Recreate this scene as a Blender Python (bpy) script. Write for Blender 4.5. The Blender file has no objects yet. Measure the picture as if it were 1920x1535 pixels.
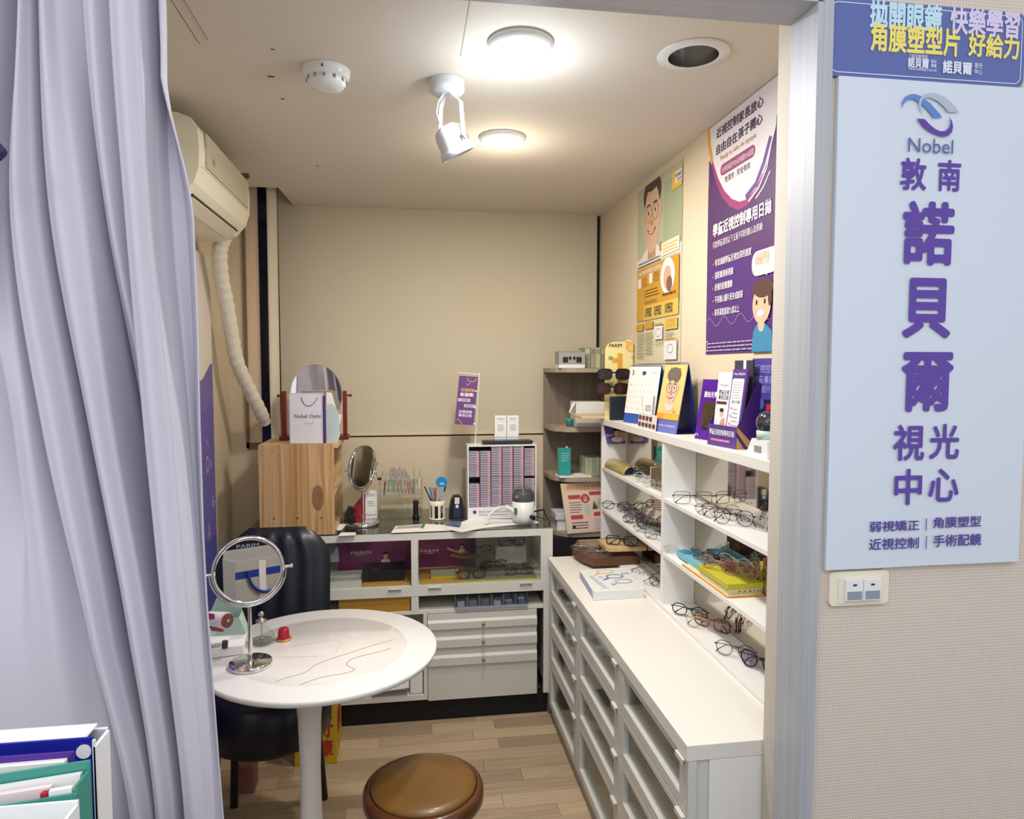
import bpy, bmesh, math, random
from math import sin, cos, radians, pi, sqrt, tan
from mathutils import Vector, Matrix
from mathutils.geometry import tessellate_polygon
random.seed(7)
SC = bpy.context.scene
COL = SC.collection

# ---------------------------------------------------------------- camera
F_PX = 1296.0
PITCH, YAW, EYE = radians(3.42), radians(8.45), 1.55
cd = bpy.data.cameras.new('camera'); cam = bpy.data.objects.new('camera', cd); COL.objects.link(cam)
cd.sensor_width = 36; cd.lens = 36*F_PX/1920; cd.clip_start = 0.05
cam.location = (0, 0, EYE); cam.rotation_euler = (pi/2-PITCH, 0, -YAW)
SC.camera = cam

# ---------------------------------------------------------------- world, lamps, exposure
SC.view_settings.view_transform = 'Standard'; SC.view_settings.look = 'None'
SC.view_settings.gamma = 1; SC.view_settings.use_curve_mapping = False
SC.view_settings.exposure = 0.0
w = bpy.data.worlds.new('world'); SC.world = w; w.use_nodes = True
w.node_tree.nodes['Background'].inputs[0].default_value = (0.93, 0.95, 1.0, 1)
w.node_tree.nodes['Background'].inputs[1].default_value = 0.9
def area(name, loc, rot, size, power, color, shape='DISK', size_y=None):
    d = bpy.data.lights.new(name, 'AREA'); d.shape = shape; d.size = size; d.energy = power; d.color = color
    if size_y: d.size_y = size_y
    o = bpy.data.objects.new(name, d); COL.objects.link(o); o.location = loc; o.rotation_euler = rot
    return o
area('shop_ceiling_lamp', (0.1, -0.5, 2.55), (radians(18), 0, 0), 1.2, 17, (0.93, 0.95, 1.0), 'RECTANGLE', 1.2)
area('shop_ceiling_lamp', (-1.6, -0.6, 2.5), (radians(25), radians(-10), 0), 0.8, 10, (0.93, 0.95, 1.0), 'RECTANGLE', 0.8)
area('downlight_lamp', (0.28, 1.76, 2.315), (0, 0, 0), 0.13, 12, (0.97, 0.98, 1.0))
area('downlight_lamp', (0.327, 2.42, 2.315), (0, 0, 0), 0.13, 11, (1.0, 0.91, 0.78))

def bulb(loc, power, color):      # added fill: bare point lamp below a downlight, brightens the ceiling
    d = bpy.data.lights.new('ceiling_fill', 'POINT'); d.energy = power; d.color = color; d.shadow_soft_size = .04
    o = bpy.data.objects.new('ceiling_fill', d); COL.objects.link(o); o.location = loc
bulb((0.28, 1.76, 2.19), 3.0, (0.80, 0.90, 1.0)); bulb((0.327, 2.42, 2.19), 2.4, (1.0, 0.90, 0.74))
# ---------------------------------------------------------------- pixel -> point on a real plane
_f = Vector((sin(YAW)*cos(PITCH), cos(YAW)*cos(PITCH), -sin(PITCH)))
_r = Vector((cos(YAW), -sin(YAW), 0)); _u = _r.cross(_f)
EYEV = Vector((0, 0, EYE))
def ray(px, py): return _f*F_PX + _r*(px-960) + _u*(767.5-py)
def A(px, py, x=None, y=None, z=None):
    d = ray(px, py)
    if y is not None: t = y/d.y
    elif x is not None: t = x/d.x
    else: t = (z-EYE)/d.z
    return EYEV + d*t

# ---------------------------------------------------------------- materials
def lin(c):
    if isinstance(c, str):
        c = [int(c[i:i+2], 16)/255 for i in (0, 2, 4)]
        c = [v/12.92 if v <= .04045 else ((v+.055)/1.055)**2.4 for v in c]
    return (c[0], c[1], c[2], 1)
MT = {}
def mat(name, color='cccccc', rough=.5, metal=0, emit=0, grain=None, bump=None, trans=0, alpha=1, ior=1.45, coat=0, rnd=0, weave=None, spec=None):
    """grain=(second colour, (sx,sy,sz), amount); bump=(scale, strength); weave=(pitch, strength, colour2)"""
    if name in MT: return MT[name]
    m = bpy.data.materials.new(name); m.use_nodes = True; MT[name] = m
    nt = m.node_tree; N = nt.nodes; L = nt.links; p = N['Principled BSDF']
    I = p.inputs
    I['Base Color'].default_value = lin(color); I['Roughness'].default_value = rough; I['Metallic'].default_value = metal
    I['IOR'].default_value = ior
    if spec is not None: I['Specular IOR Level'].default_value = spec
    if coat: I['Coat Weight'].default_value = coat; I['Coat Roughness'].default_value = .1
    if trans: I['Transmission Weight'].default_value = trans
    if emit:
        I['Emission Color'].default_value = lin(color); I['Emission Strength'].default_value = emit
    m.diffuse_color = lin(color)
    src = None
    if grain or bump or weave or rnd:
        tc = N.new('ShaderNodeTexCoord')
    if grain:
        mp = N.new('ShaderNodeMapping'); mp.inputs['Scale'].default_value = grain[1]
        L.new(tc.outputs['Object'], mp.inputs['Vector'])
        if rnd:
            oi = N.new('ShaderNodeObjectInfo'); cb = N.new('ShaderNodeCombineXYZ'); mu = N.new('ShaderNodeMath'); mu.operation = 'MULTIPLY'; mu.inputs[1].default_value = 37
            L.new(oi.outputs['Random'], mu.inputs[0])
            for k in range(3): L.new(mu.outputs[0], cb.inputs[k])
            L.new(cb.outputs[0], mp.inputs['Location'])
        nz = N.new('ShaderNodeTexNoise'); nz.inputs['Scale'].default_value = 1; nz.inputs['Detail'].default_value = 6; nz.inputs['Distortion'].default_value = .6
        L.new(mp.outputs[0], nz.inputs['Vector'])
        rp = N.new('ShaderNodeValToRGB'); rp.color_ramp.elements[0].position = .35; rp.color_ramp.elements[1].position = .65
        rp.color_ramp.elements[0].color = lin(color); rp.color_ramp.elements[1].color = lin(grain[0])
        L.new(nz.outputs['Fac'], rp.inputs[0])
        mx = N.new('ShaderNodeMix'); mx.data_type = 'RGBA'; mx.inputs[0].default_value = grain[2]
        mx.inputs[6].default_value = lin(color); L.new(rp.outputs[0], mx.inputs[7])
        src = mx.outputs[2]
    if rnd:
        oi = N.new('ShaderNodeObjectInfo'); hs = N.new('ShaderNodeHueSaturation')
        mr = N.new('ShaderNodeMapRange'); mr.inputs[3].default_value = 1-rnd; mr.inputs[4].default_value = 1+rnd
        L.new(oi.outputs['Random'], mr.inputs[0]); L.new(mr.outputs[0], hs.inputs['Value'])
        if src: L.new(src, hs.inputs['Color'])
        else: hs.inputs['Color'].default_value = lin(color)
        src = hs.outputs[0]
    if weave:
        wv = []
        for k, dr in enumerate(('X', 'Z')):
            a = N.new('ShaderNodeTexWave'); a.bands_direction = dr; a.inputs['Scale'].default_value = .314/weave[0]; a.inputs['Distortion'].default_value = 1.2; a.inputs['Detail'].default_value = 1
            a.inputs['Detail Scale'].default_value = .4
            mp = N.new('ShaderNodeMapping'); L.new(tc.outputs['Object'], mp.inputs['Vector'])
            if len(weave) > 3: mp.inputs['Rotation'].default_value = (0, 0, pi/2)
            L.new(mp.outputs[0], a.inputs['Vector']); wv.append(a)
        mm = N.new('ShaderNodeMath'); mm.operation = 'MULTIPLY'
        L.new(wv[0].outputs['Fac'], mm.inputs[0]); L.new(wv[1].outputs['Fac'], mm.inputs[1])
        mx = N.new('ShaderNodeMix'); mx.data_type = 'RGBA'; L.new(mm.outputs[0], mx.inputs[0])
        mx.inputs[6].default_value = lin(color); mx.inputs[7].default_value = lin(weave[2]); src = mx.outputs[2]
        b = N.new('ShaderNodeBump'); b.inputs['Strength'].default_value = weave[1]; b.inputs['Distance'].default_value = .001
        L.new(mm.outputs[0], b.inputs['Height']); L.new(b.outputs[0], I['Normal'])
    if bump:
        nz = N.new('ShaderNodeTexNoise'); nz.inputs['Scale'].default_value = bump[0]; nz.inputs['Detail'].default_value = 3
        L.new(tc.outputs['Object'], nz.inputs['Vector'])
        b = N.new('ShaderNodeBump'); b.inputs['Strength'].default_value = bump[1]; b.inputs['Distance'].default_value = .01
        L.new(nz.outputs['Fac'], b.inputs['Height']); L.new(b.outputs[0], I['Normal'])
    if src: L.new(src, I['Base Color'])
    return m
def clear(name, tint='ffffff', gloss=.08):
    """thin clear sheet: mostly see-through with a mirror-like sheen"""
    if name in MT: return MT[name]
    m = bpy.data.materials.new(name); m.use_nodes = True; MT[name] = m
    nt = m.node_tree; N = nt.nodes; L = nt.links; N.remove(N['Principled BSDF'])
    t = N.new('ShaderNodeBsdfTransparent'); t.inputs[0].default_value = lin(tint)
    g = N.new('ShaderNodeBsdfGlossy'); g.inputs['Roughness'].default_value = .03
    x = N.new('ShaderNodeMixShader'); fr = N.new('ShaderNodeLayerWeight'); fr.inputs[0].default_value = .5
    pw = N.new('ShaderNodeMath'); pw.operation = 'POWER'; pw.inputs[1].default_value = 4; L.new(fr.outputs['Facing'], pw.inputs[0])
    ad = N.new('ShaderNodeMath'); ad.operation = 'MULTIPLY_ADD'; ad.inputs[1].default_value = .6; ad.inputs[2].default_value = gloss*.5
    L.new(pw.outputs[0], ad.inputs[0]); L.new(ad.outputs[0], x.inputs[0])
    L.new(t.outputs[0], x.inputs[1]); L.new(g.outputs[0], x.inputs[2]); L.new(x.outputs[0], N['Material Output'].inputs[0])
    return m

white = mat('white_laminate', 'edebe5', .35)
warmwhite = mat('warm_white_laminate', 'e6e2d8', .4)
greywhite = mat('grey_white_paint', 'd2d0c8', .45)
paper = mat('paper_white', 'eeebe6', .7)
paint_ceil = mat('ceiling_paint', 'd9d1c4', .8)
plastic_w = mat('white_plastic', 'e8e8e6', .3)
plastic_c = mat('cream_plastic', 'e9e2cc', .35)
black = mat('black_plastic', '101014', .35)
blackm = mat('matte_black', '0c0c10', .7)
navy = mat('navy_dark', '0b1030', .4)
chrome = mat('chrome', 'dcdcdc', .06, 1)
steel = mat('steel', 'd2d2d2', .32, 1)
mirror = mat('mirror_silver', 'f2f2f2', .01, 1)
mirror_d = mat('mirror_back_panel', 'cfc6b8', .04, 1)
purple = mat('purple_print', '5c3290', .5)
purple_d = mat('purple_deep', '4c2a72', .5)
ink = mat('black_ink', '241c28', .6)
greyink = mat('grey_ink', '8c8a8c', .6)
orange = mat('orange_print', 'e0962a', .5)
yellow = mat('yellow_print', 'e8c34e', .5)
glass = clear('clear_glass', 'fafcfa', .05)
lens = clear('clear_lens', 'f6f6f6', .08)
acrylic = clear('clear_acrylic', 'f1f2ee', .10)
gold = mat('gold_metal', 'caa25a', .25, 1)

# ---------------------------------------------------------------- mesh builder
class M:
    def __init__(s): s.v = []; s.f = []; s.mi = []; s.mats = []; s.sm = []
    def mid(s, m):
        if m is None: m = s.mats[0] if s.mats else white
        if m not in s.mats: s.mats.append(m)
        return s.mats.index(m)
    def add(s, vs, fs, m=None, smooth=False):
        b = len(s.v); s.v += [Vector(v) for v in vs]; k = s.mid(m)
        for f in fs: s.f.append([b+i for i in f]); s.mi.append(k); s.sm.append(smooth)
        return s
    def box(s, a, b, m=None):
        x0, y0, z0 = [min(a[i], b[i]) for i in range(3)]; x1, y1, z1 = [max(a[i], b[i]) for i in range(3)]
        vs = [(x0,y0,z0),(x1,y0,z0),(x1,y1,z0),(x0,y1,z0),(x0,y0,z1),(x1,y0,z1),(x1,y1,z1),(x0,y1,z1)]
        return s.add(vs, [(3,2,1,0),(4,5,6,7),(0,1,5,4),(1,2,6,5),(2,3,7,6),(3,0,4,7)], m)
    def obox(s, c, U, V, W, m=None):
        """box spanned from corner c by three edge vectors"""
        c, U, V, W = map(Vector, (c, U, V, W))
        vs = [c, c+U, c+U+V, c+V, c+W, c+U+W, c+U+V+W, c+V+W]
        fs = [(3,2,1,0),(4,5,6,7),(0,1,5,4),(1,2,6,5),(2,3,7,6),(3,0,4,7)]
        if U.cross(V).dot(W) < 0: fs = [f[::-1] for f in fs]
        return s.add(vs, fs, m)
    def ring(s, c, ax, r, n, ref=None):
        ax = Vector(ax).normalized()
        t = Vector(ref) if ref else (Vector((0, 0, 1)) if abs(ax.z) < .9 else Vector((1, 0, 0)))
        u = t.cross(ax).normalized(); v = ax.cross(u)
        return [Vector(c)+u*(r*cos(2*pi*i/n))+v*(r*sin(2*pi*i/n)) for i in range(n)]
    def cone(s, a, b, r0, r1=None, m=None, n=20, cap=True):
        a = Vector(a); b = Vector(b); r1 = r0 if r1 is None else r1; ax = b-a
        vs = s.ring(a, ax, r0, n)+s.ring(b, ax, r1, n)
        fs = [(i, (i+1) % n, n+(i+1) % n, n+i) for i in range(n)]
        s.add(vs, fs, m, True)
        if cap:
            s.add(vs[:n], [list(range(n))[::-1]], m); s.add(vs[n:], [list(range(n))], m)
        return s
    def tube(s, pts, r, m=None, n=8, closed=False, cap=True):
        pts = [Vector(p) for p in pts]; N = len(pts); rr = r if isinstance(r, (list, tuple)) else [r]*N
        vs = []; u = None
        for i, p in enumerate(pts):
            if closed: t = pts[(i+1) % N]-pts[i-1]
            else: t = pts[min(i+1, N-1)]-pts[max(i-1, 0)]
            t.normalize()
            if u is None:
                q = Vector((0, 0, 1)) if abs(t.z) < .9 else Vector((1, 0, 0)); u = q.cross(t).normalized()
            else: u = (u-t*u.dot(t)).normalized()
            w_ = t.cross(u)
            vs += [p+u*(rr[i]*cos(2*pi*k/n))+w_*(rr[i]*sin(2*pi*k/n)) for k in range(n)]
        fs = []
        for i in range(N if closed else N-1):
            j = (i+1) % N
            fs += [(i*n+k, i*n+(k+1) % n, j*n+(k+1) % n, j*n+k) for k in range(n)]
        s.add(vs, fs, m, True)
        if cap and not closed:
            s.add(vs[:n], [list(range(n))[::-1]], m); s.add(vs[-n:], [list(range(n))], m)
        return s
    def lathe(s, prof, c=(0,0,0), m=None, n=32, sx=1, sy=1, M4=None):
        c = Vector(c); vs = []
        for r, z in prof:
            for k in range(n):
                q = Vector((r*sx*cos(2*pi*k/n), r*sy*sin(2*pi*k/n), z))
                vs.append(c+((M4 @ q) if M4 else q))
        fs = []
        for i in range(len(prof)-1):
            fs += [(i*n+k, i*n+(k+1) % n, (i+1)*n+(k+1) % n, (i+1)*n+k) for k in range(n)]
        return s.add(vs, fs, m, True)
    def prism(s, pts, axis, a, b, m=None, smooth=False):
        """pts: 2D outline; extruded along axis ('x','y','z') from a to b"""
        def mk(p, t): return {'x': (t, p[0], p[1]), 'y': (p[0], t, p[1]), 'z': (p[0], p[1], t)}[axis]
        n = len(pts); vs = [mk(p, a) for p in pts]+[mk(p, b) for p in pts]
        s.add(vs, [(i, (i+1) % n, n+(i+1) % n, n+i) for i in range(n)], m, smooth)
        s.add(vs[:n], [list(range(n))[::-1]], m); s.add(vs[n:], [list(range(n))], m)
        return s
    def sphere(s, c, r, m=None, n=16, sc=(1,1,1)):
        prof = [(max(r*sin(pi*i/(n//2)), 1e-5), -r*cos(pi*i/(n//2))) for i in range(n//2+1)]
        b = len(s.v); s.lathe(prof, (0,0,0), m, n)
        for i in range(b, len(s.v)): s.v[i] = Vector((s.v[i].x*sc[0], s.v[i].y*sc[1], s.v[i].z*sc[2]))+Vector(c)
        return s
    def grid(s, fn, nu, nv, m=None, smooth=True):
        vs = [fn(i/(nu-1), j/(nv-1)) for j in range(nv) for i in range(nu)]
        fs = [(j*nu+i, j*nu+i+1, (j+1)*nu+i+1, (j+1)*nu+i) for j in range(nv-1) for i in range(nu-1)]
        return s.add(vs, fs, m, smooth)
WL = {}
def mesh(name, b, off=Vector((0,0,0)), fix=True):
    me = bpy.data.meshes.new(name)
    me.from_pydata([v-off for v in b.v], [], b.f)
    for m in b.mats: me.materials.append(m)
    me.polygons.foreach_set('material_index', b.mi); me.polygons.foreach_set('use_smooth', b.sm)
    if fix:
        bm = bmesh.new(); bm.from_mesh(me); bmesh.ops.recalc_face_normals(bm, faces=bm.faces); bm.to_mesh(me); bm.free()
    me.update(); return me
def obj(name, b, parent=None, bev=0, seg=2, fix=True, loc=None, label=None):
    off = WL.get(parent, Vector((0,0,0))) if parent else (Vector(loc) if loc else Vector((0,0,0)))
    o = bpy.data.objects.new(name, mesh(name, b, off, fix)); COL.objects.link(o)
    if parent: o.parent = parent; WL[o] = WL[parent]
    else: o.location = off; WL[o] = off
    if bev:
        md = o.modifiers.new('bevel', 'BEVEL'); md.width = bev; md.segments = seg; md.limit_method = 'ANGLE'; md.angle_limit = radians(40)
    if label: o['label'] = label
    return o
def tag(o, label, cat, group=None):
    o['label'] = label; o['category'] = cat
    if group: o['group'] = group
    return o
def thing(name, label, cat, loc, group=None):
    o = bpy.data.objects.new(name, None); COL.objects.link(o); o.location = loc; o.empty_display_size = .05
    WL[o] = Vector(loc); return tag(o, label, cat, group)
def struct(name, b, bev=0, fix=True):
    o = obj(name, b, None, bev, fix=fix); o['kind'] = 'structure'; return o
def single(name, label, cat, b, bev=0, group=None, loc=None, fix=True):
    """a thing that is one mesh; origin at its base centre"""
    if loc is None:
        xs = [v.x for v in b.v]; ys = [v.y for v in b.v]; zs = [v.z for v in b.v]
        loc = ((min(xs)+max(xs))/2, (min(ys)+max(ys))/2, min(zs))
    return tag(obj(name, b, None, bev, fix=fix, loc=loc), label, cat, group)

# ---------------------------------------------------------------- flat print on a panel
TXT = []
class Panel:
    """printed face: origin O (lower left), edges U and V; the print sits 0.3 mm proud of it"""
    def __init__(s, O, U, V, parent=None, lift=.0006):
        s.O, s.U, s.V = Vector(O), Vector(U), Vector(V); s.N = s.U.cross(s.V).normalized(); s.parent = parent
        s.l = lift; s.b = M(); s.t = M(); s.n = 0
    def P(s, u, v, k=0): return s.O+s.U*u+s.V*v+s.N*(s.l+k*.00012)
    def uv(s, px, py):
        d = ray(px, py); t = (s.O-EYEV).dot(s.N)/d.dot(s.N); q = EYEV+d*t-s.O
        uu, vv, uvd = s.U.dot(s.U), s.V.dot(s.V), s.U.dot(s.V); a, b = q.dot(s.U), q.dot(s.V); D = uu*vv-uvd*uvd
        return ((a*vv-b*uvd)/D, (b*uu-a*uvd)/D)
    def poly(s, pts, m):
        s.n += 1; pts = [(min(max(u, 0), 1), min(max(v, 0), 1)) for u, v in pts]
        v = [s.P(u, w_, s.n) for u, w_ in pts]
        if len(v) <= 4: s.b.add(v, [list(range(len(v)))], m)
        else:
            tr = tessellate_polygon([[Vector((u, w_, 0)) for u, w_ in pts]])
            fs = []
            for t in tr:
                a, b, c = [v[i] for i in t]
                fs.append(t if (b-a).cross(c-a).dot(s.N) > 0 else t[::-1])
            s.b.add(v, fs, m)
        return s
    def rect(s, u0, v0, u1, v1, m): return s.poly([(u0,v0),(u1,v0),(u1,v1),(u0,v1)], m)
    def rrect(s, u0, v0, u1, v1, r, m, n=5):
        ru = r/s.U.length; rv = r/s.V.length; pts = []
        for cx, cy, a in ((u1-ru,v0+rv,-pi/2),(u1-ru,v1-rv,0),(u0+ru,v1-rv,pi/2),(u0+ru,v0+rv,pi)):
            pts += [(cx+ru*cos(a+pi/2*i/n), cy+rv*sin(a+pi/2*i/n)) for i in range(n+1)]
        return s.poly(pts, m)
    def disc(s, u, v, r, m, r2=None, n=20):
        ru = r/s.U.length; rv = (r2 or r)/s.V.length
        return s.poly([(u+ru*cos(2*pi*i/n), v+rv*sin(2*pi*i/n)) for i in range(n)], m)
    def stroke(s, pts, wd, m):
        """line of width wd (metres, or list) through uv points"""
        s.n += 1; q = [s.P(u, v, s.n) for u, v in pts]; n = len(q); vs = []
        for i, p in enumerate(q):
            t = (q[min(i+1, n-1)]-q[max(i-1, 0)]).normalized(); sd = s.N.cross(t)
            w_ = wd[i] if isinstance(wd, (list, tuple)) else wd
            vs += [p-sd*w_/2, p+sd*w_/2]
        s.b.add(vs, [(2*i, 2*i+1, 2*i+3, 2*i+2) for i in range(n-1)], m); return s
    def text(s, st, u0, v0, u1, v1, m, bold=0.0, rot=0):
        s.n += 1; TXT.append((s, st, (u0, v0, u1, v1), m, bold, s.n, rot)); return s
    def ptext(s, st, x0, y0, x1, y1, m, bold=0.0):
        """lower-left and upper-right corner given as seen in the photograph"""
        a = s.uv(x0, y0); b = s.uv(x1, y1); return s.text(st, a[0], a[1], b[0], b[1], m, bold)
    def dashes(s, u0, v0, u1, v1, rows, m, fill=.5, seed=0):
        R = random.Random(seed); h = (v1-v0)/rows
        for i in range(rows):
            v = v1-(i+.75)*h; u = u0; e = u1-(u1-u0)*R.uniform(0, .25)
            while u < e:
                L_ = (u1-u0)*R.uniform(.03, .08)
                s.rect(u, v, min(u+L_, e), v+h*fill, m); s.n -= 1; u += L_*1.18
        s.n += 1; return s
PANELS = []
def panel(O, U, V, parent, lift=.0006):
    p = Panel(O, U, V, parent, lift); PANELS.append(p); return p
def finish_text():
    jobs = []
    for (p, st, bx, m, bold, n, rot) in TXT:
        c = bpy.data.curves.new('lettering_source', 'FONT'); c.body = st; c.size = 1; c.resolution_u = 3 if len(st) < 6 else 2
        c.align_x = 'LEFT'
        o = bpy.data.objects.new('lettering_source', c); COL.objects.link(o); jobs.append(o)
    dg = bpy.context.evaluated_depsgraph_get(); dg.update()
    for o, (p, st, bx, m, bold, n, rot) in zip(jobs, TXT):
        me = bpy.data.meshes.new_from_object(o.evaluated_get(dg))
        co = [v.co.copy() for v in me.vertices]
        if co:
            if rot: co = [Vector((-c.y, c.x, 0)) for c in co]
            x0 = min(c.x for c in co); x1 = max(c.x for c in co); y0 = min(c.y for c in co); y1 = max(c.y for c in co)
            u0, v0, u1, v1 = bx
            e = bold; du = (u1-u0)/max(x1-x0+2*e, 1e-6); dv = (v1-v0)/max(y1-y0+2*e, 1e-6); fs = [list(q.vertices) for q in me.polygons]
            offs = [(0, 0)]+([(e*cos(pi/4*k), e*sin(pi/4*k)) for k in range(8)] if e else [])
            for k, (ox, oy) in enumerate(offs):     # heavier weight: the strokes thickened all round
                p.t.add([p.P(u0+du*(c.x-x0+e+ox), v0+dv*(c.y-y0+e+oy), n+1+k*.02) for c in co], fs, m)
        bpy.data.meshes.remove(me)
    for o in jobs:
        c = o.data; bpy.data.objects.remove(o); bpy.data.curves.remove(c)
    for p in PANELS:
        if p.b.v: obj('artwork', p.b, p.parent, fix=False)
        if p.t.v: obj('lettering', p.t, p.parent, fix=False)
# ================================================================ SETTING
YF0, YF1 = 1.25, 1.40            # front partition
XJ = 0.776                       # opening's right side
XR, XL, YB, ZC = .985, -0.82, 3.56, 2.335
ZH = 2.235                       # underside of the header
wallp = mat('beige_wallpaper', 'd8cdc0', .8, weave=(.0065, .5, 'c6b9a6'))
wallp_in = mat('warm_wallpaper', 'dacbb0', .8, weave=(.0065, .3, 'cfbfa1'))
wallp_r = mat('warm_wallpaper_side', 'dacbb0', .8, weave=(.0065, .3, 'cfbfa1', 1))
casing = mat('grey_ash_trim', 'b8b9bd', .45, grain=('9fa2a8', (60, 60, 1.2), .55))
casing_h = mat('grey_ash_trim_level', 'c2c2c6', .45, grain=('a9aab0', (1.2, 60, 60), .55))

# floor slab and planks
struct('floor', M().box((-3.2, -2.2, -.08), (3.0, 3.9, -.006), mat('floor_base', '57493c', .8)))
fl = bpy.data.objects['floor']
plank_m = mat('laminate_plank', 'c2ab8c', .45, grain=('957f65', (2.2, 34, 8), .75), rnd=.26)
pm = mesh('plank', M().box((0, 0, -.006), (1, 1, 0), plank_m))
R = random.Random(3); y = 1.33; first = True
while y < 3.66:
    x = -.82+R.uniform(-.4, 0)
    while x < .98:
        L_ = R.choice([.28, .36, .45, .6])*R.uniform(.9, 1.1); x0 = max(x, -.82); x1 = min(x+L_, .99)
        if x1-x0 > .02:
            o = bpy.data.objects.new('plank', pm); COL.objects.link(o); o.parent = fl
            o.location = (x0+.0006, y+.0006, 0); o.scale = (x1-x0-.0012, .0758, 1)
        x += L_
    y += .077
# walls
struct('wall_right', M().box((XR, YF1-.01, 0), (XR+.1, 3.85, 2.62), wallp_r))
struct('wall_left', M().box((XL-.1, YF1-.01, 0), (XL, 3.341, 2.62), wallp_r))
struct('wall_back', M().box((-.92, YB, 0), (XR+.1, YB+.1, 2.62), wallp_in))
fw = M().box((XJ+.002, YF0, 0), (3.0, YF1, 2.62), wallp).box((XJ, YF0+.0822, 0), (XJ+.0018, YF1, 2.3), mat('jamb_wallpaper', 'cfc6b8', .8, weave=(.0065, .2, 'c6bcad', 1)))
struct('wall_front_right', fw)
struct('wall_front_left', M().box((-3.2, YF0, 0), (-.86, YF1, 2.62), wallp))
struct('wall_front_header', M().box((-.86, YF0, ZH+.02), (XJ, YF1-.03, 2.62), wallp))
# casing of the opening
a1547 = A(1546, 700, y=YF0-.012).x
struct('trim_1', M().box((XJ-.012, YF0-.012, 0), (XJ, YF0+.082, ZH), casing).box((XJ+.0003, YF0-.012, 0), (a1547, YF0-.0005, 2.6), casing), 0)
struct('trim_2', M().box((-.86, YF0-.012, ZH), (XJ-.0125, YF0+.082, ZH+.0195), casing_h).box((-.86, YF0-.012, ZH+.0198), (XJ-.0125, YF0-.0005, ZH+.12), casing_h), 0)
# ceiling: one slab with the blind pocket at the back left and the open downlight's hole
_h = A(1300, 102, z=ZC); hx, hy, hr = _h.x, _h.y, .066
outer = [(-.93, YF1-.032), (1.02, YF1-.032), (1.02, 3.535), (-.545, 3.535), (A(522, 352, z=ZC).x, A(522, 352, z=ZC).y), (-.93, A(522, 352, z=ZC).y)]
hole = [(hx+hr*cos(2*pi*i/32), hy+hr*sin(2*pi*i/32)) for i in range(32)]
tri = tessellate_polygon([[Vector((x, y, 0)) for x, y in outer], [Vector((x, y, 0)) for x, y in hole]])
pts = outer+hole; b = M(); b.add([(x, y, ZC) for x, y in pts], [tuple(t) for t in tri], paint_ceil)
me = mesh('ceiling', b, fix=False); bm = bmesh.new(); bm.from_mesh(me)
bmesh.ops.recalc_face_normals(bm, faces=bm.faces)
r = bmesh.ops.extrude_face_region(bm, geom=list(bm.faces))
bmesh.ops.translate(bm, vec=(0, 0, .05), verts=[g for g in r['geom'] if isinstance(g, bmesh.types.BMVert)])
bmesh.ops.recalc_face_normals(bm, faces=bm.faces); bm.to_mesh(me); bm.free()
ce = bpy.data.objects.new('ceiling', me); COL.objects.link(ce); ce['kind'] = 'structure'; WL[ce] = Vector((0, 0, 0))
b = M(); b.box((-1.0, YF1+.4, 2.60), (1.1, 3.85, 2.64), paint_ceil); struct('ceiling_pocket', b)
hp = [A(-60, -640, z=ZC), A(395, 80, z=ZC), A(862, 100, z=ZC), A(866, 22, z=ZC), A(872, -140, z=ZC)]
hb = M(); xa, ya = A(395, 79, z=ZC).x, A(395, 79, z=ZC).y; xb = A(863, 100, z=ZC).x
ya = .5*(A(395, 79, z=ZC).y+A(863, 99, z=ZC).y)
hb.box((xa, 1.42, ZC-.0035), (xb, ya, ZC+.001), paint_ceil)
obj('access_panel', hb, ce, .0006)
sb = M(); gl = mat('seam_shadow', '766e66', .9)
sb.box((xa-.001, ya, ZC-.0012), (xb+.001, ya+.0028, ZC+.001), gl).box((xb, 1.42, ZC-.0012), (xb+.0022, ya, ZC+.001), gl).box((xa-.0022, 1.42, ZC-.0012), (xa, ya, ZC+.001), gl).box((xa-.03, 1.42, ZC-.0006), (xa-.0285, ya+.03, ZC+.001), gl)
obj('panel_seam', sb, ce)
for px, py, s_ in ((508, 143, .007), (530, 185, .0045), (511, 92, .004), (595, 311, .005)):
    c = A(px, py, z=ZC); obj('paint_chip', M().lathe([(.0001, ZC-.0012), (s_, ZC-.0012), (s_*.7, ZC+.001)], (c.x, c.y, 0), mat('chip_dark', '5c544c', .9), 7, 1.5, .6), ce)

# back-left window strip: brown frame, peach panel, dark glass, cream side strip
yw = 3.34
def X(px, y, py=600): return A(px, py, y=y).x
zs = A(480, 831, y=yw).z
w1 = M(); brown = mat('brown_frame', '7a6350', .5)
w1.box((X(458, yw), yw-.012, zs-.02), (X(463.5, yw, 600), yw+.02, 2.6), brown)
w1.box((X(458, yw), yw-.012, zs-.02), (X(498, yw), yw+.02, zs+.004), brown)
o = struct('window_1', w1)
peach = mat('peach_panel', 'e0c8ac', .7)
obj('side_panel', M().box((X(463.5, yw), yw, zs+.004), (X(487, yw), yw+.015, 2.6), peach), o)
obj('pane', M().box((X(487, yw), yw+.006, zs-.03), (X(506, yw), yw+.02, 2.6), mat('night_glass', '0a1438', .08)), o)
struct('wall_back_left', M().box((XL-.1, yw+.0005, 0), (X(459, yw), yw+.2, 2.62), wallp_in).box((X(459, yw)+.0002, yw+.0005, 0), (-.60, yw+.2, zs-.03), wallp_in))
cs = M(); cream = mat('cream_blind_fabric', 'd8ceb8', .8)
cxa, cxb = A(505, 600, y=3.285).x, A(524, 600, y=3.315).x
def cstrip(u, v):
    z = zs-.02+(2.58-zs)*v; bend = max(0, 1-v*6)
    return Vector((cxa+u*(cxb-cxa)+.006*bend-.004*(1-v), 3.285+.03*u-.012*bend, z))
cs.grid(cstrip, 4, 24, cream)
so = single('blind_side_strip', 'narrow cream blind strip hanging beside dark window gap in back left corner', 'blind', cs, fix=False)
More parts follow.
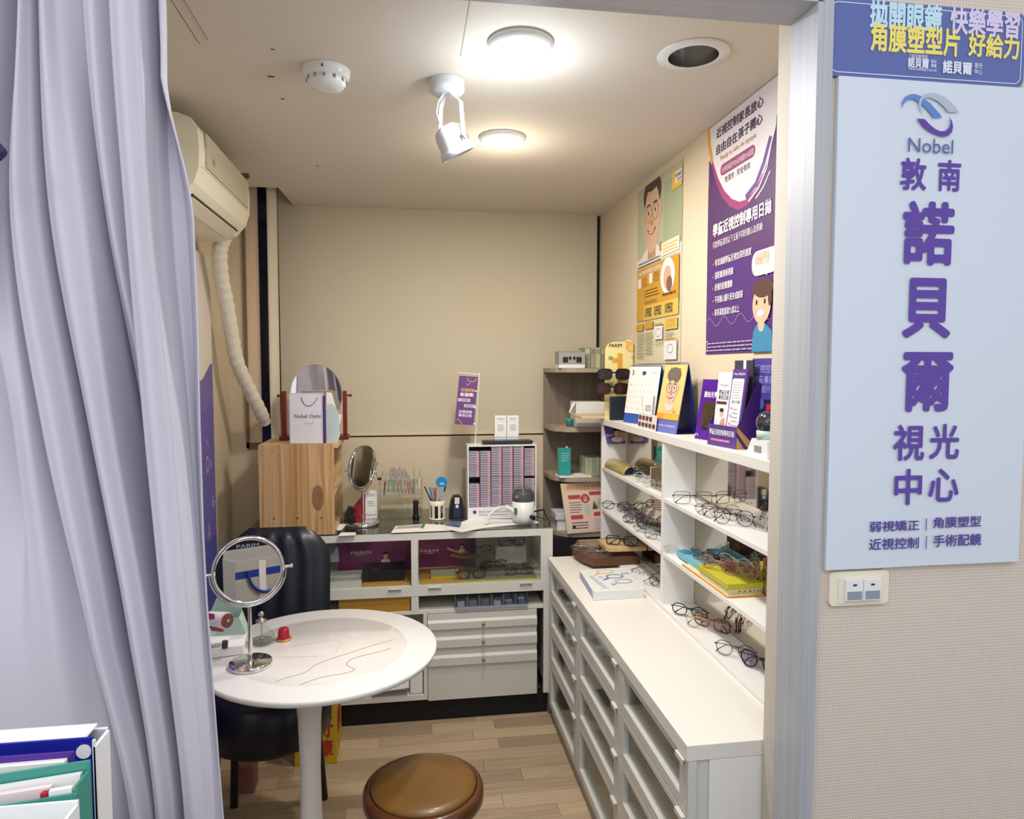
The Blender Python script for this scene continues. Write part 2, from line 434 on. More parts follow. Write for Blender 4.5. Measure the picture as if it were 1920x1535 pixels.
sd = so.modifiers.new('thick', 'SOLIDIFY'); sd.thickness = .003

# roller blind over the back window
yb = 3.515; zb = A(820, 815, y=yb).z
struct('window_2', M().box((-.66, yb+.012, zb-.012), (XR-.002, YB-.001, 2.60), mat('blind_gap_shadow', '14121c', .7)))  # dark board behind the blind paints the shadow gap round its edges
t = thing('roller_blind', 'large plain beige roller blind covering the back window from ceiling down', 'blind', (.16, yb, zb))
xl = A(527, 700, y=yb).x; xr_ = A(1119, 500, y=yb).x
blind_m = mat('blind_fabric', 'cfc6ae', .85, bump=(220, .05))
obj('blind_fabric', M().box((xl, yb-.002, zb+.012), (xr_, yb+.002, 2.58), blind_m), t)
obj('bottom_bar', M().box((xl, yb-.005, zb), (xr_, yb+.005, zb+.014), blind_m), t, .003)
struct('wall_back_apron', M().box((-.6, 3.46, 0), (XR-.001, 3.512, zb-.006), wallp_in))

# ================================================================ CEILING THINGS
def downlight(px, py, name, label, col, e):
    c = A(px, py, z=ZC-.012)
    t = thing(name, label, 'ceiling light', (c.x, c.y, ZC), 'recessed ceiling downlights')
    obj('trim_ring', M().lathe([(.066, ZC-.014), (.078, ZC-.008), (.080, ZC-.0005), (.060, ZC-.0005), (.062, ZC-.012), (.066, ZC-.014)], (c.x, c.y, 0), plastic_w, 40), t)
    obj('diffuser', M().lathe([(.0001, ZC-.0135), (.05, ZC-.0135), (.0655, ZC-.012)], (c.x, c.y, 0), mat(name+'_glow_'+col, col, .5, emit=e), 40), t, fix=False)
downlight(976, 90, 'ceiling_downlight', 'lit cool white round downlight nearest the header', 'e8f3ff', 9)
downlight(942, 264, 'ceiling_downlight', 'lit warm yellow round downlight further back on ceiling', 'fff0cc', 6)
t = thing('ceiling_downlight', 'unlit open downlight with silver reflector near right poster', 'ceiling light', (hx, hy, ZC), 'recessed ceiling downlights')
obj('trim_ring', M().lathe([(hr-.004, ZC-.006), (.088, ZC-.005), (.090, ZC-.0005), (hr, ZC-.0005), (hr-.004, ZC-.006)], (hx, hy, 0), plastic_w, 40), t)
obj('reflector', M().lathe([(hr-.004, ZC-.004), (hr-.006, ZC+.05)], (hx, hy, 0), mat('brushed_reflector', 'b9bcc0', .18, 1), 40), t, fix=False)
obj('lamp_glass', M().lathe([(.0001, ZC+.050), (hr-.004, ZC+.048)], (hx, hy, 0), mat('frosted_lamp_glass', 'b9b4a8', .35), 40), t, fix=False)
# smoke detector
c = A(612, 131, z=ZC); t = thing('smoke_detector', 'round white smoke detector on ceiling left of the spotlight', 'smoke detector', (c.x, c.y, ZC))
obj('base', M().lathe([(.062, ZC-.0005), (.060, ZC-.018), (.052, ZC-.026), (.0001, ZC-.026)], (c.x, c.y, 0), plastic_w, 36), t)
obj('cover', M().lathe([(.050, ZC-.026), (.050, ZC-.036), (.042, ZC-.046), (.02, ZC-.050), (.0001, ZC-.050)], (c.x, c.y, 0), plastic_w, 36), t)
for k in range(12):
    a = 2*pi*k/12; q = Vector((c.x+.0500*cos(a), c.y+.0500*sin(a), ZC-.031))
    obj('vent_slot', M().box(q-Vector((.003, .003, .004)), q+Vector((.003, .003, .004)), mat('slot_grey', '9a9a9a', .7)), t)
obj('indicator', M().box((c.x-.006, c.y-.061, ZC-.016), (c.x-.002, c.y-.058, ZC-.009), black), t)
spot_w = mat('spotlight_white', 'd2d4d8', .35)
# spotlight
c = A(838, 152, z=ZC); cx, cy = c.x, c.y
t = thing('ceiling_spotlight', 'white adjustable spotlight on a round base hanging from the ceiling', 'spotlight', (cx, cy, ZC))
obj('canopy', M().lathe([(.048, ZC-.0005), (.048, ZC-.026), (.040, ZC-.034), (.0001, ZC-.035)], (cx, cy, 0), spot_w, 32), t)
hc = Vector((cx+.012, cy, ZC-.155)); ax = Vector((-.30, -.42, -.85)).normalized()
ax = Vector((.45, .16, -.85)).normalized()
Q = Vector((0, 0, 1)).rotation_difference(ax).to_matrix()
obj('lamp_head', M().lathe([(.0001, -.038), (.022, -.037), (.036, -.028), (.042, -.012), (.043, .022), (.049, .030), (.052, .045), (.046, .046), (.038, .02), (.0001, .012)], hc, spot_w, 36, M4=Q), t)
obj('bulb', M().lathe([(.0001, .034), (.036, .030), (.040, .02)], hc, mat('bulb_glass', 'd8dadc', .2), 24, M4=Q), t, fix=False)
for k in range(7):
    a = radians(205+k*13); d = Q @ Vector((cos(a)*.0432, sin(a)*.0432, .004)); e = Q @ Vector((cos(a)*.0432, sin(a)*.0432, .019))
    obj('vent_slot', M().cone(hc+d, hc+e, .0018, m=black, n=6), t)
sd_ = ax.cross(Vector((0, 1, 0))).normalized(); sd_ = Vector((.62, -.78, 0)).normalized()
for s_ in (-1, 1):
    a = Vector((cx, cy, ZC-.033))+sd_*.012*s_; b_ = hc+sd_*.048*s_; k1 = Vector((b_.x*.8+a.x*.2, b_.y*.8+a.y*.2, a.z-.03))
    w_ = Vector((.78, .62, 0))*.014; n_ = sd_*.0025
    mm = M()
    for p, q in ((a, k1), (k1, b_)): mm.obox(p-w_/2-n_/2, q-p, w_, n_, spot_w)
    obj('yoke_arm', mm, t, .0006)
    obj('pivot_screw', M().cone(b_+sd_*.001*s_, b_+sd_*.005*s_, .005, m=spot_w, n=14), t)
obj('power_wire', M().tube([(cx-.008, cy-.005, ZC-.034), (cx-.024, cy-.01, ZC-.06), (cx-.03, cy-.012, ZC-.09), (cx-.02, cy-.01, ZC-.12)], .0022, spot_w, 6), t)
# bracket by the air conditioner
c = A(461, 326, z=ZC); single('ceiling_bracket', 'small rusty metal bracket on ceiling beside air conditioner', 'bracket', M().box((c.x-.02, c.y-.01, ZC-.014), (c.x+.012, c.y+.012, ZC-.0005), mat('rusty', '6b5a4a', .8)).box((c.x-.004, c.y-.01, ZC-.03), (c.x+.004, c.y+.006, ZC-.014), mat('rusty')), .001)

# ================================================================ FRONT WALL: SIGNS AND SWITCH
ys = YF0-.0005
def fx(px, py, d=.012): return A(px, py, y=ys-d)
# tall white sign
TH = .012
p0 = fx(1548, 1069); x1 = fx(1909, 1052).x; zt = fx(1552, 140).z
t = thing('shop_sign', 'tall white foam board sign with large purple vertical characters and logo', 'sign', ((p0.x+x1)/2, ys, p0.z))
board = mat('foam_board_white', 'd3dbe6', .5, bump=(6, .18))
def wob(u, v):
    return Vector((p0.x+(x1-p0.x)*u, ys-TH-.0008*sin(9*u+7*v)*sin(5*v+3*u), p0.z+(zt-p0.z)*v))
obj('board', M().box((p0.x, ys-TH+.0015, p0.z), (x1, ys, zt), board), t, .001)
obj('face_sheet', M().grid(wob, 24, 48, board), t)
P_ = panel((p0.x, ys-TH-.0014, p0.z), (x1-p0.x, 0, 0), (0, 0, zt-p0.z), t)
sp = mat('sign_purple', '5b3f9e', .45); sp2 = mat('sign_purple_small', '4a3590', .45); sb_ = mat('sign_blue', '5b86c6', .45); sg = mat('sign_grey', 'b3bccb', .45)
bo = .022
for st, x0, y0, x1_, y1, bb in (('敦', 1687, 356, 1738, 297, bo), ('南', 1757, 358, 1802, 301, bo), ('諾', 1690, 496, 1791, 379, .03), ('貝', 1690, 634, 1785, 522, .03), ('爾', 1687, 772, 1789, 660, .028),
        ('視', 1673, 864, 1734, 795, bo), ('光', 1741, 861, 1799, 794, bo), ('中', 1675, 947, 1729, 878, bo), ('心', 1739, 941, 1798, 877, bo)):
    P_.ptext(st, x0, y0, x1_, y1, sp, bb)
P_.ptext('弱視矯正', 1629, 997, 1723, 974, sp2, .015); P_.ptext('角膜塑型', 1748, 990, 1839, 966, sp2, .015)
P_.ptext('近視控制', 1628, 1031, 1722, 1006, sp2, .015); P_.ptext('手術配鏡', 1748, 1025, 1839, 999, sp2, .015)
for ya_, yb_ in ((994, 971), (1028, 1004)): a, b_ = P_.uv(1734, ya_), P_.uv(1736.5, yb_); P_.rect(a[0], a[1], b_[0], b_[1], sp2)
P_.ptext('Nobel', 1701, 285, 1786, 263, mat('sign_blue_grey', '54689e', .5))
def px_poly(P, pts, m): return P.poly([P.uv(*q) for q in pts], m)
# emblem: three swooshes
px_poly(P_, [(1689,204),(1690,192),(1695,183),(1704,178),(1713,177),(1723,180),(1733,187),(1743,195),(1752,205),(1760,214),(1765,221),(1748,221),(1742,212),(1733,202),(1726,196),(1720,192),(1712,187),(1704,186),(1697,190),(1692,197)], sb_)
px_poly(P_, [(1729,217),(1722,205),(1721,193),(1724,185),(1731,178),(1741,175),(1752,176),(1766,181),(1778,189),(1789,200),(1797,211),(1776,211),(1768,201),(1757,191),(1745,185),(1735,183),(1728,187),(1725,195),(1726,206)], sg)
px_poly(P_, [(1717,223),(1732,224),(1741,234),(1752,243),(1762,247),(1771,246),(1778,240),(1780,231),(1778,220),(1783,228),(1785,238),(1783,248),(1776,255),(1766,257),(1755,254),(1742,248),(1730,239)], sp)
# blue rectangular sign above
q0 = fx(1549, 137, .006); q1 = fx(1919.5, 2, .006)
t = thing('blue_sign', 'blue rounded sign with pale blue pink and yellow characters above white sign', 'sign', ((q0.x+q1.x)/2, ys, zt+.004))
bl = mat('sign_blue_board', '5a68a6', .4); zt2 = fx(1560, -6, .006).z; xe = fx(1921, 100, .006).x; zb2 = fx(1560, 141, .006).z+.001
zb2 = zt+.0012
def rrect2(x0, z0, x1, z1, r, n=6):
    o_ = []
    for cx_, cz_, a in ((x1-r,z0+r,-pi/2),(x1-r,z1-r,0),(x0+r,z1-r,pi/2),(x0+r,z0+r,pi)):
        o_ += [(cx_+r*cos(a+pi/2*i/n), cz_+r*sin(a+pi/2*i/n)) for i in range(n+1)]
    return o_
obj('board', M().prism(rrect2(q0.x, zb2, xe, zt2, .018), 'y', ys-.006, ys, bl), t, .0008)
B_ = panel((q0.x, ys-.006, zb2), (xe-q0.x, 0, 0), (0, 0, zt2-zb2), t)
pale = mat('sign_pale', 'dfe3f0', .5)
# inner outline
w_ = xe-q0.x; h_ = zt2-zb2; pts = rrect2(.008, .008, w_-.008, h_-.008, .014)
B_.stroke([(x/w_, z/h_) for x, z in pts+pts[:1]], .0016, pale)
B_.ptext('拋開眼鏡', 1630, 52, 1767, 10, mat('sign_cyan', 'bfe2ee', .5), .03); B_.ptext('快樂學習', 1780, 64, 1912, 22, mat('sign_pink', 'd9cdeb', .5), .03)
B_.ptext('角膜塑型片', 1631, 96, 1800, 54, mat('sign_yellow', 'efdf72', .5), .03); B_.ptext('好給力', 1814, 106, 1911, 68, mat('sign_yellow'), .03)
B_.ptext('諾貝爾', 1701, 127, 1741, 110, pale, .03); B_.ptext('眼科\n機構', 1744, 127, 1755, 113, pale, .01)
B_.ptext('諾貝爾', 1766, 138, 1822, 117, pale, .035); B_.ptext('視光\n中心', 1825, 140, 1841, 119, pale, .01)
B_.ptext('www.nobeleye.com.tw', 1702, 134, 1755, 129, pale); B_.ptext('下滿百眼鏡視專業', 1703, 109, 1738, 104, pale)
# switch
s0 = fx(1557, 1138); s1 = fx(1670, 1069)
t = thing('light_switch', 'cream double light switch with grey lower rockers below white sign', 'light switch', ((s0.x+s1.x)/2, ys, s0.z))
s1 = Vector((s1.x, 0, min(s1.z, p0.z-.002)))
obj('plate', M().prism(rrect2(s0.x, s0.z, s1.x, s1.z, .010), 'y', ys-.008, ys, plastic_c), t, .003, 3)
a = fx(1573, 1133, .012); b_ = fx(1656, 1079, .012)
obj('insert', M().box((a.x, ys-.0100, a.z), (b_.x, ys-.008, b_.z), plastic_c), t, .001)
xm = (a.x+.012+b_.x-.006)/2
for i, (xa_, xb_) in enumerate(((a.x+.012, xm-.0006), (xm+.0006, b_.x-.006))):
    rk = obj('rocker', M().box((xa_, ys-.016, a.z+.006), (xb_, ys-.010, b_.z-.004), plastic_w), t, .0012)
    zc_ = (a.z+b_.z)/2
    obj('rocker_shade', M().box((xa_+.003, ys-.0166, a.z+.009), (xb_-.003, ys-.0155, zc_-.001), mat('switch_grey', '8f97a6', .5)), rk)
    obj('indicator', M().box(((xa_+xb_)/2-.004, ys-.0166, zc_+.010), ((xa_+xb_)/2+.004, ys-.0155, zc_+.0135), black), rk)
# ================================================================ BIG FURNITURE
# ---- white drawer cabinet along the right wall
CX, CT = .602, .72
t = thing('drawer_cabinet', 'long low white cabinet with twelve glass fronted drawers under the right shelves', 'cabinet', (.80, 2.17, 0))
obj('cabinet_top', M().box((CX-.004, 1.402, CT-.036), (XR-.002, 2.945, CT), warmwhite), t, .0015)
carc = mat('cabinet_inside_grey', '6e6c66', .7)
b = M()
for y0, y1 in ((1.410, 1.428), (1.895, 1.913), (2.405, 2.423), (2.921, 2.939)):
    b.box((CX+.020, y0, .055), (XR-.004, y1, CT-.0365), greywhite)
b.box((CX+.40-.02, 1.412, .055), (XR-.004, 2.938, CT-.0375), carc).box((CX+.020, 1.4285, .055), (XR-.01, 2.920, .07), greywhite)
obj('carcass', b, t)
obj('plinth', M().box((CX+.012, 1.412, 0), (XR-.004, 2.937, .0545), mat('plinth_grey', 'a9a6a0', .5)), t)
obj('end_filler', M().box((CX, 1.4035, .055), (CX+.021, 1.4095, CT-.037), greywhite).box((CX+.050, 1.4035, .02), (XR-.01, 1.4095, CT-.037), white), t, .002)
rows = [(.553, .682), (.407, .549), (.260, .403), (.060, .256)]
cols = [(2.425, 2.934), (1.915, 2.421), (1.411, 1.911)]
for ci, (y0, y1) in enumerate(cols):
    for z0, z1 in rows:
        fr = .042; fb = .030
        d = M(); x0, x1 = CX, CX+.020
        d.box((x0, y0, z0), (x1, y1, z0+fb), greywhite).box((x0, y0, z1-.018), (x1, y1, z1), greywhite)
        d.box((x0, y0, z0+fb), (x1, y0+fr, z1-.018), greywhite).box((x0, y1-fr, z0+fb), (x1, y1, z1-.018), greywhite)
        do = obj('drawer', d, t, .0008, 1)
        tb = M(); gy = mat('drawer_inside', 'b5b2a9', .6)
        tb.box((x1+.0005, y0+.022, z0+.012), (x1+.33, y1-.022, z0+.020), gy).box((x1+.0005, y0+.022, z0+.02), (x1+.33, y0+.03, z0+.065), gy).box((x1+.0005, y1-.03, z0+.02), (x1+.33, y1-.022, z0+.065), gy).box((x1+.32, y0+.03, z0+.02), (x1+.33, y1-.03, z0+.065), gy)
        obj('drawer_tray', tb, do)
        obj('glass_pane', M().box((x1-.008, y0+fr-.004, z0+fb-.004), (x1-.004, y1-fr+.004, z1-.014), glass), do)
        obj('handle', M().box((x0-.010, y0+.004, z1-.004), (x0-.0002, y0+.046, z1-.0005), mat('pale_pull', 'd4d2cc', .35)).box((x0-.010, y0+.004, z1-.012), (x0-.008, y0+.046, z1-.004), mat('pale_pull')), do)

# ---- open display shelf standing on the cabinet
SX, YE0, YE1, YD = .86, 1.412, 3.036, 2.26
ZS1, ZS2, ZT = 1.105, .915, 1.325
t = thing('display_shelf', 'white open display shelf with mirrored back along the right wall full of spectacles', 'shelf', (.93, 2.2, CT))
obj('shelf_top', M().box((SX-.004, YE0, ZT-.028), (XR-.002, YE1+.012, ZT), warmwhite), t, .001)
for y0, y1 in ((YE0, YE0+.018), (YD-.010, YD+.010), (YE1-.016, YE1)):
    obj('upright', M().box((SX, y0, CT+.0005), (XR-.008, y1, ZT-.0285), white), t, .0008, 1)
for ya_, yb_ in ((YE0+.0185, YD-.0105), (YD+.0105, YE1-.0165)):
    for z in (ZS1, ZS2):
        obj('shelf_board', M().box((SX+.001, ya_, z-.014), (XR-.0085, yb_, z), white), t, .0008, 1)
    obj('mirror_back', M().box((XR-.008, ya_, CT+.014), (XR-.003, yb_, ZT-.029), mirror_d), t)
obj('base_board', M().box((SX-.002, YE0+.0185, CT+.0005), (XR-.0085, YE1-.0165, CT+.013), white), t, .0008, 1)
G1Z, G2Z, G3Z = ZS1+.0004, ZS2+.0004, CT+.0134

# ---- corner shelf
t = thing('corner_shelf', 'taupe wood grain corner shelf with rounded open shelves at the back right', 'shelf', (.84, 3.3, 0))
tp = mat('taupe_wood', '8e8070', .5, grain=('74675a', (40, 40, 1.5), .7)); tps = mat('taupe_shelf_edge', 'a89a88', .5, grain=('978977', (2, 40, 40), .5))
xs = A(1021, 800, y=3.42).x+.01
obj('back_panel', M().box((xs-.01, 3.440, .745), (XR-.002, 3.455, 1.55), tp), t)
obj('side_panel', M().box((XR-.016, 3.172, .745), (XR-.002, 3.4395, 1.55), tp), t)
obj('lower_cabinet', M().box((.64, 3.18, 0), (XR-.002, 3.455, .742), mat('base_shadow', '1c1620', .7)), t)  # near-black colour stands in for the shadow below the shelves
for z in (1.550, 1.268, 1.030, .765):
    pts = [(xs-.01, 3.439), (xs-.01, 3.28), (xs+.004, 3.235), (xs+.05, 3.185), (xs+.09, 3.172), (XR-.0165, 3.172), (XR-.0165, 3.439)]
    obj('shelf_board', M().prism(pts, 'z', z-.020, z, tps), t, .002)
KZ = (1.5504, 1.2684, 1.0304, .7654)

# ---- glass showcase counter at the back
yf = 2.96
def C_(px, py, y=yf): return A(px, py, y=y)
ct = .842
t = thing('showcase_counter', 'white showcase counter with glass front cells and drawers along the back wall', 'counter', (0, 3.3, 0))
wc = mat('counter_white', 'dcdad0', .4)
xL, xR = -.70, .622
def frame(name, px0, py0, px1, py1, d0=0, d1=.02, m=wc, bev=.001, parent=None):
    a, c = C_(px0, py1), C_(px1, py0); return obj(name, M().box((a.x, yf+d0, a.z), (c.x, yf+d1, c.z), m), parent or t, bev)
xo0, xo1, xo2, xo3 = C_(590, 1050).x, C_(771, 1050).x, C_(784, 1050).x, C_(1014, 1050).x
zu, zl = .813, .612
b = M()
b.box((xL, yf, zu), (xR, yf+.022, ct), wc).box((xL, yf, zl-.045), (xR, yf+.022, zl), wc).box((xo1, yf, zl), (xo2, yf+.022, zu), wc).box((xo3, yf, zl), (xR, yf+.022, zu), wc).box((xL, yf, zl), (xL+.02, yf+.022, zu), wc)
zb0 = .135; xd0, xd1 = C_(802, 1200).x, C_(1007, 1200).x
b.box((xR-.04, yf, zb0-.035), (xR, yf+.022, zl-.045), wc)                       # right stile
b.box((C_(771, 1120).x, yf+.002, .50), (C_(785, 1120).x, yf+.022, zl-.045), wc)
obj('front_frame', b, t)
shell = M()
shell.box((xL, yf+.0225, .10), (xL+.018, 3.445, ct-.004), wc).box((xR-.018, yf+.0225, .10), (xR, 3.445, ct-.004), wc)
shell.box((xL+.018, 3.43, .10), (xR-.018, 3.445, ct-.004), wc)
shell.box((xL+.018, yf+.0225, zl-.018), (xR-.018, 3.429, zl-.002), wc)          # showcase floor
shell.box((xL+.018, yf+.002, .487), (xR-.0405, 3.429, .500), wc)                  # shelf below
shell.box((xL+.018, yf+.002, .105), (xd0-.018, 3.429, .128), wc)                 # bottom board
shell.box((xd0-.018, yf+.002, .105), (xd0-.002, 3.429, .487), wc)
shell.box((xo1+.004, yf+.03, zl), (xo2-.004, 3.42, zu-.002), wc)
obj('carcass', shell, t)
obj('leg', M().box((xR-.018, yf+.001, .0), (xR, yf+.05, .0995), mat('brown_foot', '7d6a5c', .5)), t, .001)
obj('leg', M().box((xL+.02, yf+.03, .0), (xL+.06, yf+.07, .1045), mat('brown_foot')), t, .001)
obj('rear_leg', M().box((xL+.02, 3.39, .0), (xL+.06, 3.43, .0995), mat('brown_foot')), t, .001)
obj('rear_leg', M().box((xR-.06, 3.39, .0), (xR-.02, 3.43, .0995), mat('brown_foot')), t, .001)
obj('glass_top', M().box((xL+.002, yf+.004, ct+.0002), (xR-.002, 3.455, ct+.006), clear('top_glass', 'e4e8e6', .30)), t)
obj('glass_door', M().box((xL+.02, yf+.008, zl), (xo1, yf+.012, zu), glass), t)
obj('glass_door', M().box((xo2, yf+.008, zl), (xo3, yf+.012, zu), glass), t)
for px in (740, 815, 986):
    c = C_(px, 1096 if px < 800 else (1094 if px < 900 else 1084)); c.z = zl-.012
    obj('door_pull', M().box((c.x-.028, yf-.008, c.z-.003), (c.x+.028, yf-.0002, c.z+.004), steel), t, .001)
zd = [(.417, .487-.003), (.336, .413), (.256, .332)]
for z0, z1 in zd:
    fr = M(); h = z1-z0
    fr.prism([(yf+.0215, z0), (yf-.012, z0), (yf-.012, z0+h*.45), (yf-.002, z0+h*.60), (yf-.002, z1), (yf+.0215, z1)], 'x', xd0, xd1-.002, greywhite)
    dr = obj('drawer', fr, t, .0006)
    obj('knob', M().cone(((xd0+xd1)/2, yf-.012, z0+h*.30), ((xd0+xd1)/2, yf-.020, z0+h*.30), .0035, m=gold, n=12).sphere(((xd0+xd1)/2, yf-.024, z0+h*.30), .008, gold, 14), dr)
obj('lower_door', M().box((xd0, yf-.002, .100), (xd1, yf+.0215, .252), greywhite), t, .0012)
dk = M().box((xL+.07, 2.985, .0), (xR-.021, 3.00, .104), blackm)  # black board added to draw the deep shade under the counter
obj('shade_board', dk, t)

# ---- pine shelf box on the counter
BZ = ct+.0065
bx0, bx1, by0, by1, bz1 = -.622, -.317, 2.972, 3.33, 1.232
pine = mat('pine_wood', 'd9b787', .5, grain=('b98f5a', (26, 26, 1.3), .7)); pine2 = mat('pine_wood_light', 'dcc096', .5, grain=('c3a06c', (26, 1.3, 26), .6))
t = thing('pine_shelf_box', 'knotty pine wooden shelf box with its open side facing right on counter', 'shelf', ((bx0+bx1)/2, 3.16, BZ))
xs_ = [bx0, bx0+.105, bx0+.20, bx1]
for i, (a, c) in enumerate(zip(xs_, xs_[1:])):
    obj('side_board', M().box((a+.0003, by0, BZ), (c-.0003, by0+.016, bz1), mat('pine_board_%d' % i, ('d8b98c', 'cfa873', 'd6b281')[i], .5, grain=(('b58a54', 'a87a44', 'b0824a')[i], ((48, 48, 1.5), (36, 36, 1.0), (54, 54, 2.2))[i], .95))), t)
kn = M(); kx, kz = bx0+.237, 1.005
kn.lathe([(.0001, -.0006), (.6, -.0006), (1.0, 0)], (0, 0, 0), mat('pine_knot', '9c7650', .5, grain=('7c5835', (60, 60, 30), .6)), 28, .024, .055, Matrix(((1, 0, 0), (0, 0, 1), (0, 1, 0))))
kn2 = M(); kn2.v = [Vector((v.x+kx, by0-.0002+v.y, v.z+kz)) for v in kn.v]; kn2.f, kn2.mi, kn2.sm, kn2.mats = kn.f, kn.mi, kn.sm, kn.mats
# the elliptical knot keeps a flat face flush with the board
for v in kn2.v: v.y = by0-.0004
obj('knot', kn2, t)
obj('side_board', M().box((bx0, by1-.016, BZ), (bx1, by1, bz1), pine2), t)
obj('top_board', M().box((bx0, by0+.0165, bz1-.018), (bx1+.016, by1-.0165, bz1-.0005), pine2), t)
obj('bottom_board', M().box((bx0, by0+.0165, BZ), (bx1, by1-.0165, BZ+.014), pine2), t)
obj('back_board', M().box((bx0, by0+.0165, BZ+.0145), (bx0+.012, by1-.0165, bz1-.0185), pine2), t)
obj('middle_board', M().box((bx0+.0125, by0+.0165, 1.005), (bx1-.002, by1-.0165, 1.020), pine2), t)
for px, py in ((513, 844), (557, 844), (602, 843), (514, 972), (558, 971), (603, 970)):
    c = A(px, py, y=by0); obj('screw', M().cone((c.x, by0-.0012, c.z), (c.x, by0+.001, c.z), .0042, m=steel, n=12), t)

# ---- round white pedestal table
TC = Vector((-.252, 1.995, 0)); TR, TZ = .325, .75
t = thing('pedestal_table', 'round white pedestal table with marble patterned centre behind the curtain', 'table', (-.29, 1.995, 0))
tw = mat('table_white', 'e9e7e2', .3, coat=.3)
obj('table_top', M().lathe([(.0001, TZ-.022), (TR-.016, TZ-.022), (TR-.003, TZ-.016), (TR, TZ-.009), (TR, TZ-.003), (TR-.004, TZ), (.0001, TZ)], TC, tw, 96), t)
marble = mat('marble_inlay', 'eae5de', .15, grain=('d9d4d0', (3.5, 6, 3), .6), coat=.5)
obj('marble_inlay', M().lathe([(.238, TZ+.0001), (.237, TZ+.0009), (.0001, TZ+.0009)], TC, marble, 80), t)
vn = M(); vein = mat('marble_vein', 'b89c86', .3)
def vline(pxs, wd):
    q = [A(a, b_, z=TZ+.0014) for a, b_ in pxs]; qs = []
    for i in range(len(q)-1):
        p0_, p1_, p2_, p3_ = q[max(i-1, 0)], q[i], q[i+1], q[min(i+2, len(q)-1)]
        for k in range(6):
            u = k/6; qs.append(.5*((2*p1_)+(p2_-p0_)*u+(2*p0_-5*p1_+4*p2_-p3_)*u*u+(3*p1_-p0_-3*p2_+p3_)*u**3))
    qs.append(q[-1]); n = len(qs); vs = []
    qs = [p for p in qs if (Vector((p.x, p.y, 0))-TC).length < .234]; n = len(qs)
    for i, p in enumerate(qs):
        tt = (qs[min(i+1, n-1)]-qs[max(i-1, 0)]).normalized(); sd2 = Vector((-tt.y, tt.x, 0)); vs += [p-sd2*wd/2, p+sd2*wd/2]
    vn.add(vs, [(2*i, 2*i+1, 2*i+3, 2*i+2) for i in range(n-1)], vein)
vline([(494, 1288), (530, 1272), (570, 1261), (590, 1247), (610, 1238), (660, 1222), (700, 1209), (737, 1199)], .0022)
vline([(558, 1285), (600, 1270), (645, 1262), (665, 1255), (655, 1249), (650, 1243), (665, 1233), (700, 1224), (733, 1215)], .0025)
vline([(500, 1190), (530, 1180), (560, 1172), (610, 1162)], .0012)
vline([(629, 1223), (637, 1200), (580, 1206), (540, 1212)], .0009)
vline([(520, 1232), (560, 1231), (610, 1229)], .001)
obj('marble_veins', vn, t, fix=False)
LC = Vector((-.292, 1.995, 0))
obj('pedestal', M().lathe([(.165, .002), (.165, .008), (.135, .016), (.09, .04), (.045, .12), (.031, .25), (.029, .40), (.033, .55), (.042, .65), (.055, .70), (.075, TZ-.0225)], LC, tw, 48), t)

# ---- brown stool
S0 = Vector((.028, 1.765, 0)); SR, SZ = .157, .47
t = thing('round_stool', 'low round stool with worn brown leather seat and dark wood legs', 'stool', (S0.x, S0.y, 0))
leather = mat('brown_leather', '76521f', .36, grain=('634219', (9, 14, 9), .7), coat=.1); wood_s = mat('stool_wood', '5e3418', .3, grain=('47240f', (8, 8, 30), .6), coat=.3)
obj('seat_cushion', M().lathe([(.136, SZ-.016), (.138, SZ-.006), (.134, SZ-.001), (.118, SZ+.003), (.06, SZ+.006), (.0001, SZ+.007)], S0, leather, 64), t)
obj('seat_rim', M().lathe([(.128, SZ-.050), (SR-.004, SZ-.050), (SR, SZ-.044), (SR, SZ-.020), (SR-.004, SZ-.011), (.142, SZ-.007), (.1385, SZ-.010), (.128, SZ-.050)], S0, wood_s, 64), t)
obj('seat_base', M().lathe([(.0001, SZ-.048), (.1279, SZ-.048)], S0, wood_s, 40), t, fix=False)
for k in range(4):
    a = radians(38+90*k); r0, r1 = SR-.026, SR+.020
    a0 = S0+Vector((cos(a)*r0, sin(a)*r0, SZ-.0505)); a1 = S0+Vector((cos(a)*r1, sin(a)*r1, .0))
    obj('leg', M().tube([a1, a1.lerp(a0, .5), a0], [.011, .014, .017], wood_s, 14), t)
    a2 = a+pi/2
    p = [S0+Vector((cos(a+pi/2*u)*(.150-.10*sin(pi*u)), sin(a+pi/2*u)*(.150-.10*sin(pi*u)), SZ-.055-.085*(1-abs(2*u-1)**1.0) if False else SZ-.14+.085*abs(2*u-1)**1.5*0+.080*sin(pi*u))) for u in [i/10 for i in range(11)]]
    obj('brace', M().tube(p, .006, wood_s, 8), t)
a = radians(-52+0); 
obj('paper_sticker', M().obox(S0+Vector((.128, -.094, SZ-.105)), (.010, .006, 0), (.001, -.0016, 0), (0, 0, .022), paper), t)

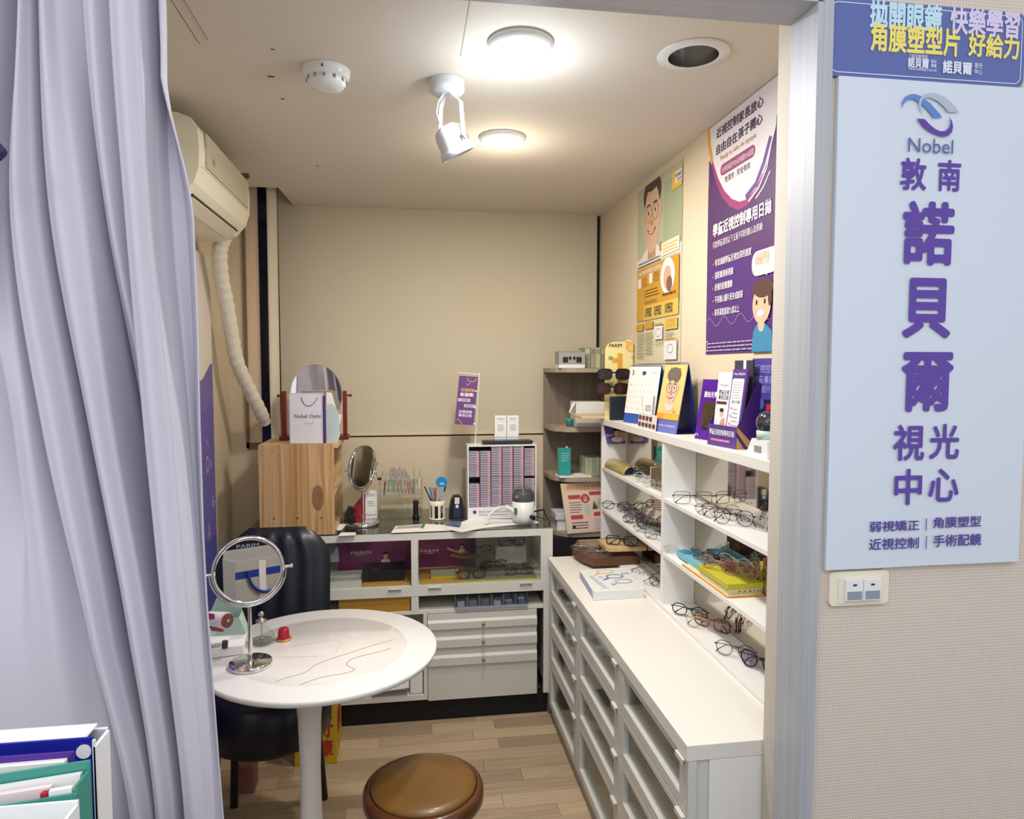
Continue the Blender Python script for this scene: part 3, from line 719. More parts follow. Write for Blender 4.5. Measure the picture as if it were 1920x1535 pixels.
# ---- black padded chair behind the table
t = thing('padded_chair', 'black leather chair with tall channelled back behind the round table', 'chair', (-.46, 2.42, 0))
bl_l = mat('black_leather', '10121c', .35)
cx0, cx1 = -.655, -.288
def backf(s_):
    def f(u, v):
        z = .50+.478*v; hw = (cx1-cx0)/2; e = .085*max(0, (v-.72)/.28)**2.6; x = (cx0+cx1)/2+(hw-e)*(2*u-1)
        edge = (1-abs(2*u-1)**5)*(1-max(0, (v-.93)/.07)**2)
        ch = .5+.5*cos(2*pi*(u*5)); yy = 2.46+.10*v
        return Vector((x, yy-s_*(.030*edge+.008*ch*edge), z))
    return f
b = M(); b.grid(backf(1), 42, 26, bl_l); b.grid(backf(-1), 42, 26, bl_l)
obj('backrest', b, t, fix=False)
b = M(); b.lathe([(.0001, .34), (.185, .34), (.20, .36), (.205, .42), (.195, .49), (.17, .505), (.0001, .51)], (-.472, 2.33, 0), bl_l, 40, 1, .95); obj('seat', b, t)
for sx, sy in ((-1, -1), (1, -1), (-1, 1), (1, 1)):
    obj('leg', M().tube([(-.472+sx*.155, 2.33+sy*.15, 0), (-.472+sx*.135, 2.33+sy*.12, .345)], .014, mat('dark_leg', '1a1412', .4), 12), t)
obj('back_bracket', M().box((-.53, 2.45, .40), (-.41, 2.468, .56), black), t)

# ---- air conditioner
t = thing('air_conditioner', 'cream wall mounted split air conditioner with ribbed grille on left wall', 'air conditioner', (XL, 2.48, 2.02))
y0, y1 = 2.155, 2.80; ac = mat('ac_cream', 'e6dfc8', .4)
prof = [(XL+.002, 2.285), (-.655, 2.285), (-.618, 2.272), (-.602, 2.245), (-.598, 2.19), (-.600, 2.135), (-.615, 2.09), (-.65, 2.05), (-.70, 2.03), (XL+.002, 2.03)]
obj('housing', M().prism(prof, 'y', y0+.02, y1-.02, ac), t, .003)
for a, c in ((y0, y0+.0195), (y1-.0195, y1)): obj('end_cap', M().prism([(x*1.0-(.0015 if x < XL+.01 else -.0015), z) for x, z in prof], 'y', a, c, ac), t, .006, 3)
n = 16
obj('grille_recess', M().box((-.6015, y0+.068, 2.150), (-.5975, y1-.033, 2.252), mat('ac_recess', 'a39b84', .6)), t)
for k in range(n):
    z = 2.154+(.094)*k/(n-1)
    obj('grille_rib', M().box((-.6015, y0+.07, z-.0015), (-.5935, y1-.035, z+.0015), mat('ac_rib', 'e6dfc8', .4)), t)
obj('brand_badge', M().lathe([(.0001, .004), (.9, .003), (1, 0)], (0, 0, 0), mat('badge_grey', '9a978c', .3), 20, .010, .017, None), t) if False else None
bb = M().cone((-.5957, y0+.145, 2.185), (-.5925, y0+.145, 2.185), .013, m=mat('badge_grey', '9a978c', .3), n=20)
obj('badge', bb, t)
obj('panel_seam', M().box((-.6012, y0+.03, 2.142), (-.5985, y1-.03, 2.1435), mat('ac_seam', 'b9b09a', .6)), t)
obj('outlet_slot', M().obox((-.632, y0+.05, 2.068), (0, y1-y0-.10, 0), (-.035, 0, -.022), (.002, 0, -.004), black), t)
obj('louver', M().obox((-.634, y0+.055, 2.060), (0, y1-y0-.11, 0), (-.040, 0, -.022), (.0015, 0, -.003), ac), t, .001)
# insulated hose
q = [(421, 444, 2.84), (412, 470, 2.86), (415, 520, 2.92), (425, 570, 2.98), (435, 630, 3.04), (445, 680, 3.08), (465, 725, 3.14), (485, 765, 3.20), (498, 792, 3.25)]
P0 = [A(a, b_, y=c) for a, b_, c in q]; pts = []
for i in range(len(P0)-1):
    p = [P0[max(i-1, 0)], P0[i], P0[i+1], P0[min(i+2, len(P0)-1)]]
    for k in range(8):
        u = k/8; pts.append(.5*((2*p[1])+(p[2]-p[0])*u+(2*p[0]-5*p[1]+4*p[2]-p[3])*u*u+(3*p[1]-p[0]-3*p[2]+p[3])*u**3))
pts.append(P0[-1])
tag(obj('insulated_hose', M().tube(pts, [.029+.0022*sin(i*2.1)-.004*(i > 60) for i in range(len(pts))], mat('hose_wrap', 'ddd6c6', .75, bump=(60, .3)), 16), loc=pts[-1]), 'wrapped white pipe running from air conditioner down to the window', 'pipe')
# ---- banner on left wall
by_0, by_1 = 1.75, 3.0; bzt = 2.0
t = thing('wall_banner', 'white and violet banner with wavy border on left wall under air conditioner', 'banner', (XL+.02, 2.4, .3))
obj('banner_board', M().box((XL+.001, by_0, .3), (XL+.018, by_1, bzt), mat('banner_edge', 'c08a60', .6)), t)
Bn = panel((XL+.018, by_0, .3), (0, by_1-by_0, 0), (0, 0, bzt-.3), t)
Bn.rect(0, 0, 1, 1, mat('banner_white', 'dcd4c8', .6)); vio = mat('banner_violet', '7466a6', .6)
def bz(z): return (z-.3)/(bzt-.3)
wav = [(1-i/40, bz(1.535+.035*cos(i/40*22))) for i in range(41)]
Bn.poly([(0, 0), (1, 0)]+wav, vio)
Bn.poly([(0, 0), (1, 0), (1, bz(1.42)), (.9, bz(1.375)), (.7, bz(1.40)), (.5, bz(1.36)), (0, bz(1.42))], mat('banner_violet2', '6a61a8', .6))
Bn.poly([(0, 0), (1, 0), (1, bz(.86)), (0, bz(.9))], mat('banner_violet3', '4c539f', .6))
pl = mat('banner_line', 'b9b2d8', .6)
Bn.stroke([(.90, bz(1.27)), (.935, bz(1.235))], .004, pl)
Bn.text('O', .90, bz(1.13), .93, bz(1.20), pl); Bn.text('o', .94, bz(1.15), .96, bz(1.18), pl); Bn.text('6', .955, bz(.98), .985, bz(1.03), pl); Bn.text('A', .90, bz(.86), .93, bz(.93), pl)
# ================================================================ CURTAIN
rowsP = [0, 400, 800, 1200, 1535]
def lerp_tab(tab, y):
    if y <= rowsP[0]: return tab[0]+(tab[1]-tab[0])/400*(y)*.6
    for i in range(4):
        if y <= rowsP[i+1]:
            u = (y-rowsP[i])/(rowsP[i+1]-rowsP[i]); m0 = (tab[i+1]-tab[max(i-1, 0)])/2; m1 = (tab[min(i+2, 4)]-tab[i])/2
            return (2*u**3-3*u*u+1)*tab[i]+(u**3-2*u*u+u)*m0+(-2*u**3+3*u*u)*tab[i+1]+(u**3-u*u)*m1
    return tab[-1]+(tab[-1]-tab[-2])/335*(y-1535)*.35
# control columns: (pixel x per row, depth towards the viewer per row)
cc = [
 ([-300,-300,-300,-300,-300], [.0]*5),
 ([-230,-150,-120,-100,-60], [.03,.02,.0,.0,.0]),
 ([-120,-110,-60,-30,0], [-.03,-.03,-.03,-.01,.0]),
 ([-40,-60,4,30,60], [.03,.0,-.05,-.01,.0]),
 ([2,-8,26,70,95], [.035,.035,.0,.0,.0]),
 ([18,9,60,110,140], [-.02,.0,.012,.008,.0]),
 ([24,24,82,155,205], [-.05,-.055,-.02,-.02,-.02]),
 ([32,35,92,175,248], [-.045,-.05,-.05,-.05,-.05]),
 ([48,39,97,180,253], [.01,.02,.02,.012,.01]),
 ([56,58,125,202,272], [.022,.03,.03,.028,.022]),
 ([64,80,148,217,287], [.01,.012,.01,.008,.005]),
 ([30+42,94,153,222,290], [-.045,-.055,-.05,-.045,-.03]),
 ([84,104,174,250,298], [.012,.012,.008,.008,.008]),
 ([98,135,200,272,315], [.024,.032,.032,.028,.022]),
 ([109,168,222,290,333], [.008,.018,.018,.015,.010]),
 ([148,186,228,294,345], [-.012,-.03,-.035,-.03,-.03]),
 ([152,190,232,297,348], [-.055,-.065,-.075,-.08,-.07]),
 ([164,200,245,305,349.5], [.010,.0,-.050,-.075,-.075]),
 ([184,216,262,312,350.5], [.020,.014,-.040,-.07,-.075]),
 ([203,236,276,316,351.5], [.0,-.01,-.055,-.075,-.075]),
 ([212,245,280,318,353], [-.035,-.045,-.06,-.065,-.06]),
 ([219,249,284,322,357], [.020,.022,.022,.020,.018]),
 ([246,273,312,348,382], [.032,.036,.038,.036,.032]),
 ([270,294,336,371,399], [.020,.024,.028,.030,.028]),
 ([277,298,341,376,405], [-.02,.0,.008,.015,.018]),
 ([283,306,345,379,408], [-.05,-.03,-.02,-.01,.004]),
 ([288,332,354,383,411], [-.03,-.035,-.030,-.015,.0]),
 ([298,350,363,387,415], [.0,-.020,-.016,-.01,.0]),
 ([304,359,369,391,420], [.004,-.006,-.010,-.006,.002]),
]
edge_rows = [(-300,303),(0,305),(110,304),(150,303),(200,315),(250,328),(300,341),(350,352),(400,359),(600,366),(800,370),(1000,377),(1135,385),(1300,399),(1535,420),(2200,440)]
def edge_px(y):
    for (a, b_), (c, d) in zip(edge_rows, edge_rows[1:]):
        if y <= c: return b_+(d-b_)*(y-a)/(c-a)
    return 440
YC = 1.13
fab = mat('curtain_fabric', 'c5c2cd', .75, bump=(900, .03))
def curtain(u, v):
    py = -230+v*(2150+230)
    n = len(cc)-1; t_ = u*n; i = min(int(t_), n-1); f = t_-i
    def px_(k): return lerp_tab(cc[k][0], py)
    def dp(k): return lerp_tab(cc[k][1], min(max(py, 0), 1535))
    k0, k1, k2, k3 = max(i-1, 0), i, i+1, min(i+2, n)
    x = px_(k1)+(px_(k2)-px_(k1))*f
    d0, d1, d2, d3 = dp(k0), dp(k1), dp(k2), dp(k3)
    # smooth through the control depths, rounded near the ridges
    g = f*f*(3-2*f); d = d1+(d2-d1)*(g*.7+f*.3)
    if i >= n-4:      # outer hem follows the traced free edge
        wgt = (t_-(n-4))/4; e = edge_px(py); xe_ = px_(n); x += (e-xe_)*wgt**1.5
    p = A(x, py, y=YC)
    z = max(p.z, .03)
    if p.z < .03: p = Vector((p.x, p.y, .03))
    return Vector((p.x, YC-d*1.3, z))
b = M().grid(curtain, (len(cc)-1)*7+1, 90, fab)
t = thing('curtain', 'pale lavender grey floor length curtain in deep folds at the left', 'curtain', (-.75, YC, .03))
o = obj('curtain_cloth', b, t, fix=False); md = o.modifiers.new('thick', 'SOLIDIFY'); md.thickness = .0025; md.offset = 0
rail = M().box((-1.25, YC-.03, 2.60), (.80, YC+.03, 2.625), white); obj('curtain_rail', rail, t)
# ================================================================ RECEPTION DESK CORNER, lower left
t = thing('reception_desk', 'pale desk mostly out of frame carrying the document rack at lower left', 'desk', (-.62, .78, 0))
obj('desk_top', M().box((-1.1, .50, .80), (-.30, 1.03, .83), warmwhite), t, .002)
for x_ in (-1.08, -.34):
    obj('side_panel', M().box((x_, .52, 0), (x_+.02, 1.02, .7995), warmwhite), t)
DZ = .8305
yr = .80
def D(px, py, y=yr): return A(px, py, y=y)
# rack: tilted open-front holder
r1 = D(203, 1369, yr+.05); rb = D(204, 1540)
t = thing('document_rack', 'white edged blue document rack with round white sticker at lower left', 'rack', (-.60, yr+.02, DZ))
xr0, xr1, zt_ = -.86, r1.x, r1.z
blu = mat('rack_blue', '1c2396', .4)
obj('back_panel', M().box((xr0, yr+.055, DZ), (xr1-.004, yr+.060, zt_), plastic_w), t, .001)
obj('right_panel', M().box((xr1-.004, yr+.018, DZ), (xr1, yr+.0545, zt_-.001), plastic_w), t, .001)
obj('left_panel', M().box((xr0, yr-.07, DZ), (xr0+.006, yr+.0545, zt_-.001), plastic_w), t, .001)
obj('rack_floor', M().box((xr0+.0062, yr-.07, DZ-.0001), (xr1-.0042, yr+.0545, DZ+.004), plastic_w), t)
xi = D(178, 1400, yr+.02).x; zi = D(170, 1396, yr+.02).z
obj('inner_card', M().box((xr0+.007, yr+.021, DZ+.005), (xr1-.0045, yr+.024, zi+.0075), blu), t)
obj('top_ledge', M().obox((xr0+.007, yr+.0243, zi+.0078), (xr1-xr0-.020, 0, 0), (0, .030, .0), (0, 0, -.002), plastic_w), t)
obj('white_edge', M().box((xi-.002, yr+.018, DZ+.005), (xi+.001, yr+.0209, zi+.006), plastic_w), t)
c = D(157, 1409, yr+.02); obj('round_sticker', M().cone((c.x, yr+.0195, c.z), (c.x, yr+.0209, c.z), .0080, m=paper, n=28), t)
obj('inner_side', M().box((xr1-.0052, yr+.018, DZ+.005), (xr1-.0042, yr+.0542, zt_-.004), blu), t)
Rk = panel((xr1-.0052, yr+.054, DZ+.005), (0, -.036, 0), (0, 0, zt_-.004-DZ-.005), t)
lz = mat('rack_letter', 'aab0c8', .5)
for k, (ch, py) in enumerate((('全', 1447), ('國', 1463), ('眼', 1484), ('鏡', 1503), ('科', 1523))):
    v = Rk.uv(186, py); Rk.text(ch, .3, v[1]-.022, .75, v[1]+.022, lz, .02)
# purple folder
t = thing('purple_folder', 'dark purple plastic folder holding white sheets behind the teal folder', 'folder', (-.68, yr-.02, DZ))
f1 = D(140, 1407, yr-.012); f0z = D(0, 1405, yr-.012).z
pf = mat('purple_folder_plastic', '4d2389', .3)
obj('cover', M().box((xr0+.02, yr-.014, DZ+.0045), (f1.x, yr-.011, f1.z), pf), t, .001)
obj('cover', M().prism([(xr0+.02, DZ+.0045), (f1.x-.012, DZ+.0045), (f1.x-.012, f1.z-.022), (-.60, f1.z-.024), (xr0+.02, f1.z-.040)], 'y', yr-.026, yr-.023, pf), t, .001)
obj('paper_sheets', M().prism([(xr0+.025, DZ+.0048), (f1.x-.02, DZ+.0048), (f1.x-.006, f1.z-.006), (xr0+.025, f1.z-.010)], 'y', yr-.0225, yr-.0145, paper), t)
# teal folder
t = thing('teal_folder', 'teal green plastic document folder with papers in front of blue rack', 'folder', (-.68, yr-.05, DZ))
g1 = D(170, 1423, yr-.035); g0 = D(0, 1450, yr-.035); tf = mat('teal_plastic', '3f8f82', .35)
sl = (g1.z-g0.z)/(g1.x-g0.x)
def zl_(x, dz): return g1.z+sl*(x-g1.x)+dz
def slab(x0, x1, y0, y1, dz, m): return M().prism([(x0, DZ+.0045), (x1, DZ+.0045), (x1, zl_(x1, dz)), (x0, zl_(x0, dz))], 'y', y0, y1, m)
xg0 = xr0+.02
obj('back_cover', slab(xg0, g1.x, yr-.038, yr-.035, 0, tf), t, .001)
obj('front_cover', slab(xg0, g1.x, yr-.068, yr-.065, -.017, tf), t, .001)
obj('side_cover', slab(g1.x-.003, g1.x, yr-.0645, yr-.0385, -.010, tf), t)
obj('paper_sheets', slab(xg0+.004, g1.x-.006, yr-.046, yr-.040, -.009, paper), t)
obj('paper_sheets', slab(xg0+.004, g1.x-.03, yr-.056, yr-.050, -.012, mat('pinkish_paper', 'e6d5d6', .7)), t)
obj('red_tab', slab(g1.x-.036, g1.x-.030, yr-.0635, yr-.058, -.0135, mat('red_tab', 'b0203c', .5)), t)
obj('clear_sleeve', slab(g1.x-.028, g1.x-.0065, yr-.0635, yr-.058, -.0125, plastic_w), t)
# white holder in front
h1 = D(130, 1522, .70)
t = thing('white_tray', 'white plastic tray corner at bottom left in front of teal folder', 'tray', (h1.x-.05, .69, DZ))
b = M(); x0_, x1_ = h1.x-.045, h1.x; z1_ = h1.z
b.box((x0_-.05, .66, DZ), (x1_, .663, z1_-.012), plastic_w).box((x1_-.003, .6632, DZ), (x1_, .7168, z1_-.004), plastic_w).box((x0_-.05, .717, DZ), (x1_, .72, z1_), plastic_w).box((x0_-.05, .6632, DZ), (x1_-.0032, .7168, DZ+.003), plastic_w)
obj('tray_body', b, t)
# dark tip at the left edge
c = A(2, 285, y=1.02)
single('dark_ornament', 'dark blue pointed ornament tip at the left edge before the curtain', 'ornament', M().lathe([(.0001, -.016), (.012, -.004), (.014, .0), (.012, .004), (.0001, .018)], (c.x-.006, 1.02, c.z), mat('ornament_blue', '2c2f5e', .4), 6).tube([(c.x-.006, 1.02, c.z+.015), (c.x-.006, 1.02, 2.6)], .0008, mat('ornament_blue'), 6))
# ================================================================ ON THE COUNTER
def bowl(c, r, prof): return [(c, r)]
def K(px, py, z=None): return A(px, py, z=BZ if z is None else z)
# swing mirror with red wooden frame on the pine box
PZ = bz1
red_w = mat('red_wood', '7c1f1c', .35, grain=('5e1512', (8, 8, 40), .5))
ym = 3.19
def Zp(px, py, y=ym): return A(px, py, y=y)
t = thing('swing_mirror', 'oval swing mirror in a red wooden frame standing behind the white bag', 'mirror', (Zp(590, 826).x, ym, PZ))
xa, xb = Zp(527, 826).x, Zp(655, 826).x
obj('base', M().box((xa, ym-.05, PZ), (xb, ym+.05, PZ+.018), red_w), t, .003)
for x0 in (xa+.004, xb-.030):
    p = obj('post', M().box((x0+.004, ym-.012, PZ+.0185), (x0+.022, ym+.012, Zp(536, 733).z), red_w), t, .002)
zk = Zp(650, 741).z
for s_, x0 in ((-1, xa+.008), (1, xb-.008)): obj('knob', M().cone((x0, ym, zk), (x0+.012*s_, ym, zk), .004, m=red_w).sphere((x0+.016*s_, ym, zk), .007, red_w, 12), t)
mr = (Zp(640, 750).x-Zp(546, 750).x)/2; mx_ = (Zp(640, 750).x+Zp(546, 750).x)/2; mzt = Zp(590, 684).z
pts = [(mx_+mr*cos(2*pi*i/48), mzt-.135+.135*sin(2*pi*i/48)) for i in range(48)]
obj('mirror_rim', M().prism([(mx_+(x-mx_)*1.03, mzt-.135+(z-mzt+.135)*1.02) for x, z in pts], 'y', ym-.004, ym+.004, chrome), t, .001)
obj('mirror_glass', M().prism(pts, 'y', ym-.0052, ym-.0042, mirror), t)
# paper bag
yb0 = 2.992; a = Zp(543, 833, yb0); c = Zp(604, 737, yb0)
t = thing('paper_bag', 'white optician paper bag with purple cord handle on top of the pine box', 'bag', ((a.x+c.x)/2, yb0+.02, PZ))
bagm = mat('bag_paper', 'e2dfe4', .6)
obj('bag_body', M().box((a.x, yb0, PZ+.0003), (c.x, yb0+.038, c.z), bagm), t, .0005)
Bg = panel((a.x, yb0, PZ), (c.x-a.x, 0, 0), (0, 0, c.z-PZ), t); vio2 = mat('bag_violet', '6f4f9f', .5); gb = mat('bag_grey', '6a6870', .6)
Bg.stroke([(.015, .01), (.015, .99), (.985, .99), (.985, .01), (.015, .01)], .0012, gb)
Bg.ptext('Nobel Optic', 552, 786, 602, 776, gb, .01)
obj('cord_handle', M().tube([A(x, y, y=yb0-.002) for x, y in ((565, 744), (566, 749), (570, 757), (576, 761), (583, 760), (589, 755), (596, 745))], .0013, vio2, 8), t)
# small animal-ear doodle on the bag is only three strokes
Bg.stroke([Bg.uv(571, 790), Bg.uv(573, 795), Bg.uv(577, 792), Bg.uv(582, 793), Bg.uv(586, 795), Bg.uv(588, 790)], .0011, gb)
Bg.disc(*Bg.uv(577, 796), .0012, gb); Bg.disc(*Bg.uv(582, 796), .0012, gb)
# papers tucked beside the bag
def sheet(name, label, cat, pts3, m, th=.0006, group=None):
    n = len(pts3); p = [Vector(q) for q in pts3]; nn = (p[1]-p[0]).cross(p[2]-p[0]).normalized()*th
    vs = p+[q+nn for q in p]; b = M().add(vs, [list(range(n))[::-1], list(range(n, 2*n))]+[(i, (i+1) % n, n+(i+1) % n, n+i) for i in range(n)], m)
    return single(name, label, cat, b, group=group)
sheet('receipt', 'pale blue receipt curling down beside the white paper bag', 'paper', [Zp(607, 828, 3.06), Zp(632, 832, 3.05), Zp(638, 815, 3.05), Zp(634, 770, 3.055), Zp(624, 757, 3.06), Zp(607, 760, 3.065)], mat('receipt_blue', 'c6d6d8', .7))
sheet('note_paper', 'white note paper sticking up between bag and mirror', 'paper', [Zp(612, 826, 3.08), Zp(630, 828, 3.08), Zp(641, 778, 3.085), Zp(633, 774, 3.085), Zp(622, 736, 3.09), Zp(612, 735, 3.09)], paper)
single('dark_card', 'dark purple card standing against the side of the paper bag', 'card', M().box((c.x+.001, 3.0, PZ), (c.x+.010, 3.03, PZ+.20), purple_d))
# pink carton inside the pine box
single('pink_carton', 'small pink carton inside the open pine box', 'box', M().box((bx1-.05, 3.02, 1.0204-.0), (bx1-.010, 3.10, 1.075), mat('pink_box', 'b03a68', .5)).box((bx1-.0505, 3.0195, 1.035), (bx1-.0095, 3.1005, 1.050), paper))
# round mirror on counter
def round_mirror(name, label, base, H, R_, tilt, turn, base_r, off=0.0, yoke=True):
    t = thing(name, label, 'mirror', base)
    obj('base', M().lathe([(.0001, 0), (base_r-.001, 0), (base_r, .001), (base_r, .011), (base_r-.003, .013), (.0001, .0135)], base, chrome, 48), t)
    bz_ = Vector(base); top = bz_+Vector((0, 0, H-R_-.012))
    obj('stem', M().cone(bz_+Vector((0, 0, .0135)), top, .0065, .005, chrome, 16), t)
    cM = Matrix.Rotation(turn, 3, 'Z') @ Matrix.Rotation(tilt, 3, 'X'); cc_ = bz_+Vector((0, 0, H))
    yM = Matrix.Rotation(turn, 3, 'Z')
    obj('yoke', M().tube([cc_+yM @ Vector(((R_+.010)*cos(a), 0, (R_+.010)*sin(a))) for a in [pi+pi*i/24 for i in range(25)]], .0028, chrome, 8), t)
    def ringp(r): return [cc_+cM @ Vector((r*cos(2*pi*i/56), 0, r*sin(2*pi*i/56))) for i in range(56)]
    rm = obj('mirror_rim', M().tube(ringp(R_), .0062, chrome, 12, closed=True), t)
    for s_, nm in ((-1, 'mirror_glass'), (1, 'mirror_glass')):
        c = cc_+cM @ Vector((0, .0025*s_, 0)); n = 56
        g = M(); vs = [c]+[c+cM @ Vector(((R_-.004)*cos(2*pi*i/n), 0, (R_-.004)*sin(2*pi*i/n))) for i in range(n)]
        g.add(vs, [(0, 1+i, 1+(i+1) % n) if s_ < 0 else (0, 1+(i+1) % n, 1+i) for i in range(n)], mirror)
        obj(nm, g, rm, fix=False)
    for s_ in (-1, 1):
        p = cc_+yM @ Vector((s_*(R_+.005), 0, 0)); obj('pivot_knob', M().cone(p, p+yM @ Vector((s_*.016, 0, 0)), .004, m=chrome, n=12).sphere(p+yM @ Vector((s_*.018, 0, 0)), .0055, chrome, 10), t)
    return t, cc_, cM
b0 = K(676, 983); H = A(690, 875, y=b0.y).z-BZ
round_mirror('round_stand_mirror', 'small round chrome mirror turned sideways on the glass counter', (b0.x+.012, b0.y, BZ), H, .098*.98, radians(4), radians(58), .072)
# black pouch, red pack, carton
q = K(655, 980); px0_ = max(q.x-.040, bx1+.019); pw_2 = q.x+.022-px0_
b = M().prism([(px0_, BZ+.0003), (px0_+pw_2, BZ+.0003), (px0_+pw_2-.002, BZ+.045), (px0_+pw_2-.012, BZ+.066), (px0_+.016, BZ+.070), (px0_+.002, BZ+.040)], 'y', q.y+.005, q.y+.05, mat('pouch_black', '17151b', .4, bump=(40, .8)))
single('black_pouch', 'small black pouch on counter beside the pine box opening', 'pouch', b, .006)
q = K(673, 972); b = M(); rm_ = mat('red_pack', 'a51a2c', .35, bump=(40, .4))
b.add([(q.x-.034, q.y-.02, BZ), (q.x+.028, q.y-.02, BZ), (q.x+.03, q.y+.02, BZ), (q.x-.034, q.y+.02, BZ), (q.x+.022, q.y-.006, BZ+.115), (q.x+.028, q.y-.006, BZ+.115), (q.x+.028, q.y+.008, BZ+.115), (q.x+.022, q.y+.008, BZ+.115), (q.x-.022, q.y-.014, BZ+.06), (q.x-.022, q.y+.014, BZ+.06)],
      [(0, 3, 2, 1), (0, 1, 5, 4, 8), (1, 2, 6, 5), (2, 3, 9, 7, 6), (3, 0, 8, 9), (8, 4, 7, 9), (4, 5, 6, 7)], rm_)
b.add([(q.x+.020, q.y-.006, BZ+.1155), (q.x+.030, q.y-.006, BZ+.1155), (q.x+.030, q.y+.008, BZ+.1155), (q.x+.020, q.y+.008, BZ+.1155), (q.x+.036, q.y, BZ+.155), (q.x+.040, q.y, BZ+.155)], [(0, 3, 2, 1), (0, 1, 5, 4), (1, 2, 5), (2, 3, 4, 5), (3, 0, 4)], paper)
t = single('red_package', 'crumpled red foil package with white tip behind small chrome mirror', 'package', b)
def text_carton(name, label, px0, px1, py0, py1, y, dep, zb_, lines, group=None, m=None):
    a = A(px0, py1, y=y); c = A(px1, py0, y=y)
    t = thing(name, label, 'box', ((a.x+c.x)/2, y+dep/2, zb_), group)
    obj('carton', M().box((a.x, y, zb_+.0002), (c.x, y+dep, c.z), m or paper), t, .0008)
    P = panel((a.x, y, zb_), (c.x-a.x, 0, 0), (0, 0, c.z-zb_), t)
    for st, u0, v0, u1, v1, mm in lines: P.text(st, u0, v0, u1, v1, mm)
    return t, P
gtx = mat('soft_text_grey', '8d92a8', .6)
t, P = text_carton('white_carton', 'white carton with small grey print between red package and acrylic rack', 685, 707, 921, 969, K(697, 970).y-.02, .05, BZ, [])
P.dashes(.2, .82, .85, .94, 2, gtx, .4, 1); P.dashes(.2, .45, .85, .68, 3, gtx, .35, 2); P.stroke([(.05, .12), (.2, .17), (.35, .11), (.5, .16), (.65, .11), (.8, .16), (.95, .12)], .003, gtx)
# acrylic tool rack with tools
y0 = K(709, 974).y; xa, xb = K(711, 974).x, K(793, 975).x
t = thing('acrylic_tool_rack', 'clear acrylic stepped rack holding optician tools on counter', 'rack', ((xa+xb)/2, y0+.05, BZ))
zt_ = A(709, 895, y=y0+.08).z
obj('side_panel', M().box((xa, y0, BZ), (xa+.004, y0+.10, BZ+.185), acrylic), t); obj('side_panel', M().box((xb-.004, y0, BZ), (xb, y0+.10, BZ+.185), acrylic), t)
for k, (yy, zz) in enumerate(((0, .045), (.028, .085), (.056, .125), (.090, .165))):
    obj('step', M().box((xa+.0042, y0+yy, BZ+zz), (xb-.0042, y0+yy+.026, BZ+zz+.003), acrylic).box((xa+.0042, y0+yy, BZ+zz-.022), (xb-.0042, y0+yy+.002, BZ+zz), acrylic), t)
obj('bottom', M().box((xa+.0042, y0, BZ), (xb-.0042, y0+.10, BZ+.003), acrylic), t)
for k in range(4): obj('divider', M().box((xa+.02+k*.016, y0+.001, BZ+.0033), (xa+.022+k*.016, y0+.024, BZ+.042), acrylic), t)
def tool(kind, px_t, py_t, px_b, py_b, yy, label, hm):
    a = A(px_b, py_b, y=yy); c = A(px_t, py_t, y=yy+.004); d = c-a; L_ = d.length; d.normalize()
    t = thing(kind, label, 'tool', a, 'hand tools standing in the acrylic rack')
    if kind == 'pliers':
        sdv = Vector((1, 0, 0))
        for s_ in (-1, 1):
            m0 = a+d*(L_*.55); obj('handle', M().tube([a+sdv*.008*s_, a+d*(L_*.25)+sdv*.009*s_, m0+sdv*.003*s_], [.0028, .0032, .0028], hm, 8), t)
            obj('jaw', M().tube([m0+sdv*-.002*s_, a+d*(L_*.72)+sdv*.0065*s_, c+sdv*.0015*s_], [.0028, .0036, .0016], steel, 8), t)
        obj('pivot', M().cone(m0+Vector((0, -.005, 0)), m0+Vector((0, .004, 0)), .0048, m=steel, n=12), t)
    else:
        m0 = a+d*(L_*.55); obj('handle', M().cone(a, m0, .0034, .0042, hm, 12), t); obj('shaft', M().cone(m0, c, .0018, .0012, steel, 10), t)
for args in (
  ('screwdriver', 724, 880, 720, 928, 'bent steel screwdriver with red grip leftmost in the acrylic rack', mat('tool_red', '7a4038', .4)),
  ('pliers', 734, 874, 732, 922, 'pliers with mint green grip beside the leftmost screwdriver in rack', mat('tool_green', '6fa890', .4)),
  ('pliers', 738, 873, 744, 925, 'plain steel pliers right of the green handled pliers in rack', steel),
  ('pliers', 741, 874, 752, 928, 'steel pliers with mauve grips near middle of the rack', mat('tool_mauve', '9a8890', .4)),
  ('pliers', 749, 872, 757, 925, 'tall steel pliers with rounded tip in middle of rack', steel),
  ('screwdriver', 752, 876, 759, 922, 'screwdriver with pale handle leaning behind the tall pliers', mat('tool_pale', 'b9b2a4', .4)),
  ('pliers', 757, 874, 765, 925, 'steel pliers leaning left with dull orange grip tips', mat('tool_orange', 'b08868', .4)),
  ('pliers', 761, 880, 771, 926, 'rightmost leaning pliers with rust red grips in rack', mat('tool_rust', '9c6a58', .4)),
  ('screwdriver', 776, 875, 776, 925, 'straight steel tweezer rod standing alone right of pliers', steel),
  ('screwdriver', 787, 873, 786, 920, 'clear handled tool standing rightmost in the acrylic rack', plastic_w)):
    tool(args[0], args[1], args[2]+3, args[3], args[4], y0+.062, args[5], args[6])
# dark clip on rack corner
c = A(710, 896, y=y0); single('binder_clip', 'black binder clip with raised wire arms at acrylic rack left corner', 'clip', M().box((xa-.006, y0-.003, BZ+.1855), (xa+.012, y0+.012, BZ+.195), black).tube([(xa-.004, y0+.004, BZ+.194), (xa-.014, y0+.004, BZ+.224)], .0012, black, 6).tube([(xa+.010, y0+.004, BZ+.194), (xa+.02, y0+.004, BZ+.224)], .0012, black, 6), loc=(xa, y0, BZ+.1855))
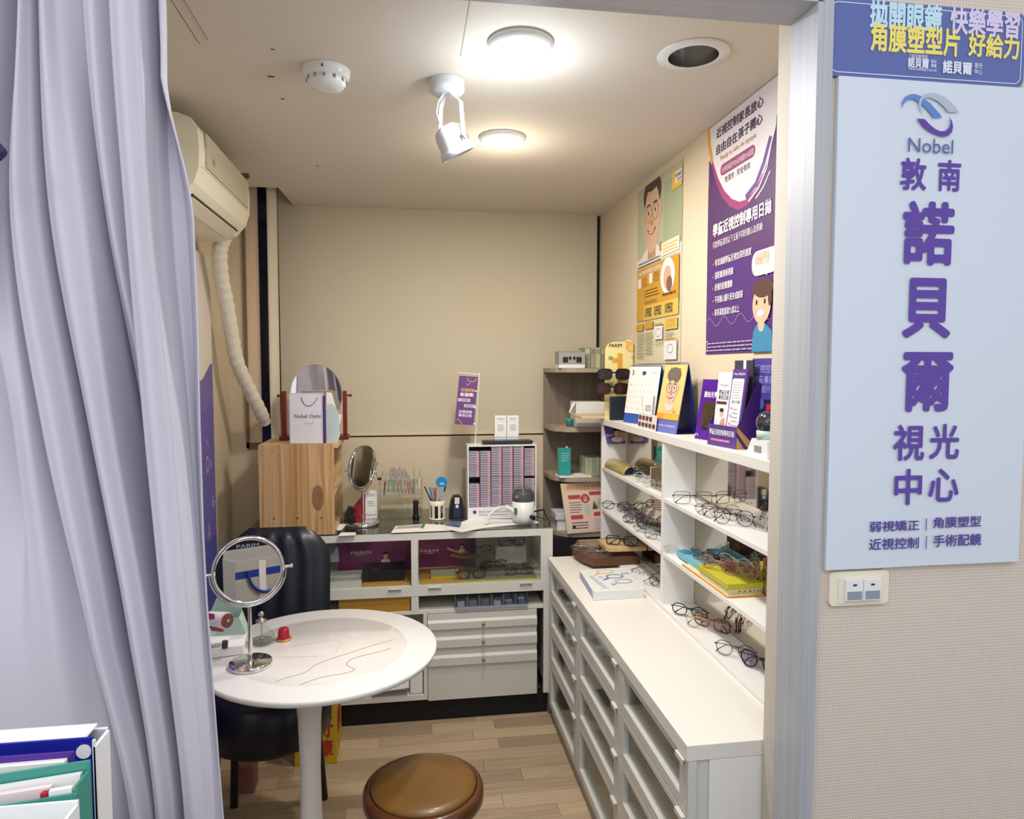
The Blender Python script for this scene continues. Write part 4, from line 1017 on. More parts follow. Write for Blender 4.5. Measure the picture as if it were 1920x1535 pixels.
# flashlight
q = K(780, 976); t = thing('flashlight', 'small black flashlight standing on its head before the acrylic rack', 'flashlight', (q.x, y0-.02, BZ))
obj('head', M().lathe([(.0001, 0), (.016, 0), (.0165, .012), (.012, .024)], (q.x, y0-.02, BZ), black, 24), t)
obj('barrel', M().lathe([(.012, .0242), (.0125, .085), (.011, .088), (.0001, .088)], (q.x, y0-.02, BZ), blackm, 24), t)
obj('wrist_cord', M().tube([(q.x+.012, y0-.02, BZ+.080), (q.x+.020, y0-.02, BZ+.07), (q.x+.019, y0-.02, BZ+.045), (q.x+.022, y0-.02, BZ+.02), (q.x+.017, y0-.02, BZ+.004)], .0014, black, 6), t)
# pen cup
q = K(820, 974); qc = Vector((q.x, q.y+.02, BZ)); t = thing('pen_cup', 'white slotted pen cup crowded with pens beside the acrylic rack', 'cup', qc)
cr = .037; cupm = plastic_c
obj('cup_base', M().lathe([(.0001, 0), (cr, 0), (cr+.001, .003), (cr, .008), (cr-.003, .008), (cr-.003, .004), (.0001, .004)], qc, cupm, 32), t)
obj('cup_band', M().lathe([(cr, .066), (cr+.001, .088), (cr-.002, .088), (cr-.003, .066), (cr, .066)], qc, cupm, 32), t)
for k in range(8):
    a = 2*pi*k/8+.25; d = Vector((cos(a), sin(a), 0)); tg = Vector((-sin(a), cos(a), 0))
    obj('cup_strut', M().obox(qc+d*(cr-.003)-tg*.006+Vector((0, 0, .0081)), tg*.012, d*.0025, (0, 0, .0578), cupm), t)
obj('cup_liner', M().lathe([(.0001, .0085), (.025, .0085), (.025, .06)], qc, mat('cup_liner', '2d2b30', .5), 24), t, fix=False)
def pen(px_t, py_t, dx, label, m, r=.0032, m2=None, name='pen'):
    tp = A(px_t, py_t, y=qc.y-.004); a = qc+Vector((dx, -.0, .010)); t = thing(name, label, 'pen', a, 'pens in the white cup')
    mid_ = a.lerp(tp, .55); obj('barrel', M().cone(a, mid_, r, m=m, n=10), t); obj('cap', M().cone(mid_, tp, r*1.1, r*.9, m2 or m, 10), t)
pen(796, 912, .008, 'black pen leaning far left out of the white cup', mat('pen_red', 'c0392b', .4), .0032, black)
pen(806, 913, -.004, 'light blue marker in the white pen cup', mat('pen_blue', '2e78ad', .4), .004)
pen(812, 915, .006, 'teal pen beside the light blue marker', mat('pen_teal', '3d8b9a', .4), .0035)
pen(817, 914, -.012, 'thick red marker in middle of white cup', mat('pen_red'), .0045)
pen(838, 902, .0, 'black pen leaning right behind the blue disc', mat('pen_white', 'dddddd', .4), .0034, black)
pen(832, 922, .014, 'yellow highlighter at the right of white cup', mat('pen_yellow', 'dfc83c', .4), .0038)
c = A(828, 904, y=qc.y-.012); t = thing('round_fan_tag', 'bright blue round tag on a pale stick in the pen cup', 'tag', qc+Vector((.006, -.010, .012)))
obj('disc', M().cone((c.x, c.y-.001, c.z), (c.x, c.y+.001, c.z), .0265, m=mat('tag_blue', '1f86c0', .4), n=36), t)
obj('tag_logo', M().box((c.x-.008, c.y-.0016, c.z-.010), (c.x+.010, c.y-.0012, c.z-.002), mat('tag_pale', 'a6d4ea', .5)), t)
obj('stick', M().box((c.x-.010, c.y-.003, BZ+.03), (c.x+.010, c.y-.0012, c.z-.022), mat('stick_blue_grey', '8fa3b8', .4)), t, .001)
# black dispenser
q = K(857, 973); b = M().prism([(q.x-.037, BZ+.0002), (q.x-.034, BZ+.055), (q.x-.026, BZ+.092), (q.x-.014, BZ+.108), (q.x+.012, BZ+.108), (q.x+.024, BZ+.095), (q.x+.031, BZ+.055), (q.x+.033, BZ+.0002)], 'y', q.y, q.y+.05, black)
t = thing('card_dispenser', 'glossy black upright dispenser with white card between cup and display box', 'dispenser', (q.x, q.y+.02, BZ)); obj('body', b, t, .006, 3)
obj('white_card', M().box((q.x-.011, q.y-.004, BZ+.072), (q.x+.011, q.y-.0005, BZ+.102), mat('card_cream', 'd8cfc2', .5)), t); obj('blue_insert', M().box((q.x-.016, q.y-.003, BZ+.006), (q.x+.014, q.y-.0005, BZ+.068), mat('insert_navy', '20304c', .35)), t)
obj('white_square', M().box((q.x-.006, q.y-.0045, BZ+.054), (q.x+.006, q.y-.0032, BZ+.068), paper), t)
# lens carton display
yd = 3.165; a = A(877, 975, y=yd); c = A(1006, 833, y=yd); xd_0, xd_1, zt_ = a.x, c.x, c.z
t = thing('lens_display_box', 'white display box with six columns of small lilac lens cartons', 'display', ((xd_0+xd_1)/2, yd+.05, BZ))
zbm = A(940, 950, y=yd).z
b = M(); b.box((xd_0, yd, BZ), (xd_0+.006, yd+.10, zt_), plastic_w).box((xd_1-.006, yd, BZ), (xd_1, yd+.10, zt_), plastic_w).box((xd_0+.006, yd, zt_-.006), (xd_1-.006, yd+.10, zt_), plastic_w)
b.box((xd_0+.006, yd+.001, BZ), (xd_1-.006, yd+.10, zbm), plastic_w).box((xd_0+.006, yd+.094, zbm), (xd_1-.006, yd+.10, zt_-.006), navy)
obj('case', b, t)
pw = (xd_1-xd_0-.012)/6
for k in range(1, 6): obj('divider', M().box((xd_0+.006+pw*k-.001, yd+.004, zbm+.0002), (xd_0+.006+pw*k+.001, yd+.0935, zt_-.0062), mat('maroon_divider', '3c1230', .5)), t)
zmid = zbm+(zt_-.006-zbm)*.49
obj('middle_shelf', M().box((xd_0+.0065, yd+.004, zmid), (xd_1-.0065, yd+.0935, zmid+.001), mat('maroon_divider')), t) if False else None
Lp = panel((xd_0, yd, BZ), (xd_1-xd_0, 0, 0), (0, 0, zbm-BZ), t, lift=.0002)
Lp.disc(*Lp.uv(890, 960), .0085, mat('logo_plum', '6b2a5c', .4)); Lp.text('酷柏光學   學童近視控制專用', .16, .52, .75, .72, gtx); Lp.dashes(.16, .30, .6, .42, 1, greyink, .5, 4)
lil = mat('lens_carton_lilac', 'b4abb6', .6, rnd=.12); bm_, bs_ = M(), None
cw, chh = pw-.0045, .0112
bm_.box((0, 0, 0), (cw, .06, chh-.0008), lil)
bm_.box((.001, -.0002, .0015), (cw*.72, 0, .0065), mat('carton_grey_print', '766c84', .6)).box((cw*.86, -.0002, .0005), (cw-.0005, 0, chh-.0015), mat('carton_salmon', 'e39a94', .6)).box((.001, -.0002, chh-.003), (cw*.8, 0, chh-.0017), mat('carton_white_line', 'd9cfdc', .6))
cm = mesh('lens_carton', bm_)
ordn = ['leftmost', 'second', 'third', 'fourth', 'fifth', 'rightmost']
ORD = ['', 'second from bottom', 'third from bottom', 'fourth from bottom', 'fifth from bottom', 'sixth from bottom', 'seventh from bottom', 'eighth from bottom', 'ninth from bottom', 'tenth from bottom', 'eleventh from bottom', 'twelfth from bottom', 'topmost']
n_lo = [10, 13, 13, 13, 13, 12]; n_hi = [11, 11, 13, 13, 13, 12]
zlo = zbm+.0004; hh = chh
tot = (zt_-.006-zbm); hh = tot/26.2; 
for k in range(6):
    for lvl, cnt in ((0, n_lo[k]), (1, n_hi[k])):
        for i in range(cnt):
            z = zlo+i*hh if lvl == 0 else zlo+13*hh+.0012+(i)*hh
            if z+hh > zt_-.006: continue
            if lvl == 1 and k == 0: pass
            o = bpy.data.objects.new('lens_carton', cm); COL.objects.link(o)
            o.location = (xd_0+.006+pw*k+.0022, yd+.006+random.uniform(-.001, .001), z); o.scale = (1, 1, (hh-.0004)/chh)
            tag(o, 'lilac lens carton, %s in the %s half of the %s display column' % (ORD[i] if i else 'bottom one', 'upper' if lvl else 'lower', ordn[k]), 'box', 'lilac lens cartons in the display box')
for k in range(6):      # shelf between the halves so both stacks rest on something
    obj('middle_shelf', M().box((xd_0+.0072+pw*k, yd+.005, zlo+13*hh+.0001), (xd_0+.0048+pw*(k+1), yd+.0935, zlo+13*hh+.0010), mat('maroon_divider')), t)
# on the display box
t = thing('black_tray', 'flat black tray lying on top of the lens display box', 'tray', ((xd_0+xd_1)/2, yd+.06, zt_))
xa, xb = A(901, 830, y=yd+.05).x, A(998, 830, y=yd+.05).x
b = M(); b.add([(xa+.016, yd+.02, zt_+.0002), (xb-.006, yd+.02, zt_+.0002), (xb-.01, yd+.09, zt_+.0002), (xa+.016, yd+.09, zt_+.0002), (xa, yd+.015, zt_+.016), (xb, yd+.015, zt_+.016), (xb-.004, yd+.095, zt_+.016), (xa+.008, yd+.095, zt_+.016)], [(3, 2, 1, 0), (4, 5, 6, 7), (0, 1, 5, 4), (1, 2, 6, 5), (2, 3, 7, 6), (3, 0, 4, 7)], mat('tray_black', '2a2a26', .4))
obj('tray_body', b, t, .002)
for (p0_, p1_, lb) in ((927.5, 949.5, 'white lens solution carton, left of the pair on black tray'), (950.5, 972.5, 'white lens solution carton, right of the pair on black tray')):
    t, P = text_carton('white_carton', lb, p0_, p1_, 779, 826, yd+.05, .022, zt_+.0162, [], 'pair of white cartons on the black tray')
    P.dashes(.2, .83, .85, .93, 2, gtx, .4, 5); P.rect(0, .765, 1, .77, gtx); P.dashes(.25, .38, .85, .66, 4, gtx, .35, 6); P.stroke([(.04, .1), (.2, .16), (.35, .09), (.5, .15), (.65, .09), (.8, .15), (.96, .1)], .003, mat('wave_blue', '7f93bb', .5)); P.rect(0, 0, 1, .05, mat('wave_blue'))
# flag
yfg = yd+.03; t = thing('desk_flag', 'small purple desk flag on a white pole above the lens display box', 'flag', (A(891, 832, y=yfg).x, yfg, zt_))
def Fg(px, py): return A(px, py, y=yfg)
obj('pole', M().cone((Fg(891, 832).x, yfg, zt_), Fg(899, 699), .0022, m=plastic_w, n=10), t)
obj('pole_foot', M().lathe([(.0001, .0002), (.008, .0002), (.006, .004), (.0001, .008)], (Fg(891, 832).x, yfg, zt_), plastic_w, 16), t)
obj('top_rod', M().cone(Fg(858, 698), Fg(900, 702), .0016, m=plastic_w, n=8), t)
O_ = Fg(852.5, 795); U_ = Fg(888, 797)-O_; V_ = Fg(861, 704)-O_
obj('flag_sheet', M().obox(O_, U_, V_, Vector((0, .001, 0)), purple), t)
P = Panel(O_, U_, V_, t, .0003); PANELS.append(P)
P.rect(0, 0, 1, 1, mat('flag_purple', '6b4380', .6)); yl = mat('flag_yellow', 'e3b04a', .5); wl = mat('flag_white', 'e8e0ee', .5)
P.text('近視控制', .15, .68, .88, .75, yl, .02); P.text('新選擇!', .15, .58, .85, .66, wl, .03)
P.rect(.05, .475, .7, .54, mat('flag_label', 'c9bccb', .5)); P.text('白天戴', .25, .49, .55, .525, ink); P.rect(.4, .36, 1, .425, mat('flag_label')); P.text('免清洗', .52, .375, .85, .41, ink)
P.text('近視控制', .15, .235, .85, .30, wl, .02); P.text('專用日拋', .15, .16, .85, .225, wl, .02)
P.stroke([(.62+.28*cos(a), 1.02+.10*sin(a)) for a in [pi+pi*.9*i/14 for i in range(15)]], .003, yl) if False else None
P.stroke([(.05+.30*cos(a), .0+.11*sin(a)) for a in [pi*.5*i/10+0.0 for i in range(11)]]+[(.05, .11)], .003, yl)
P.stroke([(.68+.25*cos(a), .99+.10*sin(a)) for a in [pi+pi*i/14 for i in range(1, 14)]], .003, yl)
P.stroke([(.4, .85), (.48, .82), (.56, .83), (.6, .87)], .0015, wl)
for py in (733, 764, 794): c = Fg(893-(py-733)*.055, py); obj('clip', M().box((c.x-.006, yfg-.003, c.z-.003), (c.x+.004, yfg-.0012, c.z+.003), plastic_w), t)
# ultrasonic style device with arched arm
q = K(984, 985); dc = Vector((q.x, q.y+.045, BZ)); t = thing('optical_device', 'round white device with dark grey top and green label on counter', 'device', dc)
dg = mat('device_grey', '4a4c50', .45)
obj('body', M().lathe([(.0001, .010), (.040, .010), (.047, .020), (.050, .035), (.050, .105), (.0001, .106)], dc, plastic_w, 44), t)
obj('foot', M().lathe([(.0001, .0), (.022, .0), (.024, .004), (.016, .0098), (.0001, .0099)], dc, plastic_w, 32), t)
obj('grey_collar', M().lathe([(.0505, .105), (.050, .135), (.046, .148), (.0001, .148)], dc, dg, 44), t)
obj('clear_lid', M().lathe([(.040, .149), (.036, .163), (.02, .170), (.0001, .171)], dc, acrylic, 32), t, fix=False)
obj('green_label', M().box((dc.x-.046, dc.y-.029, BZ+.05), (dc.x-.034, dc.y-.041, BZ+.078), mat('label_green', '2f7a4c', .5)), t) 
obj('round_badge', M().cone((dc.x-.032, dc.y-.037, BZ+.129), (dc.x-.036, dc.y-.043, BZ+.129), .009, m=mat('badge_ring', '8e8760', .4), n=18), t)
obj('dial', M().cone((dc.x+.028, dc.y-.040, BZ+.038), (dc.x+.040, dc.y-.058, BZ+.034), .009, m=navy, n=18), t)
pa = [A(x, y, y=dc.y-.012) for x, y in ((911, 978), (918, 965), (928, 955), (940, 950), (950, 950), (958, 955), (966, 962))]
pa[0].z = BZ+.008
obj('arched_arm', M().tube(pa, [.007, .007, .008, .009, .009, .009, .009], plastic_w, 14), t)
obj('arm_slot', M().obox(A(936, 947.5, y=dc.y-.022), (.03, 0, -.0005), (0, -.0, .004), (0, -.001, 0), mat('slot_dark_grey', '6d6c70', .5)), t)
t = single('device_cable', 'black power cable curving from the white device behind the cabinet', 'cable', M().tube([dc+Vector((.052, .01, .05)), A(1020, 955, y=3.12), (.612, 3.09, .880), (.6275, 3.06, .856), (.6275, 3.03, .76), (.6275, 2.99, .60), (.6275, 2.98, .30)], .0035, black, 8).tube([dc+Vector((.052, .02, .03)), A(1018, 972, y=3.14), A(1026, 972, y=3.11), (.6275, 3.075, .856)], .002, black, 6))
# loose papers on the glass
def flat(name, label, pxs, z, m, cat='paper', group=None): return sheet(name, label, cat, [A(a, b_, z=z) for a, b_ in pxs], m, .0006, group)
flat('paper_sheet', 'white form under a clear sleeve on the middle of the glass counter', [(733, 999), (860, 994), (866, 986), (800, 982), (742, 986)], BZ+.0002, paper)
t = flat('clear_bag', 'clear zip bag with green seal on the white form', [(738, 992), (788, 989), (796, 984), (748, 986)], BZ+.0012, clear('bag_film', 'f6f8f6', .12), 'bag')
flat('green_strip', 'green zip strip at the end of clear bag on counter', [(789, 990), (794, 990), (798, 981), (793, 981)], BZ+.0022, mat('strip_green', '3c8a52', .5), 'strip')
flat('paper_sheet', 'white card lying at the counter front edge by the pine box', [(633, 1005), (667, 1003), (667, 998), (640, 998)], BZ+.0002, paper)
flat('paper_sheet', 'white paper half hidden beside the pine box opening', [(632, 994), (640, 994), (651, 982), (632, 982)], BZ+.0002, paper)
flat('paper_sheet', 'large white leaflet under the arched arm of the device', [(838, 988), (905, 990), (960, 984), (1012, 980), (1000, 974), (880, 973)], BZ+.0002, paper)
sheet('soft_packet', 'crumpled white and blue plastic packet on the glass counter', 'packet', [A(832, 991, z=BZ+.002), A(865, 998, z=BZ+.002), A(905, 990, z=BZ+.004), A(890, 982, z=BZ+.012), A(868, 979, z=BZ+.015), A(840, 984, z=BZ+.008)], plastic_w, .002)
sheet('soft_packet', 'small blue foil packet behind the crumpled white packet', 'packet', [A(834, 984, z=BZ+.010), A(862, 986, z=BZ+.016), A(866, 978, z=BZ+.016), A(842, 977, z=BZ+.012)], mat('packet_blue', '5c6a98', .3), .002)

# ================================================================ SHOWCASE CONTENTS
zf = zl-.0018
def SCp(px, py, y): return A(px, py, y=y)
t = thing('eyewear_banner', 'plum eyewear banner with PARIM lettering and dark haired model, left showcase', 'poster', (-.2, 3.25, zf))
ysb = 3.20; a = SCp(633, 1056, ysb); c = SCp(771, 1016, ysb)
obj('banner_board', M().box((a.x, ysb, zf), (c.x, ysb+.004, zu-.004), mat('banner_plum', '7a2f5c', .45)), t)
plum = mat('banner_plum2', '843a66', .45)
def model_head(P, u, v, s_, sx=1.0, skin='d3a68c'):
    """simple head and shoulders, generic"""
    sk = mat('skin_print_'+skin, skin, .6); hr_ = mat('hair_print', '1d1518', .6); wu = s_/P.U.length; wv = s_/P.V.length
    def E(cu, cv, ru, rv, m): P.poly([(u+(cu+ru*cos(2*pi*i/20))*wu, v+(cv+rv*sin(2*pi*i/20))*wv) for i in range(20)], m)
    E(0, -1.15, .95, .45, mat('print_white_shirt', 'e2d6d2', .6)); E(0, -.75, .22, .4, sk)
    E(0, .28, .62, .62, hr_); E(0, -.05, .46, .62, sk); E(-.2, .45, .34, .2, hr_); E(.2, .5, .36, .18, hr_)
    for s2 in (-1, 1): E(.18*s2, .02, .08, .035, ink); E(.18*s2, .14, .11, .022, hr_)
    E(0, -.36, .13, .035, mat('print_lips', 'a85a55', .6)); E(.02, -.14, .035, .09, mat('print_nose', 'b98a72', .6))
P = panel((a.x, ysb, zf), (c.x-a.x, 0, 0), (0, 0, zu-.004-zf), t)
P.poly([(.0, .25), (1, .25), (1, .98), (0, .9)], plum); P.ptext('PARIM', 658, 1040, 695, 1032, mat('print_pinkwhite', 'e8d6dc', .5)); P.ptext('eyewear', 667, 1043, 683, 1041, mat('print_pinkwhite'))
u_, v_ = P.uv(723, 1041); model_head(P, u_, v_, .022); P.stroke([P.uv(747, 1050), P.uv(751, 1044), P.uv(755, 1051), P.uv(758, 1046)], .001, mat('print_pinkwhite'))
ysc = 3.24; a = SCp(786, 1052, ysc); c = SCp(880, 1016, ysc)
t = thing('eyewear_banner', 'second plum PARIM banner with reclining figure, right showcase', 'poster', (.1, ysc, zf)); obj('banner_board', M().box((a.x, ysc, zf), (c.x+.03, ysc+.004, zu-.004), mat('banner_plum')), t)
P = panel((a.x, ysc, zf), (c.x+.03-a.x, 0, 0), (0, 0, zu-.004-zf), t); P.ptext('PARIM', 788, 1036, 822, 1029, mat('print_pinkwhite')); P.ptext('eyewear', 797, 1039, 813, 1036, mat('print_pinkwhite'))
u_, v_ = P.uv(866, 1024); model_head(P, u_, v_, .016); P.stroke([P.uv(838, 1027), P.uv(850, 1032), P.uv(866, 1036), P.uv(880, 1034)], .010, mat('skin_print_d3a68c')); P.stroke([P.uv(844, 1040), P.uv(866, 1044), P.uv(898, 1042)], .016, mat('print_tan', 'b06a48', .6))
sheet('photo_card', 'grey photo card leaning at the left end of showcase', 'card', [SCp(604, 1055, 3.14), SCp(636, 1053, 3.14), SCp(634, 1026, 3.17), SCp(604, 1026, 3.17)], mat('photo_grey', '8f989c', .5), .001)
t = thing('black_gift_box', 'flat black gift box lying in the left showcase cell', 'box', (SCp(722, 1085, 3.03).x, 3.09, zf))
a = SCp(680, 1090, 3.02); c = SCp(759, 1085, 3.02)
obj('box_base', M().box((a.x, 3.02, zf+.0102), (c.x, 3.16, zf+.040), mat('box_black', '1d1c24', .4)), t, .001); obj('box_lid', M().box((a.x-.001, 3.019, zf+.0403), (c.x+.001, 3.161, zf+.056), mat('box_black')), t, .001)
P = panel((a.x, 3.02, zf+.0562), (c.x-a.x, 0, 0), (0, .14, 0), t); P.text('BEI', .22, .12, .38, .24, greyink); P.disc(.55, .6, .03, mat('box_emblem', '38363c', .4), .02)
single('white_riser', 'matte white riser board in left showcase behind the chair', 'board', M().box((xL+.02, 3.0, zf), (SCp(678, 1095, 3.0).x, 3.18, zf+.020), mat('riser_white', 'd8d3cc', .5)), .001)
single('amber_tray', 'thin amber edged tray under the black box in showcase', 'tray', M().box((SCp(679, 1095, 2.985).x, 2.987, zf), (xo1-.003, 3.18, zf+.010), mat('amber_edge', 'cf9a44', .4)), .001)
single('amber_tray', 'thin amber tray at left of the right showcase cell', 'tray', M().box((xo2+.008, 2.984, zf), (SCp(870, 1090, 2.98).x, 3.20, zf+.008), mat('amber_edge')), .001)
yel = mat('yellow_edge', 'd6c22e', .4)
single('yellow_tray', 'grey display tray with bright yellow edge in right showcase cell', 'tray', M().box((SCp(873, 1090, 2.98).x, 2.984, zf), (xo3-.006, 3.22, zf+.006), yel).box((SCp(873, 1090, 2.98).x+.004, 2.988, zf+.006), (xo3-.010, 3.216, zf+.008), mat('tray_grey', '8f8b7c', .5)))
single('acrylic_riser', 'clear acrylic riser block in the middle of right showcase cell', 'riser', M().box((SCp(873, 1060, 3.1).x, 3.185, zf+.0085), (SCp(925, 1060, 3.1).x, 3.215, zf+.075), acrylic))
single('clear_stand', 'grey display stand card standing on the amber tray', 'stand', M().box((SCp(808, 1072, 3.04).x, 3.04, zf+.0085), (SCp(860, 1072, 3.04).x, 3.048, zf+.045), mat('stand_grey', 'a19c8a', .4)).box((SCp(808, 1072, 3.04).x, 3.032, zf+.0085), (SCp(860, 1072, 3.04).x, 3.0398, zf+.016), yel))
single('white_riser', 'white stepped riser at the right end of showcase', 'riser', M().box((SCp(934, 1040, 3.14).x, 3.225, zf+.001), (xo3-.02, 3.29, zf+.085), mat('riser_white')))
# open shelf below: wooden box, parts organiser
za = .5003
t = thing('wooden_case', 'honey coloured wooden case on the shelf under left showcase', 'box', (-.17, 3.05, za))
a = A(635, 1141, y=2.97); c = A(769, 1110, y=2.97); hw = mat('honey_wood', 'b98a34', .45, grain=('9e7228', (1.5, 30, 30), .6))
obj('case_body', M().box((a.x, 2.972, za), (c.x, 3.20, za+.052), hw), t, .002); obj('case_lid', M().box((a.x-.001, 2.971, za+.0525), (c.x+.001, 3.201, za+.064), hw), t, .001)
t = thing('parts_organiser', 'translucent plastic organiser with six compartments of small parts', 'organiser', (.44, 3.0, za))
a = A(854, 1130, y=2.95).x; c = A(990, 1125, y=2.95).x; po = mat('organiser_plastic', '9aa2ac', .25)
obj('organiser_tray', M().box((a, 2.952, za+.0003), (c, 3.10, za+.004), po).box((a, 2.952, za+.004), (c, 2.954, za+.012), po).box((a, 2.954, za+.004), (a+.002, 3.10, za+.058), po).box((c-.002, 2.954, za+.004), (c, 3.10, za+.058), po).box((a+.002, 3.098, za+.004), (c-.002, 3.10, za+.058), po), t)
obj('organiser_front', M().box((a+.0002, 2.952, za+.0122), (c-.0002, 2.9535, za+.058), clear('organiser_clear', 'e2e8ee', .12)), t)
for k in range(1, 6):
    x = a+(c-a)*k/6; obj('divider', M().box((x-.001, 2.9542, za+.0042), (x+.001, 3.0975, za+.056), plastic_w), t)
for k in range(6):
    x = a+(c-a)*(k+.5)/6; R = random.Random(k)
    for j in range(3): obj('small_part', M().obox((x-.017, 2.958+j*.012, za+.0045), (.030, .004*R.uniform(-1, 1), .0), (0, .010, 0), (0, 0, .012+.020*R.random()), (plastic_w, po, mat('part_blue_grey', '7c8a9c', .4))[(j+k) % 3]), t)
obj('organiser_lid', M().box((a-.001, 2.951, za+.0585), (c+.001, 3.101, za+.062), clear('organiser_clear')), t)
# lower left cubby
single('white_bin', 'white storage bin in the low cubby right of table leg', 'bin', M().box((C_(768, 1260).x, 2.97, .1285), (C_(795, 1260).x-.004, 3.2, .245), plastic_w), .008)
sheet('leaning_board', 'pale marbled board leaning in low cubby under the counter', 'board', [A(700, 1300, y=2.955), A(767, 1290, y=2.955), A(767, 1262, y=3.0), A(700, 1262, y=3.0)], mat('marbled_board', 'd6d2cc', .4, grain=('b9b4b0', (12, 12, 12), .5)), .008)
# yellow carton under the table
t = thing('yellow_carton', 'yellow carton with red print on the floor under the table', 'box', (-.38, 2.80, 0)); yc = mat('carton_yellow', 'c2a01e', .5)
xr1_ = A(632, 1400, y=2.72).x
obj('carton_body', M().box((xr1_-.16, 2.70, .0), (xr1_, 2.90, .27), yc), t, .002); obj('carton_flap', M().box((xr1_-.161, 2.699, .2705), (xr1_+.001, 2.901, .30), mat('carton_yellow2', 'cbb02a', .5)), t)
P = panel((xr1_, 2.70, 0), (0, .2, 0), (0, 0, .27), t); rp_ = mat('red_print', 'b02a22', .5)
P2 = panel((xr1_-.16, 2.70, 0), (.16, 0, 0), (0, 0, .27), t); P2.text('好', .58, .40, .92, .75, rp_, .03); P2.text('康', .60, .12, .92, .38, rp_, .03); P.text('福', .15, .35, .8, .75, rp_, .03)
_wb = single('wooden_block', 'pinkish wooden block under the table behind the curtain edge', 'block', M().box((A(443, 1400, y=2.55).x, 2.55, .0), (A(475, 1400, y=2.55).x, 2.62, .10), mat('pink_wood', '8d5f50', .6)), .004)

# ================================================================ ON THE TABLE
TT = TZ+.0016
b0 = A(470, 1247, z=TT)
yy = b0.y; zc = A(471, 1070, y=yy-.005).z; Rr = (A(545, 1070, y=yy).x-A(400, 1070, y=yy).x)/2-.012
# the mirror faces the viewer, turned a little to its right and slightly down
mt, mc, mM = round_mirror('round_table_mirror', 'large round chrome mirror on stand at the table edge', (b0.x, yy, TT), zc-TT, Rr, radians(-3), radians(17), .056)
pm_ = Panel(mc+mM @ Vector((-.028, -.0027, Rr*.72)), mM @ Vector((.056, 0, 0)), mM @ Vector((0, 0, .009)), mt, .0002); PANELS.append(pm_); pm_.text('PARIM', 0, 0, 1, 1, mat('etched_grey', '9aa0aa', .5))
# white box with purple logo, left edge
a = A(392, 1240, z=TT); 
t = thing('white_gift_box', 'flat white box with violet logo on table beside the mirror stand', 'box', (-.52, 1.97, TT))
O_ = A(457, 1226, z=TT); ux = Vector((-.15, -.030, 0)); uy = Vector((-.022, .17, 0))
obj('box_body', M().obox(O_, ux, uy, (0, 0, .026), plastic_w), t, .0015)
P = Panel(O_+ux+Vector((0, 0, .026)), -ux, uy, t); PANELS.append(P)
u_, v_ = P.uv(409, 1209); P.disc(u_, v_, .017, mat('violet_logo', '5a4488', .5)); P.disc(u_, v_, .014, paper); P.disc(u_, v_, .010, mat('violet_logo')); P.disc(u_, v_, .0065, paper); P.disc(u_, v_, .004, mat('violet_logo'))
P.dashes(.72, .3, .98, .8, 5, mat('tiny_text', 'c9c3cc', .6), .3, 9)
# mint paper bag lying on the box
mintm = mat('mint_paper', 'a9c4b4', .6)
q0_, q1_, q2_ = A(400, 1178, y=2.04), A(465, 1167, y=2.0), A(452, 1130, y=2.08)
t = thing('mint_bag', 'pale mint open paper pouch resting on the white box', 'pouch', (q0_.x, 2.08, TT+.026))
zz = TT+.0265
x0_, x1_ = A(392, 1160, y=2.08).x, A(463, 1166, y=2.08).x
b = M(); hgt = A(452, 1120, y=2.08).z-zz
b.prism([(x0_, zz), (x1_, zz), (x1_-.018, zz+hgt*.55), (x1_-.035, zz+hgt), (x0_+.02, zz+hgt*1.05), (x0_-.005, zz+hgt*.5)], 'y', 2.105, 2.1065, mintm)
b.prism([(x0_+.02, zz), (x1_, zz), (x1_-.018, zz+hgt*.5), (x0_+.03, zz+hgt*.35)], 'y', 2.062, 2.0635, mintm)
b.add([(x1_, 2.062, zz), (x1_, 2.1065, zz), (x1_-.018, 2.1065, zz+hgt*.55), (x1_-.018, 2.062, zz+hgt*.5)], [(0, 1, 2, 3)], mintm)
b.add([(x0_, 2.062, zz+.0005), (x1_, 2.062, zz+.0005), (x1_, 2.106, zz+.0005), (x0_, 2.106, zz+.0005)], [(0, 1, 2, 3)], mintm)
obj('pouch_paper', b, t)
# pink and white toy torch
cv = A(424, 1163, y=1.965)
t = thing('toy_spyglass', 'white and pink toy spyglass with brown lens in front of mint pouch', 'toy', (cv.x-.02, 1.965, TT+.0265))
ax_ = Vector((.80, -.58, .10)).normalized(); e0 = cv-ax_*.055+Vector((-.008, 0, .003))
obj('tube', M().cone(e0, cv, .019, .023, plastic_w, 28), t); obj('lens_ring', M().cone(cv+ax_*.0003, cv+ax_*.005, .0205, m=mat('salmon_ring', 'd08a78', .4), n=28), t)
obj('lens', M().cone(cv+ax_*.0053, cv+ax_*.0075, .0185, m=mat('brown_lens', '6b3d36', .25), n=28), t); obj('lens_center', M().cone(cv+ax_*.0077, cv+ax_*.009, .004, m=mat('lens_dot', 'b9a49a', .4), n=14), t)
obj('pink_panel', M().obox(e0+Vector((.004, -.024, .006)), (.020, -.012, .0), (0, -.002, 0), (0, 0, .018), mat('rose_pink', 'a8505e', .4)), t, .001)
obj('pink_base', M().obox(e0+Vector((.006, -.018, -.030)), (.036, -.006, -.004), (.0, .022, 0), (0, 0, .012), mat('rose_pink')), t, .003)
obj('purple_foot', M().cone((cv.x-.005, 1.965, TT+.0268), (cv.x-.004, 1.965, TT+.046), .008, m=mat('plum_foot', '4a2342', .4), n=16), t)
